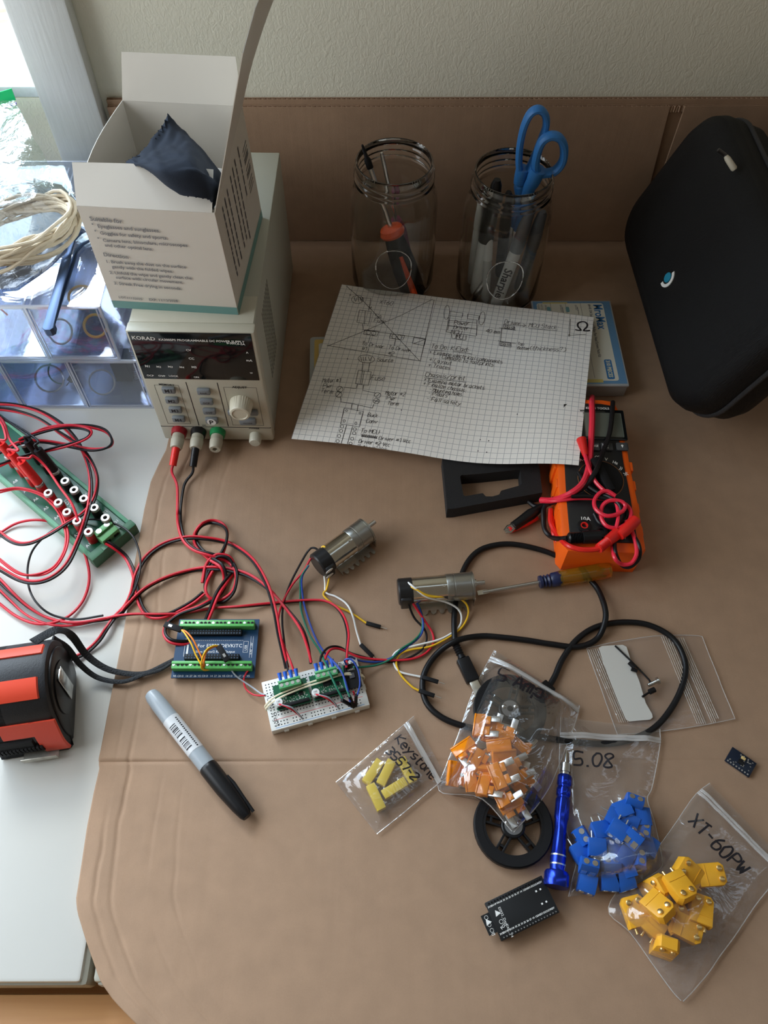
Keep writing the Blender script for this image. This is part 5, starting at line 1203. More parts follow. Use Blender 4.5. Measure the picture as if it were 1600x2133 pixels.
# paper
PC = [P(712, 592, .024), P(1237, 660, .028), P(1205, 971, .040), P(607, 916, .012)]   # TL TR BR BL
def paper(u, v):
    """u 0..1 left to right, v 0..1 top to bottom"""
    p = PC[0]*(1-u)*(1-v)+PC[1]*u*(1-v)+PC[2]*u*v+PC[3]*(1-u)*v
    z = .0018*math.sin(u*7+1)*(v) - .0095*v*v*math.exp(-((u-.66)/.20)**2) + .004*math.sin(math.pi*v)*math.sin(math.pi*u) + .002*noise.noise(V((u*4, v*3, 1)))
    return p+V((0, 0, max(z, -.012)))
def paper_mat():
    m, nt, b = nt_new('graph_paper'); uv = nd(nt, 'ShaderNodeUVMap'); sp = nd(nt, 'ShaderNodeSeparateXYZ'); nt.links.new(uv.outputs[0], sp.inputs[0]); outs = []
    for ax, k in (('X', 44), ('Y', 34)):
        a = nd(nt, 'ShaderNodeMath', operation='MULTIPLY'); a.inputs[1].default_value = k; nt.links.new(sp.outputs[ax], a.inputs[0])
        f = nd(nt, 'ShaderNodeMath', operation='FRACT'); nt.links.new(a.outputs[0], f.inputs[0])
        g = nd(nt, 'ShaderNodeMath', operation='LESS_THAN'); g.inputs[1].default_value = .07; nt.links.new(f.outputs[0], g.inputs[0]); outs.append(g)
    mx = nd(nt, 'ShaderNodeMath', operation='MAXIMUM'); nt.links.new(outs[0].outputs[0], mx.inputs[0]); nt.links.new(outs[1].outputs[0], mx.inputs[1])
    c = nd(nt, 'ShaderNodeMixRGB'); c.inputs[1].default_value = (.92, .90, .86, 1); c.inputs[2].default_value = (.40, .40, .42, 1); nt.links.new(mx.outputs[0], c.inputs[0])
    nt.links.new(c.outputs[0], b.inputs['Base Color']); b.inputs['Roughness'].default_value = .7; return m
NP = 48; pm = MB().grid(paper, NP, NP); pbv = pm.bvh()
pt = thing('graph_paper', 'sheet of graph paper with hand-drawn circuit sketches lying over the boxes', 'paper', Matrix.Translation(paper(.5, .5)))
po = pm.build('sheet', paper_mat(), pt, local=False); uvl = po.data.uv_layers.new(name='UVMap')
for lp in po.data.loops:
    i = lp.vertex_index; uvl.data[lp.index].uv = ((i % (NP+1))/NP, (i//(NP+1))/NP)
ink = MB(); random.seed(5)
def ink_done(nm):
    global ink
    ink.build(nm, INK, pt, local=False, smooth=False); ink = MB()
def cc(x, y): return (590+x*.4125, 580+y*.4125)
def LN(*pts, w=.00055): line_on(ink, pbv, [cc(*p) for p in pts], w)
def OV(x, y, rx, ry, w=.0005, rot=0):
    c_, s_ = math.cos(R_(rot)), math.sin(R_(rot)); LN(*[(x+rx*math.cos(a)*c_-ry*math.sin(a)*s_, y+rx*math.cos(a)*s_+ry*math.sin(a)*c_) for a in [k*math.pi/9 for k in range(19)]], w=w)
def WR(s, x, y, h, ang=8, sx=1.0, shear=.25): q = cc(x, y); pen_on(ink, pbv, s, q[0], q[1], h*.4125, ang, .00050, .05, shear, sx)
LN((318, 38), (400, 110), (560, 280), (690, 418)); LN((755, 105), (600, 185), (420, 262), (225, 342)); LN((220, 338), (450, 378), (695, 418)); LN((762, 108), (740, 210), (712, 330), (692, 418))
OV(375, 107, 30, 20); LN((358, 95), (366, 118), (374, 95)); LN((380, 92), (380, 118)); LN((388, 95), (396, 118), (402, 95)); WR('+', 330, 92, 16); WR('-', 322, 118, 16)
LN((390, 98), (443, 100), (432, 162)); LN((385, 160), (445, 168), (432, 232), (372, 222), (385, 160)); LN((415, 165), (408, 228)); LN((400, 230), (405, 262), (550, 280), (722, 305)); WR('+', 435, 155, 16); WR('-', 420, 245, 16); WR('XT60', 485, 128, 20); WR('5A', 462, 200, 20); WR('Fuse', 458, 220, 20)
for x_, y_ in ((412, 260), (542, 280)): LN((x_, y_), (x_+72, y_+8), (x_+62, y_+32), (x_-6, y_+22), (x_, y_)); OV(x_+18, y_+14, 11, 11); OV(x_+45, y_+17, 11, 11)
LN((660, 298), (720, 308), (712, 340), (652, 328), (660, 298)); LN((658, 330), (718, 308)); LN((440, 290), (430, 325)); LN((568, 305), (562, 342))
WR('To Driver', 395, 335, 18, 10); WR('#1', 395, 362, 18, 10); LN((432, 355), (426, 372)); WR('To Driver', 530, 355, 18, 10); WR('#2', 528, 385, 18, 10)
OV(420, 407, 42, 20, rot=4); LN((392, 396), (396, 418)); LN((404, 396), (406, 418)); LN((416, 398), (418, 416)); LN((430, 396), (438, 418), (446, 398)); WR('Source', 475, 418, 18, 4)
LN((402, 425), (398, 466)); LN((436, 428), (430, 470)); LN((380, 464), (445, 472), (430, 542), (365, 532), (380, 464)); LN((402, 466), (388, 535)); LN((410, 468), (396, 538)); WR('Fuse', 442, 512, 24, 4)
LN((375, 535), (368, 556), (305, 550)); LN((405, 540), (402, 566), (470, 580)); OV(286, 560, 16, 15); OV(280, 586, 16, 15); LN((276, 570), (296, 548)); LN((270, 596), (290, 575)); OV(477, 590, 16, 13); OV(470, 620, 16, 13); LN((468, 600), (488, 580)); LN((460, 630), (480, 610)); LN((458, 618), (482, 622))
LN((290, 600), (292, 625), (345, 632), (450, 655), (458, 635)); WR('Motor #1', 198, 525, 20, 0, .8); WR('Pwr', 200, 550, 20, 5); WR('Term', 188, 575, 20, 8); WR('Motor #2', 515, 588, 20, 4, .85); WR('Pwr', 522, 612, 20, 5); WR('Term', 525, 638, 18, 5)
LN((347, 635), (343, 662)); LN((378, 640), (373, 670)); LN((308, 655), (405, 672), (385, 750), (290, 735), (308, 655)); OV(320, 668, 5, 5); OV(388, 680, 5, 5); OV(308, 720, 6, 6); OV(367, 732, 5, 7); WR('Buck', 425, 698, 18, 4); WR('Conv', 418, 728, 18, 4)
LN((320, 742), (285, 862)); LN((350, 748), (315, 866)); 
for x_, y_ in ((297, 748), (292, 770), (282, 796), (275, 822), (267, 848), (361, 762), (358, 782), (348, 810), (340, 835), (333, 860)): OV(x_, y_, 8, 8)
WR('To MCU', 390, 778, 20, 5); WR('Driver #1 Vcc', 482, 815, 18, 6); WR('Driver #2 Vcc', 380, 830, 18, 7, .95); WR('Motor #1 Vcc', 372, 855, 18, 7); WR('Motor #2 Vcc', 362, 878, 18, 7)
for k in range(9): LN((392+k*9, 784+k*1.5), (402+k*9, 800+k*1.2), (394+k*9, 798+k*1.2), (404+k*9, 788+k))
ink_done('power_circuit_sketch'); OV(826, 172, 14, 36, rot=6); OV(1004, 202, 14, 34, rot=10); LN((842, 166), (908, 176), (904, 196), (838, 188), (842, 166)); LN((932, 180), (990, 190), (986, 212), (930, 204), (932, 180)); LN((842, 190), (836, 238)); LN((978, 212), (976, 290))
LN((836, 212), (978, 226)); LN((830, 238), (975, 255)); LN((822, 270), (972, 292)); LN((836, 188), (830, 240), (822, 270)); LN((836, 238), (830, 262)); LN((850, 278), (852, 303), (922, 312), (924, 288)); WR('Power', 862, 232, 20, 5); WR('Driver', 860, 256, 20, 5, .9); WR('MCU', 845, 280, 20, 5, 1.1); WR('IMU', 862, 303, 20, 4)
ink_done('robot_sketch'); WR('Driver', 1115, 228, 20, 8); LN((1110, 232), (1222, 240)); LN((1212, 230), (1226, 238), (1210, 246)); WR('MCU Stack:', 1240, 245, 20, 5, 1.0); LN((1238, 254), (1385, 265)); LN((1112, 235), (1166, 242), (1170, 260), (1110, 252), (1112, 235)); WR('Base', 1118, 252, 14, 5, 1.2); LN((1090, 250), (1175, 262)); LN((1105, 250), (1097, 320)); WR('40 mm', 1022, 272, 18, 8)
LN((1085, 315), (1175, 330)); LN((1095, 320), (1150, 328), (1152, 348), (1092, 340), (1095, 320)); WR('Base', 1098, 338, 14, 3, 1.2); WR('Top', 1182, 336, 14, 6); WR('Bottom', 1182, 358, 14, 4, .9); WR('(thickness?)', 1242, 362, 22, 3)
ink_done('stack_sketch'); LN((1450, 205), (1445, 288), (1560, 282)); OV(1444, 288, 4, 4); ox, oy = 1512, 245
LN(*[(p.x, p.y) for p in catmull([(1474, 259, 0), (1488, 262, 0), (1503, 262, 0), (1498, 254, 0), (1489, 244, 0), (1487, 232, 0), (1495, 223, 0), (1512, 219, 0), (1528, 223, 0), (1536, 234, 0), (1533, 246, 0), (1523, 256, 0), (1518, 264, 0), (1532, 265, 0), (1550, 263, 0)], 4)], w=.0020)
ink_done('corner_symbol'); WR('To Do: KiCad:', 745, 352, 22, 6); LN((735, 362), (825, 368)); LN((855, 368), (955, 382)); WR('+ Examine electrical components', 735, 380, 19, 8, .92); WR('Compare to footprints', 800, 405, 19, 9, .92); WR('+ Layout', 735, 418, 19, 10); WR('+ Traces', 730, 446, 19, 8)
ink_done('board_notes'); WR('Chassis/print', 715, 495, 22, 6); LN((712, 502), (925, 525)); WR('+ Examine motor brackets', 708, 520, 19, 8, .95); WR('+ Finalize chassis:', 705, 538, 19, 10, .95); WR('- Mounting holes', 735, 568, 18, 9, .9); WR('- Pillars', 730, 588, 18, 8); WR('- Fall safety', 722, 615, 20, 9)
for x_, y_ in ((995, 815), (1038, 820), (984, 872), (1028, 878), (597, 665), (325, 407), (1182, 686)): OV(x_, y_, 1.5, 1.5, .0006)
ink_done('chassis_notes')

# ================================================================== MULTIMETER
MM = Matrix.Translation(V((.2000, -.1025, 0))) @ Matrix.Rotation(R_(-2.3), 4, 'Z'); mw, ml, mz = .0745, .1790, .0350
mt = thing('multimeter', 'orange-booted black digital multimeter half under the graph paper', 'multimeter', MM @ T(0, ml/2, 0))
def mg(mb, nm, m_, par=None, **kw): inv = T(0, -ml/2, 0); mb.v = [inv @ v for v in mb.v]; return mb.build(nm, m_, par or mt, **kw)
OB = mat('orange_boot_rubber', (.95, .13, .006), .42)
hw = mw/2
outl = [(-hw+.004, 0), (hw-.004, 0), (hw+.0005, .006), (hw, .055), (hw-.002, .10), (hw-.002, .115), (hw-.0032, .128), (hw-.0036, .160), (hw-.008, ml-.002), (hw-.020, ml), (-hw+.020, ml), (-hw+.008, ml-.002), (-hw+.0036, .160), (-hw+.0032, .128), (-hw+.002, .115), (-hw+.002, .10), (-hw, .055), (-hw-.0005, .006)]
w = MB(); w.prism(outl, .0003, mz, bev=.004)
for s in (-1, 1):
    for yy in (.020, .045, .070, .092): w.box((s*(hw-.0015)-.0022, yy, .006), (s*(hw-.0015)+.0022, yy+.011, mz-.002), .0015)
mg(w, 'rubber_boot', OB)
def sc_(k, dx=0): return [(x*k, (y-ml/2)*(k+.055)+ml/2) for x, y in outl]
w = MB(); w.prism([(x*.80, (y-ml/2)*.90+ml/2+.0015) for x, y in outl], mz-.002, mz+.0012, bev=.0008); fc = mg(w, 'face_panel', mat('black_meter_face', (.015, .015, .016), .4))
def fp(cx, cy2): return pl(MM, 900+cx/3.478, 800+cy2/3.478, 2, mz+.0012)
a, b = fp(1112, 210), fp(1392, 392)
w = MB(); w.box((a.x-.0065, b.y-.003, mz+.0010), (b.x+.003, a.y+.004, mz+.0020), .0012); mg(w, 'screen_bezel', GLOSSB)
w = MB(); w.box((a.x-.003, b.y, mz+.0019), (b.x, a.y, mz+.0022), .0008); mg(w, 'screen', mat('lcd_grey', (.13, .145, .12), .12))
for cx, s in ((1170, 'RANGE'), (1265, 'MAX MIN'), (1375, '')):
    q = fp(cx, 458); w = MB(); w.box((q.x-.0060, q.y-.0048, mz+.001), (q.x+.0060, q.y+.0048, mz+.0032), .0016); bo_ = mg(w, 'button', mat('grey_meter_button', (.06, .062, .065), .5))
    w = MB()
    if s: w.text(s.split()[0], .0036, T(q.x-.0045, q.y+(.0002 if ' ' in s else -.001), mz+.0034), bold=True, sx=.75)
    if ' ' in s: w.text('MIN', .0036, T(q.x-.0035, q.y-.0032, mz+.0034), bold=True, sx=.75)
    if not s: w.ball((q.x, q.y+.0005, mz+.0033), .0012, sc=(1, 1, .2)); w.box((q.x-.0004, q.y-.0018, mz+.0033), (q.x+.0004, q.y-.0006, mz+.0035))
    mg(w, 'button_print', WHITEP, bo_, smooth=False)
q = fp(1222, 690); dr = .0205
w = MB(); w.lathe([(0, 0), (dr, 0), (dr, .0012), (dr-.001, .0022), (dr-.003, .0024), (0, .0024)], 48, m=T(q.x, q.y, mz+.001)); w.box((-.0042, -dr+.001, 0), (.0042, dr-.001, .0085), .0015, m=T(q.x, q.y, mz+.003, rz=18)); mg(w, 'range_dial', BLACKM)
w = MB(); w.tube([V((q.x+(dr+.0008)*math.cos(k*math.pi/24), q.y+(dr+.0008)*math.sin(k*math.pi/24), mz+.0013)) for k in range(48)], .00035, 5, closed=True); mg(w, 'dial_ring', mat('copper_ring_print', (.35, .14, .05), .4))
w = MB()
for cx, cy2, s, z_, rz in ((1185, 182, 'KLEIN TOOLS', .0038, 0), (1070, 560, 'A', .0045, 25), (1100, 555, 'mA', .0040, 20), (1178, 540, 'OFF', .0048, 8), (1248, 552, 'V', .0048, -8), (1302, 570, 'Hz', .0045, -22), (1352, 612, '))', .0045, -30), (1380, 650, '-||-', .0045, -20), (1072, 985, '10A', .0056, 0), (1190, 968, 'COM', .0032, 0), (1385, 1120, 'V', .0045, 0)):
    p = fp(cx, cy2); w.text(s, z_, T(p.x-(.010 if 'KLEIN' in s else 0), p.y-.001, mz+.0024, rz=rz), bold=True)
mg(w, 'face_print', WHITEP, fc, smooth=False)
for cx, cy2, m_, col in ((1100, 1033, 'input_jack', REDPL), (1225, 1075, 'input_jack', BLACK), (1330, 1060, 'input_jack', REDPL)):
    p = fp(cx, cy2); o = mg(MB().lathe([(.0030, .0), (.0062, .0), (.0062, .0024), (.0045, .0030), (.0030, .0026)], 24, m=T(p.x, p.y, mz+.001), closed=True), 'input_jack', BLACK)
    if cx == 1100: mg(MB().lathe([(.0024, .0), (.0034, .0), (.0034, .0028), (.0024, .0028)], 20, m=T(p.x, p.y, mz+.001), closed=True), 'jack_ring', col, o)
def mp(cx, cy2, z): return (900+cx/3.478, 800+cy2/3.478, z)
PINKW = mat('coral_red_lead', (.85, .025, .06), .38, coat=.2)
z0 = mz+.004
tl_ = thing('meter_lead', 'knotted red test lead draped over the multimeter', 'cable', Matrix.Translation(P(1270, 1060, z0)), 'test leads on the multimeter')
def lead_t(par, pts, m_, r): return MB().tube(catmull([P(*mp(*q)) for q in pts], 8), r, 8).build('wire', m_, par, local=False)
lead_t(tl_, [(1160, 95, .012), (1158, 130, .036), (1160, 250, z0+.002), (1150, 450, z0), (1135, 600, z0+.002), (1090, 720, z0+.006), (1000, 795, z0+.004), (880, 840, .030), (790, 842, .020)], PINKW, .0030)
lead_t(tl_, [(1108, 515, z0+.003), (1135, 600, z0+.006), (1180, 700, z0+.006), (1250, 775, z0+.006), (1330, 850, z0+.006), (1350, 960, z0+.006), (1325, 1080, z0+.002), (1308, 1170, z0), (1325, 1260, .042), (1375, 1305, .036), (1440, 1300, .036), (1480, 1240, .040), (1478, 1160, z0+.002), (1450, 1070, z0+.002), (1405, 990, z0+.002)], PINKW, .0019)
lead_t(tl_, [(790, 850, .020), (900, 845, .034), (1040, 828, z0+.001), (1180, 828, z0+.002), (1300, 835, z0+.004), (1400, 870, z0+.004), (1442, 930, z0+.004), (1420, 1000, z0+.003), (1350, 1040, z0+.003), (1270, 1030, z0+.004), (1228, 970, z0+.004), (1232, 890, z0+.005), (1285, 845, z0+.008), (1370, 850, z0+.009), (1400, 890, z0+.008), (1360, 935, z0+.008), (1270, 955, z0+.008), (1195, 915, z0+.007), (1175, 850, z0+.006), (1215, 790, z0+.008), (1270, 775, z0+.009), (1330, 810, z0+.008)], PINKW, .0019)
w = MB(); w.cyl(P(*mp(1082, 400, z0+.002)), P(*mp(1112, 520, z0+.002)), .0048, .0028, 16); w.build('clip_boot', REDPL, tl_, local=False)
lead_t(tl_, [(875, 960, .012), (880, 1080, .012), (930, 1180, .010), (985, 1260, .005)], REDPL, .0022)
lead_t(tl_, [(860, 905, .015), (860, 1000, .014), (905, 1090, .018), (970, 1160, .038), (1060, 1195, z0+.003), (1150, 1200, z0+.004), (1215, 1190, z0+.005)], REDPL, .0024)
pa, pb2 = P(*mp(1205, 1195, z0+.005)), P(*mp(1345, 1080, z0+.003))
w = MB(); d = pb2-pa
rod(w, pa, pb2, [(0, 0), (0, .0040)]+[(k*.05+f, .0045 if f == .0 else .0036) for k in range(1, 9) for f in (.0, .025)]+[(.46, .0050), (1, .0053), (1, 0)], 20); w.build('plug', REDPL, tl_, local=False)
w = MB(); rod(w, P(*mp(1360, 1100, z0+.006)), P(*mp(1478, 985, z0+.006)), [(0, 0), (0, .0042), (.3, .0052), (.8, .0055), (1, .005), (1, 0)], 20); w.build('probe_plug', REDPL, tl_, local=False)
bl_ = thing('meter_lead', 'black test lead with a crocodile clip beside the black foam tray', 'cable', Matrix.Translation(P(1130, 1060, .01)), 'test leads on the multimeter')
lead_t(bl_, [(1310, 130, .036), (1302, 240, z0+.002), (1285, 360, z0+.002), (1240, 490, z0+.002), (1190, 620, z0+.010), (1120, 730, z0+.004), (1010, 800, z0+.002), (900, 850, .030), (820, 875, .012), (750, 885, .006), (700, 852, .004)], BLACKW, .0024)
lead_t(bl_, [(1060, 640, z0+.001), (1110, 720, z0+.003), (1200, 785, z0+.004), (1290, 820, z0+.007), (1360, 880, z0+.008), (1370, 960, z0+.006), (1340, 1040, z0+.003), (1325, 1120, z0+.001), (1330, 1220, .042), (1375, 1312, .034), (1440, 1322, .034), (1500, 1260, .036), (1500, 1170, .042), (1440, 1060, z0)], BLACKW, .0018)
lead_t(bl_, [(1010, 815, z0+.005), (1150, 815, z0+.005), (1290, 840, z0+.006), (1400, 900, z0+.002), (1400, 980, z0+.001), (1310, 1025, z0+.001), (1220, 1010, z0+.001), (1175, 940, z0+.001)], BLACKW, .0018)
lead_t(bl_, [(880, 830, .030), (815, 890, .016), (808, 980, .008), (820, 1060, .006), (870, 1110, .010), (930, 1120, .030), (985, 1115, z0+.001)], BLACKW, .0024)
pa, pb2 = P(*mp(985, 1117, z0+.003)), P(*mp(1215, 1105, z0+.003))
w = MB(); rod(w, pa, pb2, [(0, 0), (0, .0040)]+[(k*.05+f, .0054 if f == .0 else .0040) for k in range(1, 9) for f in (.0, .025)]+[(.46, .0058), (1, .0062), (1, 0)], 20); w.build('plug', BLACK, bl_, local=False)
ca, cb2, cc2 = P(*mp(818, 872, .010)), P(*mp(590, 1032, .007)), P(*mp(530, 1068, .004))
w = MB(); rod(w, ca, cb2, [(0, 0), (0, .0022), (.2, .0040), (.45, .0056), (.8, .0048), (1, .0046), (1, 0)], 20); w.build('clip_boot', BLACK, bl_, local=False)
w = MB(); d = (cc2-cb2).normalized(); sd = d.cross(V((0, 0, 1)))
for s in (-1, 1): w.tube([cb2+sd*.002*s, cb2.lerp(cc2, .5)+sd*.0035*s, cc2+sd*.0012*s], .0013, 6)
w.tube([cb2, cb2.lerp(cc2, .6), cc2], .0012, 6); w.build('clip_jaws', STEEL, bl_, local=False)
w = MB(); rod(w, P(*mp(760, 965, .0042)), P(*mp(560, 1060, .0040)), [(0, 0), (0, .0030), (.4, .0040), (1, .0032), (1, 0)], 14); w.build('lower_clip_boot', REDPL, bl_, local=False, label='red crocodile clip boot under the black one')

# ================================================================== BLACK CASE
O_ = P(1392, 885, .045); LT_ = P(1275, 478, .050); RT_ = P(1484, 320, .185)
ey = (LT_-O_).normalized(); ex = (RT_-LT_); ex = (ex-ey*ex.dot(ey)).normalized(); nz = ex.cross(ey)
Lc, Wc = (LT_-O_).length+.010, (RT_-LT_).length+.012
CM = Matrix(((ex.x, ey.x, nz.x, O_.x), (ex.y, ey.y, nz.y, O_.y), (ex.z, ey.z, nz.z, O_.z), (0, 0, 0, 1)))
cs = thing('hard_case', 'black fabric zip case with a small blue and white emblem leaning at the right', 'case', CM)
def rrect(x0, y0, x1, y1, r, n=10):
    out = []
    for cx, cy2, a0 in ((x1-r, y0+r, -90), (x1-r, y1-r, 0), (x0+r, y1-r, 90), (x0+r, y0+r, 180)):
        for k in range(n+1): a = R_(a0+90*k/n); out.append((cx+r*math.cos(a), cy2+r*math.sin(a)))
    return out
def loft(levels, x0, y0, x1, y1, r, domed=.0):
    w = MB(); rings = []
    for ins, z in levels: rings.append([(p[0], p[1], z) for p in rrect(x0+ins, y0+ins, x1-ins, y1-ins, max(.004, r-ins*.6))])
    n = len(rings[0]); vs = [p for q in rings for p in q]; fs = []
    for i in range(len(rings)-1):
        for j in range(n): fs.append((i*n+j, i*n+(j+1) % n, (i+1)*n+(j+1) % n, (i+1)*n+j))
    fs += [tuple(range(n-1, -1, -1)), tuple((len(rings)-1)*n+j for j in range(n))]
    return w.add(vs, fs)
CF = mat('black_case_fabric', (.006, .006, .0065), .55, spec=.3, bump=1.0, bscale=900, stretch=(.3, 3, 1))
ea = [(0, -.0345), (0, -.020), (.003, -.010), (.010, -.003), (.020, .0005), (.034, .0022), (.055, .0030)]
loft(ea, 0, 0, Wc, Lc, .042).build('lid_shell', CF, cs, ang=70)
loft([(.03, -.078), (.014, -.076), (.005, -.068), (0, -.056), (0, -.0385)], 0, 0, Wc, Lc, .042).build('back_shell', CF, cs, ang=70)
zp = rrect(-.0004, -.0004, Wc+.0004, Lc+.0004, .042)
MB().tube([V((a, b, -.0365)) for a, b in zp], 1, 8, closed=True, flat=(.0022, .0030)).build('zip_tape', mat('dark_zip', (.035, .035, .037), .5, bump=1, bscale=2500), cs)
q = pl(CM, 1505, 315, 2, -.030); w = MB(); a, b = P(1496, 312, .212), P(1510, 322, .208); c_ = P(1531, 354, .200)
w.tube([a, b, b.lerp(c_, .15)], .0018, 8); zs = w.build('zip_slider', mat('dark_metal_slider', (.10, .10, .10), .3, .9), cs, local=False)
w = MB(); rod(w, b.lerp(c_, .1), c_, [(0, 0), (0, .0020), (.2, .0028), (.9, .0030), (1, .002), (1, 0)], 14); w.build('zip_pull', mat('beige_zip_pull', (.50, .46, .36), .5), cs, local=False)
lg = pl(CM, 1391, 578, 2, .0032); LGM = CM.inverted() @ CM
ca_ = MB(); ca_.lathe([(0, 0), (.0052, 0), (.0050, .0009), (0, .0011)], 32, m=T(lg.x, lg.y, .0028)); ca_.build('emblem_disc', mat('blue_emblem', (.02, .24, .38), .4), cs, label='blue disc of the emblem')
w = MB(); n = 20; vs = []
pa_ = pl(CM, 1411, 560, 2, .003)-lg; pb_ = pl(CM, 1374, 594, 2, .003)-lg; a0 = math.atan2(pb_.y, pb_.x); a1 = math.atan2(pa_.y, pa_.x)
if a1 < a0: a1 += 2*math.pi
for k in range(n+1):
    a = a0+(a1-a0)*k/n
    for r in (.0068, .0100): vs += [(lg.x+r*math.cos(a), lg.y+r*math.sin(a), .0026), (lg.x+r*math.cos(a), lg.y+r*math.sin(a), .0038)]
fs = []
for k in range(n): b4 = k*4; fs += [(b4+1, b4+3, b4+7, b4+5), (b4, b4+4, b4+6, b4+2), (b4, b4+1, b4+5, b4+4), (b4+2, b4+6, b4+7, b4+3)]
w.add(vs, fs+[(0, 2, 3, 1), (4*n, 4*n+1, 4*n+3, 4*n+2)]); w.build('emblem_arc', WHITEP, cs, label='white arc of the emblem')
# darker pouch behind it at the edge
w = loft([(.02, 0.0003), (.006, .004), (0, .014), (0, .150), (.006, .162), (.02, .168)], .404, .215, .56, .330, .03)
single(w, 'fabric_pouch', mat('black_nylon', (.010, .010, .011), .75, bump=.8, bscale=500), 'black nylon pouch behind the zip case at the right edge', 'pouch', ang=70)

# ================================================================== GEAR MOTORS
def c3(x, y, *z): return (560+x/3.2, 1040+y/3.2)+z
MOTM = mat('brushed_motor_steel', (.66, .65, .58), .16, 1.0, vary=.06, vscale=90)
GEARM = mat('cast_gearbox_metal', (.42, .42, .39), .34, 1.0)
ENC = mat('black_encoder_cap', (.014, .014, .015), .3)
def motor(pA, pB, label, roll=0):
    """pA: pixel of the rear of the steel can, pB: pixel of the gearbox front, both on the axis"""
    Z = .0168; a, b = P(*pA, Z), P(*pB, Z); d = (b-a).normalized(); L = (b-a).length
    M_ = Matrix.Translation(V((a.x, a.y, 0))) @ Matrix.Rotation(math.atan2(d.y, d.x), 4, 'Z'); t = thing('gear_motor', label, 'motor', M_, 'two silver gear motors with encoders')
    def lx(p0, p1, r, n=40, **k): return MB().cyl((p0, 0, Z), (p1, 0, Z), r, n=n, **k)
    lc = L*.56
    w = MB(); w.lathe([(0, 0), (.0112, 0), (.0119, .0008), (.0119, lc-.0005), (.0119, lc)], 44, m=T(0, 0, Z, ry=90)); w.build('motor_can', MOTM, t)
    w = MB(); w.lathe([(.0122, lc), (.0124, lc+.0004), (.0124, lc+.0060), (.0120, lc+.0063), (.0120, lc+.0070), (.0124, lc+.0073), (.0124, L-.0030), (.0121, L-.0028), (.0121, L-.0022), (.0126, L-.0020), (.0126, L-.0002), (.0120, L), (0, L)], 44, m=T(0, 0, Z, ry=90)); w.build('gearbox', GEARM, t)
    w = MB(); w.lathe([(0, -.0120), (.0110, -.0120), (.0122, -.0108), (.0122, .0006), (.0, .0006)], 36, m=T(0, 0, Z, ry=90)); w.box((-.0105, -.0125, Z-.010), (-.001, -.0085, Z+.007), .001); w.build('encoder_cap', ENC, t)
    w = MB(); w.cyl((L, 0, Z+.004), (L+.0022, 0, Z+.004), .0035, n=24); w.cyl((L+.0022, 0, Z+.004), (L+.0098, 0, Z+.004), .0020, n=20); w.build('output_shaft', STEEL, t)
    w = MB()   # stamped bracket with notched foot
    w.box((L-.0004, -.0125, .0008), (L+.0006, .0125, Z-.002), .0002)
    x0, x1 = L*.10, L*.92; poly = [(x0, -.004), (x1, -.004)]; n = 6; st = (x1-x0)/n
    for k in range(n):
        xx = x1-k*st; poly += [(xx, -.0165), (xx-st*.30, -.0178), (xx-st*.52, -.0165), (xx-st*.60, -.0135), (xx-st*.85, -.0135)]
    poly += [(x0, -.0165)]
    w.prism(poly, .0004, .0018); w.prism([(x0, .004), (x1, .004), (x1, .0135), (x0, .0135)], .0004, .0018); w.box((x0, -.0045, .0004), (x1, .0045, .0020)); 
    for s in (-1, 1): w.box((x0+.004, s*.0045-.0006, .0015), (x1-.002, s*.0045+.0006, Z-.0108)); 
    w.build('mounting_bracket', STEEL, t)
    w = MB(); w.cyl((lc-.003, -.004, Z+.0114), (lc-.003, -.004, Z+.0124), .0011, n=10); w.build('screw', STEEL, t)
    return t, M_, L
mo1, MM1, ML1 = motor(c3(392, 395), c3(655, 203), 'silver gear motor standing off alone above the breadboard')
w = MB(); MB_ = MM1
def onl(x, y, rx, ry, rot): return [(x+rx*math.cos(a)*math.cos(rot)-ry*math.sin(a)*math.sin(rot), y+rx*math.cos(a)*math.sin(rot)+ry*math.sin(a)*math.cos(rot)) for a in [k*math.pi/10 for k in range(20)]]
w = MB(); w.prism(onl(-.0045, .0045, .0040, .0020, 0), 0, .0003); w.prism(onl(-.0045, -.0045, .0040, .0020, 0), 0, .0003); w.m = Matrix.Identity(4)
w.v = [T(-.0065, -.0129, .0168, rx=90, rz=0) @ V((v.x+.0045-.0015, v.y, v.z)) for v in w.v]; w.build('white_marks', WHITEP, mo1)
mo2, MM2, ML2 = motor((857, 1231), (986, 1219.5), 'silver gear motor lying touching the steel shaft of the amber screwdriver')
def mw_(m_, pts, r=.00085, par=None, nm='wire', lab=None):
    o = MB().tube(catmull([P(*c3(*q)) for q in pts], 8), r, 8).build(nm, m_, par, local=False)
    if lab: o['label'] = lab
    return o
def crimp(par, p0, p1, p2, z=.0016):
    a, b, c = P(*c3(*p0), z), P(*c3(*p1), z), P(*c3(*p2), z); d = (b-a).normalized(); L = (b-a).length
    m_ = Matrix.Translation(a) @ d.to_track_quat('X', 'Z').to_matrix().to_4x4()
    MB(m_).box((0, -.00165, -.00125), (L, .00165, .00125), .0003).build('jumper_end', BLACKM, par, local=False)
    MB(m_).box((L, -.0003, -.0003), (L+(c-b).length, .0003, .0003)).build('jumper_pin', TIN, par, local=False)
mw_(BLACKW, [(350, 352, .020), (300, 324, .020), (262, 345, .016), (200, 450, .010), (140, 570, .004), (98, 700, .004), (90, 820, .006), (105, 970, .012), (128, 1145, .018)], .0010, mo1, lab='black motor wire')
mw_(REDW, [(352, 372, .020), (312, 355, .021), (282, 390, .017), (230, 480, .010), (150, 580, .005), (80, 720, .005), (62, 850, .008), (95, 960, .012), (140, 1070, .018), (168, 1145, .018)], .0010, mo1, lab='red motor wire')
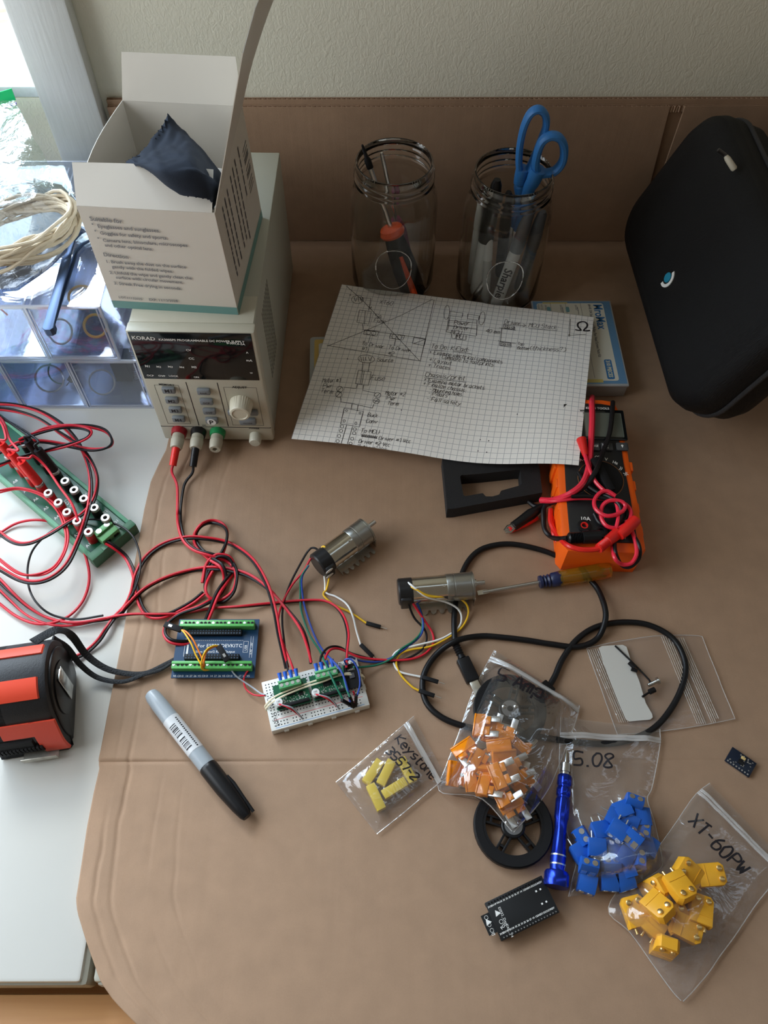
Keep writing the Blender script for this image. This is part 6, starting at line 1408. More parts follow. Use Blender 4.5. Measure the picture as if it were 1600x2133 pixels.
mw_(GRNW, [(262, 440, .014), (215, 520, .008), (210, 600, .003), (216, 740, .002), (270, 900, .004), (340, 1010, .012), (380, 1100, .022), (440, 1230, .024), (500, 1345, .020)], .0009, mo1, lab='green motor wire')
mw_(BLUW, [(266, 440, .014), (222, 520, .008), (226, 640, .003), (252, 760, .003), (310, 920, .006), (370, 1020, .014), (430, 1080, .022), (490, 1160, .026), (528, 1280, .024), (543, 1350, .020)], .0009, mo1, lab='blue motor wire')
mw_(WHTW, [(345, 390, .018), (362, 375, .020), (366, 450, .012), (375, 560, .004), (382, 622, .0015), (450, 650, .0015), (520, 700, .002), (560, 780, .004), (585, 880, .003), (612, 968, .0016)], .0009, mo1, lab='white motor wire')
mw_(YELW, [(345, 395, .018), (350, 330, .024), (368, 314, .026), (385, 345, .026), (402, 420, .020), (402, 520, .008), (385, 600, .003), (366, 622, .002), (372, 650, .0015), (440, 705, .0015), (540, 752, .0015), (650, 825, .0016)], .0009, mo1, lab='yellow motor wire')
crimp(mo1, (612, 968), (695, 1050), (730, 1078)); crimp(mo1, (650, 825), (745, 852), (790, 858))
mw_(WHTW, [(915, 545, .026), (960, 580, .030), (1050, 650, .024), (1180, 685, .014), (1260, 730, .008), (1285, 790, .004), (1260, 860, .002), (1150, 930, .003), (1000, 970, .004), (880, 1000, .003), (830, 1040, .002), (832, 1090, .0015), (875, 1150, .0015), (1020, 1185, .0016)], .0009, mo2, lab='white motor wire')
mw_(YELW, [(915, 565, .026), (980, 600, .029), (1080, 648, .024), (1230, 650, .018), (1310, 690, .010), (1330, 760, .004), (1290, 850, .002), (1200, 920, .002), (1080, 980, .003), (960, 1000, .003), (880, 1030, .003), (850, 1090, .002), (880, 1170, .0015), (950, 1245, .0015), (1000, 1275, .0016)], .0009, mo2, lab='yellow motor wire')
mw_(REDW, [(920, 595, .025), (960, 690, .016), (1040, 810, .006), (1090, 890, .002), (1095, 960, .002), (1040, 1030, .002), (930, 1068, .003), (760, 1070, .003), (600, 1050, .004), (480, 1000, .008), (415, 1002, .014), (380, 1050, .018), (368, 1105, .018)], .0010, mo2, lab='red motor wire')
mw_(BLACKW, [(915, 600, .025), (930, 690, .016), (970, 790, .006), (1040, 870, .003), (1050, 950, .003), (1000, 1020, .003), (880, 1075, .002), (760, 1080, .002), (560, 1030, .004), (470, 985, .008), (400, 988, .014), (352, 1040, .018), (340, 1105, .018)], .0010, mo2, lab='black motor wire')
mw_(GRNW, [(920, 590, .026), (970, 660, .018), (1018, 760, .008), (1020, 870, .004), (970, 940, .005), (880, 1000, .005), (820, 1060, .005), (720, 1105, .004), (600, 1120, .010), (565, 1118, .016)], .0009, mo2, lab='green motor wire')
mw_(BLUW, [(925, 595, .026), (1000, 720, .012), (1030, 830, .006), (1010, 910, .004), (930, 980, .004), (860, 1030, .004), (790, 1068, .003), (700, 1085, .002), (600, 1075, .006), (545, 1050, .014), (525, 1075, .018)], .0009, mo2, lab='blue motor wire')
crimp(mo2, (1020, 1185), (1130, 1218), (1172, 1234), .0062); crimp(mo2, (1000, 1275), (1105, 1310), (1150, 1328), .0062)

# ================================================================== SCREWDRIVERS
def c2(x, y): return (900+x/3.478, 800+y/3.478)
a, b = P(995, 1236, .0040), P(1272, 1186, .0095)
t = thing('screwdriver', 'flat screwdriver with a clear amber handle below the multimeter', 'screwdriver', Matrix.Translation(V((b.x, b.y, 0))))
AMBH = mat('clear_amber_handle', (.80, .42, .03), .12, trans=.85, coat=.4)
rod(MB(), a.lerp(b, .605), b, [(0, 0), (0, .0068), (.03, .0074), (.93, .0080), (.98, .0074), (1, .0055), (1, 0)], 24, ribs=lambda q, z: 1-.07*(1 if math.cos(6*q) < -.2 else 0)).build('handle', AMBH, t, local=False)
rod(MB(), a.lerp(b, .462), a.lerp(b, .625), [(0, 0), (0, .0058), (.12, .0060), (.17, .0045), (.25, .0060), (.32, .0045), (.42, .0062), (.5, .0052), (.58, .0066), (.95, .0070), (1, .0066), (1, 0)], 28).build('collar', mat('navy_collar', (.015, .022, .07), .35), t, local=False)
w = MB(); rod(w, a.lerp(b, .04), a.lerp(b, .47), [(0, 0), (0, .0018), (.02, .0018), (1, .0018), (1, 0)], 16); dd = (b-a).normalized(); m_ = Matrix.Translation(a) @ dd.to_track_quat('X', 'Z').to_matrix().to_4x4()
w.prism([(0, -.0022), (.006, -.0022), (.010, -.0017), (.010, .0017), (.006, .0022), (0, .0022)], -.0005, .0008, m=m_); w.build('blade', STEEL, t, local=False)
# blue precision driver
a, b = P(1181, 1562, .0060), P(1158, 1848, .0098)
t = thing('precision_screwdriver', 'blue anodised precision screwdriver between the black wheel and the bag of blue terminals', 'screwdriver', Matrix.Translation(V((b.x, b.y, 0))))
ANO = mat('blue_anodised_metal', (.02, .05, .52), .22, .85)
rod(MB(), a.lerp(b, .20), b, [(0, 0), (0, .0050), (.01, .0056), (.09, .0056), (.10, .0049), (.12, .0049), (.13, .0056), (.19, .0056), (.20, .0049), (.22, .0049), (.23, .0056), (.40, .0056), (.42, .0050), (.50, .0045), (.72, .0055), (.73, .0059), (.745, .0059), (.80, .0059), (.815, .0059), (.84, .0056), (.86, .0056), (.87, .0085), (.89, .0094), (.98, .0094), (1, .0088), (1, 0)], 36, ribs=lambda q, z: 1-.06*(1 if math.cos(8*q) > .35 and z < .048 else 0)).build('handle', ANO, t, local=False)
w = MB()
for f in (.784, .845): rod(w, a.lerp(b, f), a.lerp(b, f+.010), [(0, 0), (0, .00605), (1, .00605), (1, 0)], 30)
w.build('silver_band', TIN, t, local=False)
rod(MB(), a.lerp(b, .105), a.lerp(b, .205), [(0, 0), (0, .0032), (.06, .0042), (.70, .0043), (.72, .0034), (1, .0034), (1, 0)], 32, ribs=lambda q, z: 1-.04*(int(q/(2*math.pi)*32) % 2)).build('chuck', STEEL, t, local=False)
rod(MB(), a, a.lerp(b, .11), [(0, 0), (0, .0004), (.25, .0009), (.35, .0014), (1, .0014), (1, 0)], 12).build('bit', STEEL, t, local=False)

# ================================================================== USB CABLE
CABM = mat('black_cable_jacket', (.007, .007, .008), .38, spec=.35)
U = [(948, 1346, .0030), (946, 1300, .0028), (948, 1265, .0028), (956, 1215, .0028), (975, 1170, .0028), (1005, 1143, .0028), (1055, 1133, .0028), (1110, 1141, .0028), (1160, 1158, .0028), (1205, 1186, .0028), (1240, 1220, .0028), (1258, 1258, .0080), (1261, 1292, .0085), (1244, 1330, .0030), (1205, 1347, .0028), (1150, 1342, .0028), (1100, 1334, .0028),
     (1050, 1328, .0028), (1000, 1325, .0028), (950, 1335, .0080), (912, 1360, .0030), (887, 1395, .0028), (880, 1430, .0028), (890, 1466, .0028), (920, 1494, .0028), (965, 1512, .0028), (1030, 1524, .0028), (1110, 1533, .0028), (1200, 1546, .0028), (1285, 1547, .0028), (1355, 1522, .0028), (1398, 1476, .0028),
     (1424, 1420, .0035), (1426, 1375, .0035), (1402, 1330, .0035), (1352, 1302, .0030), (1295, 1296, .0028), (1242, 1306, .0028), (1202, 1332, .0030), (1172, 1372, .0028), (1156, 1408, .0028), (1142, 1432, .0032)]
t = thing('usb_cable', 'thick black cable with a rectangular plug looping round the plastic bags', 'cable', Matrix.Translation(P(948, 1346, 0)))
MB().tube(catmull([P(*q) for q in U], 8), .0026, 12).build('jacket', CABM, t, local=False)
a, b, c = P(947, 1338, .0042), P(963, 1372, .0042), P(986, 1420, .0042); w = MB()
rod(w, a, b, [(0, 0), (0, .0030)]+[(k*.14+f, .0036 if f == 0 else .0028) for k in range(1, 6) for f in (0, .07)]+[(1, .004), (1, 0)], 16); w.build('strain_relief', CABM, t, local=False)
m_ = Matrix.Translation(b) @ (c-b).normalized().to_track_quat('X', 'Z').to_matrix().to_4x4(); Lc2 = (c-b).length
MB(m_).box((0, -.0058, -.0036), (Lc2, .0058, .0036), .0012).build('plug_body', BLACK, t, local=False)
MB(m_).box((Lc2, -.0038, -.0022), (Lc2+.0125, .0038, .0022), .0004).build('metal_plug', mat('worn_plug_shell', (.72, .70, .62), .3, .9), t, local=False)
a, b = P(1146, 1428, .0038), P(1100, 1470, .0060); m_ = Matrix.Translation(a) @ (b-a).normalized().to_track_quat('X', 'Z').to_matrix().to_4x4()
MB(m_).box((0, -.0060, -.0034), (.024, .0060, .0040), .0014).build('plug_body', BLACK, t, local=False)

# ================================================================== GREY MARKER
a, b = P(311, 1441, .0078), P(515, 1702, .0078); d = b-a
t = thing('permanent_marker', 'big grey permanent marker with a barcode label and black cap on the cardboard', 'marker', Matrix.Translation(a))
ax_ = d.normalized(); vd = (CAM-a.lerp(b, .4)).normalized(); nr = (vd-ax_*vd.dot(ax_)).normalized(); upv = nr.cross(ax_)
LM = Matrix(((ax_.x, upv.x, nr.x, a.x), (ax_.y, upv.y, nr.y, a.y), (ax_.z, upv.z, nr.z, a.z), (0, 0, 0, 1))); L = d.length
MR = .0071
rod(MB(), a, b, [(0, 0), (.004, .0030), (.016, .0053), (.045, .0064), (.12, .0069), (.30, .0071), (.60, .0071), (.62, .0068), (.62, 0)], 36).build('barrel', mat('grey_marker_barrel', (.36, .40, .43), .3), t, local=False)
rod(MB(), a.lerp(b, .612), b, [(0, 0), (0, .0069), (.02, .0074), (.06, .0076), (.45, .0074), (.80, .0060), (.95, .0048), (1, .0036), (1, 0)], 36).build('cap', BLACK, t, local=False)
w = MB(); w.tube([LM @ V((L*.74, .0070, .002)), LM @ V((L*.80, .0078, .002)), LM @ V((L*.92, .0066, .001)), LM @ V((L*1.0, .0060, .000))], 1, 8, flat=(.0014, .0010)); w.build('clip', BLACK, t, local=False)
w = MB(); vs = []; n = 20; a0, a1 = R_(-20), R_(200)
for k in range(n+1):
    q = a0+(a1-a0)*k/n
    for x_ in (L*.235, L*.50): vs.append(LM @ V((x_, MR*1.02*math.cos(q), MR*1.02*math.sin(q))))
w.add(vs, [(2*k, 2*k+1, 2*k+3, 2*k+2) for k in range(n)]); lb_ = w.build('label', mat('white_label_film', (.66, .67, .68), .3), t, local=False)
w = MB(); random.seed(9)
def onbar(x, s): q = s/MR+math.pi/2; return LM @ V((x, MR*1.03*math.cos(q), MR*1.03*math.sin(q)))
x_ = L*.29
while x_ < L*.47:
    ww = random.choice((.0004, .0008, .0012))
    if not L*.375 < x_ < L*.388: w.add([onbar(x_, s) for s in (-.0005, .0015, .0035, .0055)]+[onbar(x_+ww, s) for s in (-.0005, .0015, .0035, .0055)], [(k, k+1, k+5, k+4) for k in range(3)])
    x_ += ww+random.choice((.0004, .0007, .001))
for k in range(16): w.add([onbar(L*.26+k*.0020, s) for s in (-.0048, -.0034)]+[onbar(L*.26+k*.0020+.0012, s) for s in (-.0048, -.0034)], [(0, 1, 3, 2)])
w.build('barcode', INK, lb_, local=False, smooth=False)

# ================================================================== LOOSE BOARDS
def c6(x, y): return (960+x/3.636, 1600+y/3.636)
EM, EW, EH = quadframe(c6(182, 1020), c6(612, 812), c6(748, 1092), c6(308, 1312), .0100)
t = thing('microcontroller_board', 'black microcontroller board lying upside down below the black wheel', 'circuit board', EM); ez_ = .0085
PCB = mat('black_circuit_board', (.010, .011, .012), .4)
w = MB(); w.box((-EW/2, -EH/2, ez_), (EW/2, EH/2, ez_+.0016), .0003); eb = w.build('board', PCB, t)
for s in (-1, 1):
    w = MB(); yy = s*(EH/2-.0014); w.box((-EW/2+.001, yy-.00125, .0002), (EW/2-.001, yy+.00125, ez_), .0002); w.build('pin_header', BLACKM, t)
    w = MB()
    for k in range(19): xx = -EW/2+.0025+k*(EW-.005)/18; w.cyl((xx, yy, ez_+.0015), (xx, yy, ez_+.0030), .0007, .0003, 8)
    w.build('header_pins', BLACK if s > 0 else TIN, t, smooth=False)
w = MB(); w.box((-EW/2-.0062, -EH/2+.0065, ez_-.0018), (-EW/2+.004, EH/2-.0065, ez_-.0006)); ant = w.build('antenna_board', PCB, t)
w = MB(); z_ = ez_+.00168
for s in (-1, 1):
    for k in range(19): w.text(('3V3', 'EN', 'VP', 'VN', '34', '35', '32', '33', '25', '26', '27', '14', '12', 'GND', '13', 'D2', 'D3', 'CMD', '5V')[k], .0017, T(-EW/2+.0021+k*(EW-.005)/18, s*(EH/2-.0040)-.0003, z_, rz=0), bold=True, align='c')
w.text('ESP32_DevKitC_V4', .0026, T(-EW/2+.0075, EH/2-.0065, z_, rz=-90)); tri = [(0, 0), (.0045, .0010), (.0012, .0042)]
w.prism([(x+(-EW/2+.0035), y+.0020) for x, y in tri], z_-.0001, z_); w.box((-EW/2+.0048, .0030, z_-.0001), (-EW/2+.0056, .0038, z_+.00004)); w.tube([V((-EW/2+.0055+.0014*math.cos(k/2), -.0022+.0014*math.sin(k/2), z_)) for k in range(13)], .0002, 4); w.text('FCC', .0026, T(-EW/2+.0036, -.0070, z_, rz=20), bold=True)
for xx, yy in ((EW/2-.009, .0055), (EW/2-.0055, .0055), (EW/2-.009, -.0035), (EW/2-.0055, -.0035)): w.box((xx-.0006, yy-.0006, z_-.0001), (xx+.0006, yy+.0006, z_+.0003))
w.build('board_print', WHITEP, eb, smooth=False)
w = MB(); z2 = ez_-.00055
for yy in (.0045, -.0005, -.0045): w.tube([V((-EW/2-.0030+.0013*math.cos(k/2), yy+.0013*math.sin(k/2), z2)) for k in range(13)], .00018, 4)
w.prism([(x-EW/2-.0050, y-.0005) for x, y in tri], z2-.0001, z2); w.text('CE', .0022, T(-EW/2-.0045, -.0078, z2), bold=True); w.build('antenna_print', WHITEP, ant, smooth=False)
# IMU
IM, IW, IH = quadframe((1527, 1556), (1578, 1590), (1560, 1619), (1510, 1583), .0035)
t = thing('sensor_breakout', 'tiny dark blue sensor board lying alone at the right edge', 'circuit board', IM)
w = MB(); w.box((-IW/2, -IH/2, .0018), (IW/2, IH/2, .0032), .0002); ib = w.build('board', mat('navy_circuit_board', (.005, .012, .028), .35), t)
w = MB(); w.box((-IW/2+.001, -IH/2, .0002), (IW/2-.001, -IH/2+.0025, .0018)); w.build('pin_header', TIN, t)
w = MB(); random.seed(2)
for k in range(8): xx = -IW/2+.002+k*(IW-.004)/7; w.cyl((xx, -IH/2+.0015, .0031), (xx, -IH/2+.0015, .0034), .0007, n=10)
for k in range(26): xx, yy = random.uniform(-IW/2+.002, IW/2-.002), random.uniform(-IH/2+.003, IH/2-.0015); w.box((xx-.0005, yy-.0003, .0031), (xx+.0005, yy+.0003, .0035))
w.build('solder_pads', TIN, ib, smooth=False)
w = MB(); w.box((-.002, -.002, .0031), (.0025, .0015, .0041), .0002); w.build('chip', BLACK, ib)
w = MB(); w.box((-.0015, IH/2-.0045, .0031), (.0020, IH/2-.0022, .0043), .0002); w.build('capacitor', mat('tan_capacitor', (.62, .45, .18), .4), ib)

# ================================================================== WHEELS
def wheel(px, py, z0, ang, label, R0=.0305):
    c = P(px, py, z0+.008); t = thing('robot_wheel', label, 'wheel', Matrix.Translation((c.x, c.y, z0)) @ Matrix.Rotation(R_(ang), 4, 'Z'), 'black five-spoke robot wheels')
    R1 = R0-.0068
    MB().lathe([(R1, .0005), (R0-.001, .0003), (R0, .0015), (R0, .0068), (R0-.001, .0080), (R1, .0078)], 72, closed=True, ribs=lambda q, z: 1+.004*(int(q/(2*math.pi)*72) % 2)).build('tyre', mat('wheel_rubber', (.009, .009, .010), .45, spec=.3), t, ang=30)
    w = MB(); w.lathe([(R1-.0022, .0008), (R1+.0003, .0008), (R1+.0003, .0074), (R1-.0022, .0074)], 64, closed=True)
    for k in range(5):
        for s in (-1, 1): w.box((.0070, s*.0026-.0009, .0015), (R1-.001, s*.0026+.0009, .0062), .0004, m=T(rz=72*k))
        w.box((R1-.0075, -.0030, .0015), (R1-.0055, .0030, .0058), .0003, m=T(rz=72*k))
    w.lathe([(.0, .0010), (.0092, .0010), (.0092, .0066), (.0085, .0072), (0, .0072)], 40); w.build('rim', BLACK, t)
    w = MB(); w.lathe([(.0025, .0070), (.0070, .0070), (.0070, .0082), (.0025, .0082)], 30, closed=True); w.build('hub', mat('grey_hub', (.30, .30, .30), .4, .8), t)
    for q in (20, 160): w = MB(); w.lathe([(0, .0074), (.0020, .0074), (.0019, .0088), (.0010, .0095), (0, .0096)], 16, m=T(.0052*math.cos(R_(q-ang)), .0052*math.sin(R_(q-ang)), 0)); w.build('hub_screw', STEEL, t)
    return t
wheel(1070, 1719, .0003, 20, 'black five-spoke wheel lying flat beside the blue precision screwdriver')
wheel(1063, 1476, .0062, 0, 'black wheel showing grey through the top of the bag of orange fuses', .0300)

# ================================================================== PLASTIC BAGS AND WHAT IS IN THEM
FILM = film('clear_bag_film', (.97, .96, .95), gloss=.55, haze=.055, rough=.13, bscale=42, bump=.55)
FILMB = film('clear_bag_film_back', (.97, .96, .95), gloss=.15, haze=.04, rough=.2, bscale=42, bump=.3)
ZIPM = film('zip_strip_film', (.92, .91, .90), gloss=1.0, haze=.34, rough=.15, bscale=80, bump=.2)
def zbag(name, label, left, right, hump, zip_v, seed=0, base=.0008, marks=None, wrinkle=.0022, zbase=None, fm=None):
    """left/right: px outline from the zip end to the closed end; hump(u, v): extra height; zip_v: rows of the closure"""
    zb = zbase or (lambda u, v: 0)
    L = catmull([P(q[0], q[1], q[2] if len(q) > 2 else .002) for q in left], 6); R = catmull([P(q[0], q[1], q[2] if len(q) > 2 else .002) for q in right], 6)
    def at(C_, t):
        x = t*(len(C_)-1); i = min(int(x), len(C_)-2); return C_[i].lerp(C_[i+1], x-i)
    def surf(u, v, top=True):
        p = at(L, v).lerp(at(R, v), u); e = min(1, 7*min(u, 1-u), 7*min(v+.02, 1-v)); e = max(0, e)
        if not top: return V((p.x, p.y, p.z-.0014+zb(u, v)))
        nz_ = noise.noise(V((p.x*38+seed, p.y*38, seed)))+.55*noise.noise(V((p.x*95, p.y*60+seed, 3+seed)))
        rg = abs(noise.noise(V((p.x*26-p.y*18+seed*2, p.y*10+p.x*9, seed+8))))
        return V((p.x, p.y, p.z+base+zb(u, v)+e*(hump(u, v)+wrinkle*(nz_*.8+.5-1.1*rg))*1.0))
    N_ = 56
    tm_ = MB().grid(lambda u, v: surf(u, v), N_, N_); bv = tm_.bvh(); c0 = surf(.5, .5, False)
    t = thing(name, label, 'plastic bag', Matrix.Translation(V((c0.x, c0.y, .0003))))
    tm_.build('front_film', fm or FILM, t, local=False, ang=180); MB().grid(lambda u, v: surf(u, v, False), 12, 12).build('back_film', FILMB, t, local=False, ang=180)
    w = MB()
    for zv in zip_v: w.tube([surf(u/24, zv)+V((0, 0, .0006)) for u in range(25)], 1, 6, flat=(.00135, .0007))
    w.build('zip_closure', ZIPM, t, local=False)
    for side, C_ in (('edge_seam', 0), ('edge_seam', 1)):
        MB().tube([surf(C_, k/30)+V((0, 0, .0001)) for k in range(31)], .00045, 5).build('edge_seam', ZIPM, t, local=False)
    if marks:
        w = MB(); random.seed(seed+40)
        for s, px, py, h, a, ww in marks: pen_on(w, bv, s, px, py, h, a, ww, .05, .1, 1.0, .0003)
        w.build('pen_lettering', INK, t, local=False, smooth=False)
    return t, surf
def c4(x, y): return (680+x/2.857, 1340+y/2.857)
def c7(x, y): return (1140+x/3.267, 1480+y/3.267)
def block_at(px, py, ang, z, tilt=(0, 0)):
    """matrix: base centre at the pixel, ang = direction of local x in the picture (degrees, clockwise from right)"""
    a = P(px, py, z); b = P(px+10*math.cos(R_(ang)), py+10*math.sin(R_(ang)), z)
    return Matrix.Translation(a) @ Matrix.Rotation(math.atan2(b.y-a.y, b.x-a.x), 4, 'Z') @ Matrix.Rotation(R_(tilt[0]), 4, 'X') @ Matrix.Rotation(R_(tilt[1]), 4, 'Y')

# ---- yellow fuse holders
YB = mat('yellow_holder_plastic', (.74, .55, .05), .4)
def holder(m_, label):
    t = thing('fuse_holder', label, 'fuse holder', m_, 'yellow fuse holders in the small bag')
    MB().box((-.0105, -.0037, 0), (.0105, .0037, .0075), .0004).build('body', YB, t)
    for x_ in (-.0065, .0065):
        w = MB(); w.box((x_-.0006, .0030, .0015), (x_+.0006, .0064, .0030), .0002); w.box((x_-.0014, .0036, .0012), (x_+.0014, .0046, .0050), .0003); w.build('contact', TIN, t)
    return t
hsp = [((279, 775), -56, 'yellow fuse holder at the far left of the small bag'), ((356, 780), -64, 'yellow fuse holder second from the left in the small bag'), ((295, 924), 65, 'yellow fuse holder lowest in the small bag'), ((405, 872), -32, 'yellow fuse holder at the lower right in the small bag'), ((478, 765), 62, 'yellow fuse holder under the black lettering in the small bag')]
h0 = None
for (c_, an, lb_) in hsp:
    m_ = block_at(*c4(*c_), an, .0012)
    if h0 is None: h0 = holder(m_, lb_)
    else: dup(h0, m_, lb_)
zbag('ziplock_bag', 'small ziplock bag of yellow fuse holders left of the bag of orange fuses', [(862, 1493), (822, 1527), (755, 1585), (700, 1630)], [(930, 1620), (895, 1648), (838, 1696), (785, 1738)],
     lambda u, v: .0092*max(0, math.sin(math.pi*min(1, max(0, (v-.18)/.80))))**.5*math.sin(math.pi*u)**.6, (.13, .17), seed=1,
     marks=[('Keystone', 822, 1542, 19, 47, .0013), ('3557-2', 803, 1566, 17, 46, .0013)])

# ---- orange fuses
OF = mat('orange_fuse_plastic', (1.0, .31, .006), .15, trans=.22, coat=.3)
def fuse(m_, label):
    t = thing('blade_fuse', label, 'fuse', m_, 'orange blade fuses in the bag')
    w = MB(); w.box((-.0098, -.0035, -.0024), (.0098, .0058, .0024), .0006); w.box((-.0080, -.0075, -.0018), (-.0012, -.0034, .0018), .0004); w.box((.0012, -.0075, -.0018), (.0080, -.0034, .0018), .0004); w.box((-.0098, .0046, -.0030), (.0098, .0062, .0030), .0005); w.build('body', OF, t)
    for s in (-1, 1): MB().box((s*.0065-.0026, -.0150, -.0004), (s*.0065+.0026, -.0030, .0004), .0003).build('blade', TIN, t)
    return t
fz = [(1003, 1512, 95, .012), (1022, 1522, 100, .010), (1048, 1530, 20, .010), (1082, 1552, 40, .009), (1040, 1556, 175, .016), (968, 1560, 150, .010), (992, 1585, 115, .014), (948, 1612, 92, .006), (985, 1622, 88, .007), (1050, 1578, 178, .018), (1022, 1594, 10, .012), (1040, 1615, 70, .020), (1072, 1606, 60, .016), (1088, 1628, 130, .008), (1012, 1634, 100, .014), (1046, 1656, 60, .014), (1066, 1678, 150, .010), (1030, 1580, 60, .006), (1062, 1600, 110, .007)]
f0 = None; random.seed(21)
for i, (x_, y_, a_, z_) in enumerate(fz):
    m_ = block_at(x_, y_, a_+180, z_+.004, (random.uniform(-28, 28), random.uniform(-22, 22)))
    lb_ = 'orange blade fuse ' + ['at the top left of the heap', 'second from the top left of the heap', 'at the top middle of the heap', 'furthest right near the top of the heap', 'with its blade showing near the middle top', 'on the upper left flank of the heap', 'in the left middle of the heap', 'furthest left and low in the bag', 'low left beside the leftmost one', 'with bright blades in the centre of the heap', 'just left of the centre of the heap', 'with grey blades pointing up on the heap', 'right of the one with grey blades', 'on the right edge of the heap', 'below the left middle of the heap', 'near the bottom of the heap', 'lowest of all in the bag tip', 'buried under the upper middle of the heap', 'buried under the right middle of the heap'][i]
    if f0 is None: f0 = fuse(m_, lb_)
    else: dup(f0, m_, lb_)
def hump5(u, v):
    a = math.exp(-((v-.62)/.22)**2)*math.sin(math.pi*u)**.5*.026; b = .021*math.exp(-((v-.27)/.20)**2)*min(1, 5*u, 5*(1-u)); return a+b+.002
zbag('ziplock_bag', 'large ziplock bag heaped with orange blade fuses in the middle of the cardboard', [(1030, 1355), (1008, 1395), (982, 1450), (955, 1530), (928, 1600), (916, 1650), (1000, 1662, .010), (1066, 1732, .012)], [(1207, 1470), (1200, 1500), (1178, 1560), (1162, 1600), (1145, 1640, .004), (1118, 1680, .008), (1090, 1712, .012), (1070, 1734, .012)],
     hump5, (.055, .075), seed=5, marks=[('5 Amp', 1034, 1414, 26, 24, .0018)], wrinkle=.0035, fm=film('hazy_bag_film', (.95, .95, .95), gloss=1.1, haze=.05, rough=.12, bscale=42, bump=.7, hazecol=(.62, .62, .60)))

# ---- blue terminal blocks
BT_ = mat('blue_terminal_plastic', (.018, .12, .52), .32)
def tblock(m_, label):
    t = thing('terminal_block', label, 'terminal block', m_, 'blue terminal blocks in the bag')
    w = MB(); w.prism([(-.0040, 0), (.0042, 0), (.0042, .0062), (.0020, .0098), (-.0026, .0098), (-.0040, .0070)], -.0052, .0052, m=Matrix(((0, 0, 1, 0), (1, 0, 0, 0), (0, 1, 0, 0), (0, 0, 0, 1))), bev=.0003); w.build('body', BT_, t)
    for s in (-1, 1):
        MB().cyl((s*.0025, -.0002, .0095), (s*.0025, -.0002, .0100), .0017, n=16).build('clamp_screw', TIN, t)
        MB().box((s*.0025-.0016, -.0043, .0012), (s*.0025+.0016, -.0039, .0052)).build('wire_entry', TIN, t)
        MB().cyl((s*.0025, .0005, -.0050), (s*.0025, .0005, 0), .00045, n=8).build('solder_pin', TIN, t)
    return t
tb = [(575, 640, 20, .006, (-25, 0)), (500, 690, -20, .006, (60, 0)), (625, 735, 0, .004, (90, 90)), (435, 740, -30, .006, (80, 30)), (545, 770, 30, .005, (85, 0)), (350, 825, 10, .006, (70, 20)), (470, 820, 35, .014, (80, 0)), (568, 880, 40, .014, (-50, 0)), (228, 868, 60, .004, (0, 0)), (325, 935, 5, .010, (85, 0)), (430, 950, 20, .005, (60, 30)), (508, 1000, -15, .008, (90, 40)), (212, 962, -20, .003, (80, 10)), (640, 850, -80, .003, (0, 20)), (272, 1065, 15, .010, (-15, 0)), (262, 1180, 20, .003, (85, 0)), (422, 1075, 0, .005, (-35, 0)), (612, 1030, -85, .004, (0, 15)), (410, 1165, 5, .003, (90, 0)), (515, 1160, -5, .003, (90, 10)), (672, 930, 0, .003, (90, 60)), (595, 955, 10, .004, (70, 20)), (530, 1085, 70, .004, (90, 0))]
words_ = ['at the top right of the heap', 'left of the topmost one', 'with pins pointing right under the topmost one', 'with two pins pointing up left', 'in the upper middle, lying on its back', 'dark in the upper left of the heap', 'lying across the upper centre of the heap', 'lying across the right centre of the heap', 'with bright screws at the left edge of the bag', 'lying flat left of the centre', 'partly hidden in the centre', 'standing edgewise in the lower centre', 'half hidden at the left edge', 'with square clamps at the right', 'with open clamps at the lower left', 'lowest left in the bag corner', 'with screws up at the bottom centre', 'with clamps facing right near the bottom', 'at the bottom left of centre', 'at the bottom right of centre', 'faint at the far right of the bag', 'buried at the right of the centre', 'with bright contacts near the bottom centre']
t0 = None
for (x_, y_, a_, z_, tl_2), wd_ in zip(tb, words_):
    m_ = block_at(*c7(x_, y_), a_, z_+.002, (0, 0)) @ T(0, 0, .005) @ Matrix.Rotation(R_(tl_2[0]), 4, 'X') @ Matrix.Rotation(R_(tl_2[1]), 4, 'Y') @ T(0, 0, -.005) @ Matrix.Scale(1.25, 4)
    if t0 is None: t0 = tblock(m_, 'blue terminal block '+wd_)
    else: dup(t0, m_, 'blue terminal block '+wd_)
def humpB(u, v): return .021*math.exp(-((v-.78)/.20)**2)*math.sin(math.pi*u)**.45+.004*math.sin(math.pi*v)
zbag('ziplock_bag', 'ziplock bag of blue terminal blocks right of the blue precision screwdriver', [(1168, 1494), (1166, 1545), (1165, 1600), (1170, 1680), (1182, 1740), (1200, 1790), (1192, 1830), (1184, 1868)], [(1374, 1519), (1374, 1555), (1358, 1640), (1348, 1665), (1362, 1710), (1375, 1770), (1375, 1810), (1305, 1852)],
     humpB, (.10, .12), seed=9, marks=[('5.08', 1194, 1593, 27, 4, .0016)], wrinkle=.0038)

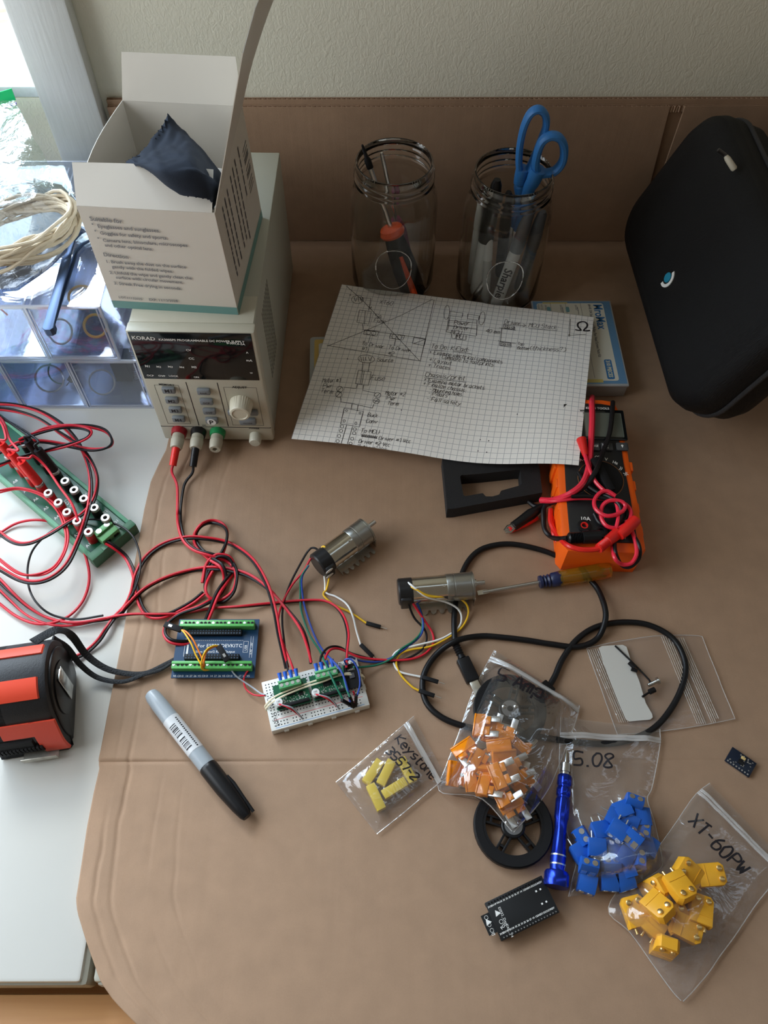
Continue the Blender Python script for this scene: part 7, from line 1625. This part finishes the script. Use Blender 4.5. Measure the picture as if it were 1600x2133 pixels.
# ---- yellow power connectors
YC_ = mat('amber_yellow_connector', (.82, .40, .025), .38)
def xconn(m_, label):
    t = thing('power_connector', label, 'connector', m_, 'yellow power connectors in the bag')
    pr_ = [(-.0078, -.0100), (.0078, -.0100), (.0078, .0072), (.0054, .0100), (-.0054, .0100), (-.0078, .0072)]
    w = MB(); w.prism(pr_, 0, .0082, bev=.0009)
    w.box((-.0070, -.0045, .0080), (.0070, -.0040, .0085)); w.build('body', YC_, t)
    for s in (-1, 1):
        w = MB(); w.lathe([(0, .0078), (.0019, .0078), (.0019, .0094), (.0012, .0098), (0, .0098)], 16, m=T(s*.0036, .0060, 0)); w.lathe([(0, 0), (.0010, 0), (.0010, .0040), (0, .0042)], 10, m=T(s*.0036, -.0098, .004, rx=90)); w.build('contact_pin', BRASS, t)
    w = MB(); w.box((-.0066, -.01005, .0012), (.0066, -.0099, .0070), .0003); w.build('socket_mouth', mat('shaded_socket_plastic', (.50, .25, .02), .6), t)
    return t
xc = [((930, 1105), -60, .006, (18, 0), 'topmost in the heap with two round contacts'), ((1085, 1130), 75, .003, (0, 0), 'furthest right at the top'), ((745, 1205), 60, .004, (60, 0), 'at the upper left flank'), ((885, 1225), 150, .014, (20, -10), 'lying high across the centre'), ((578, 1375), -15, .002, (0, 0), 'furthest left in the bag'), ((755, 1360), 135, .012, (35, 0), 'lying high left of the centre'), ((1020, 1375), 20, .005, (-10, 0), 'at the right middle with two round contacts'), ((930, 1490), 105, .004, (0, 0), 'low and right with contacts at its upper left'), ((720, 1450), 40, .002, (0, 0), 'half buried at the lower left'), ((795, 1575), 20, .005, (75, 0), 'lowest in the heap, standing on its side'), ((850, 1420), 60, .002, (0, 0), 'buried in the middle')]
x0_ = None
for (c_, a_, z_, tl_2, wd_) in xc:
    m_ = block_at(*c7(*c_), a_, z_+.001) @ T(0, 0, .003) @ Matrix.Rotation(R_(tl_2[0]), 4, 'X') @ Matrix.Rotation(R_(tl_2[1]), 4, 'Y') @ Matrix.Scale(1.03, 4)
    if x0_ is None: x0_ = xconn(m_, 'yellow power connector '+wd_)
    else: dup(x0_, m_, 'yellow power connector '+wd_)
def humpX(u, v): return .018*math.exp(-((v-.52)/.20)**2)*math.exp(-((u-.42)/.36)**2)+.003
zbag('ziplock_bag', 'ziplock bag of yellow power connectors at the lower right corner', [(1478, 1632), (1446, 1658), (1400, 1725), (1350, 1790), (1290, 1850), (1267, 1900), (1310, 1940), (1360, 2010), (1400, 2065), (1418, 2084)], [(1640, 1800), (1620, 1830), (1600, 1852), (1570, 1890), (1530, 1950), (1500, 1990), (1480, 2020), (1460, 2045), (1440, 2068), (1422, 2086)],
     humpX, (.07, .09), seed=13, marks=[('XT-60PW', 1432, 1712, 27, 45, .0016)], wrinkle=.0032)

# ---- flat clear packet with a white label
FLAT = film('clear_packet_film', (.97, .95, .93), gloss=.25, haze=.06, rough=.2, bscale=30, bump=.5)
pk_ = [[(1222, 1350), (1382, 1314), (1462, 1326)], [(1238, 1420), (1420, 1410), (1490, 1420)], [(1286, 1530), (1388, 1528), (1530, 1498)]]
def pkf(u, v):
    def row(r): a, b, c = (P(*q, .0010) for q in r); return a*(1-u)*(1-u)+b*2*u*(1-u)+c*u*u
    a = row(pk_[0])*(1-v)+row(pk_[2])*v; return a+V((.004*math.sin(math.pi*v)*0, 0, .0006+.0022*math.sin(math.pi*u)*math.sin(math.pi*v)+.0012*noise.noise(V((a.x*40, a.y*40, 4)))))
pkt = thing('plastic_packet', 'flat clear sealed packet with a white label under the cable loop', 'plastic bag', Matrix.Translation(P(1380, 1420, .0003)))
pm_ = MB().grid(pkf, 40, 40); pkb = pm_.bvh(); pm_.build('film', FLAT, pkt, local=False, ang=180)
w = MB(); lab = [c for c in ((1246, 1352), (1253, 1348), (1296, 1345), (1304, 1349), (1312, 1372), (1332, 1420), (1345, 1465), (1358, 1488), (1359, 1495), (1354, 1500), (1310, 1504), (1303, 1500), (1290, 1470), (1270, 1420), (1255, 1380))]
w.prism([tuple(hit(pkb, *c) or P(*c, .002))[:2] for c in lab][::-1], .0034, .0037); w.build('label', mat('white_sticker', (.58, .56, .51), .4), pkt, local=False)
RIBF = film('pressed_rib_film', (.95, .93, .9), gloss=3.0, haze=.35, rough=.2, bscale=100, bump=.2, hazecol=(.8, .72, .62))
for x0_2, x1_2, n, y0_2, y1_2 in ((1374, 1452, 5, 1318, 1508), (1398, 1482, 5, 1313, 1505), (1226, 1290, 5, 1352, 1505)):
    w = MB()
    for k in range(n):
        q = [hit(pkb, x0_2+k*4.5+(x1_2-x0_2)*j/24, y0_2+(y1_2-y0_2)*j/24) for j in range(25)]; q = [p+V((0, 0, .0004)) for p in q if p is not None]
        if len(q) > 2: w.tube(q, .00035, 5)
    w.build('pressed_ribs', RIBF, pkt, local=False)
w = MB(); w.tube([pkf(k/20, 0) for k in range(20)]+[pkf(1, k/20) for k in range(20)]+[pkf(1-k/20, 1) for k in range(20)]+[pkf(0, 1-k/20) for k in range(20)], .0004, 5, closed=True); w.build('edge_seam', ZIPM, pkt, local=False)
def c5(x, y): return (1200+x/4, 1280+y/4)
z5 = .0048
w = MB(); pts = [P(*c5(*q), z5) for q in ((325, 260), (440, 370), (530, 460), (610, 545))]; w.tube(pts, .0008, 6); w.tube([P(*c5(610, 545), z5), P(*c5(618, 560), z5-.001)], .0008, 6); single(w, 'hex_key', BLACK, 'thin black hex key lying across the white packet label', 'hex key')
w = MB(); w.tube([P(*c5(*q), z5) for q in ((552, 686), (600, 655), (640, 630), (630, 612))], .0010, 6); single(w, 'hex_key', BLACK, 'short black hex key below the silver screw in the packet', 'hex key')
for (a, b, r, m_, lb_) in (((600, 590), (690, 548), .0017, STEEL, 'silver screw in the clear packet'), ((440, 400), (490, 445), .0017, BLACK, 'upper black grub screw in the packet'), ((612, 645), (655, 625), .0024, BLACK, 'lower black grub screw in the packet'), ((460, 455), (510, 470), .0016, BLACK, 'black grub screw touching the long hex key')):
    p, q = P(*c5(*a), z5+.0012), P(*c5(*b), z5+.0012); w = MB(); rod(w, p, q, [(0, 0), (0, r*.8)]+[(k*.06, r*(1 if k % 2 else .82)) for k in range(1, 14)]+[(.86, r*.9), (.87, r*1.9), (.97, r*1.9), (1, r*1.4), (1, 0)] if m_ == STEEL else [(0, 0), (0, r), (1, r), (1, 0)], 14); single(w, 'screw', m_, lb_, 'screw')
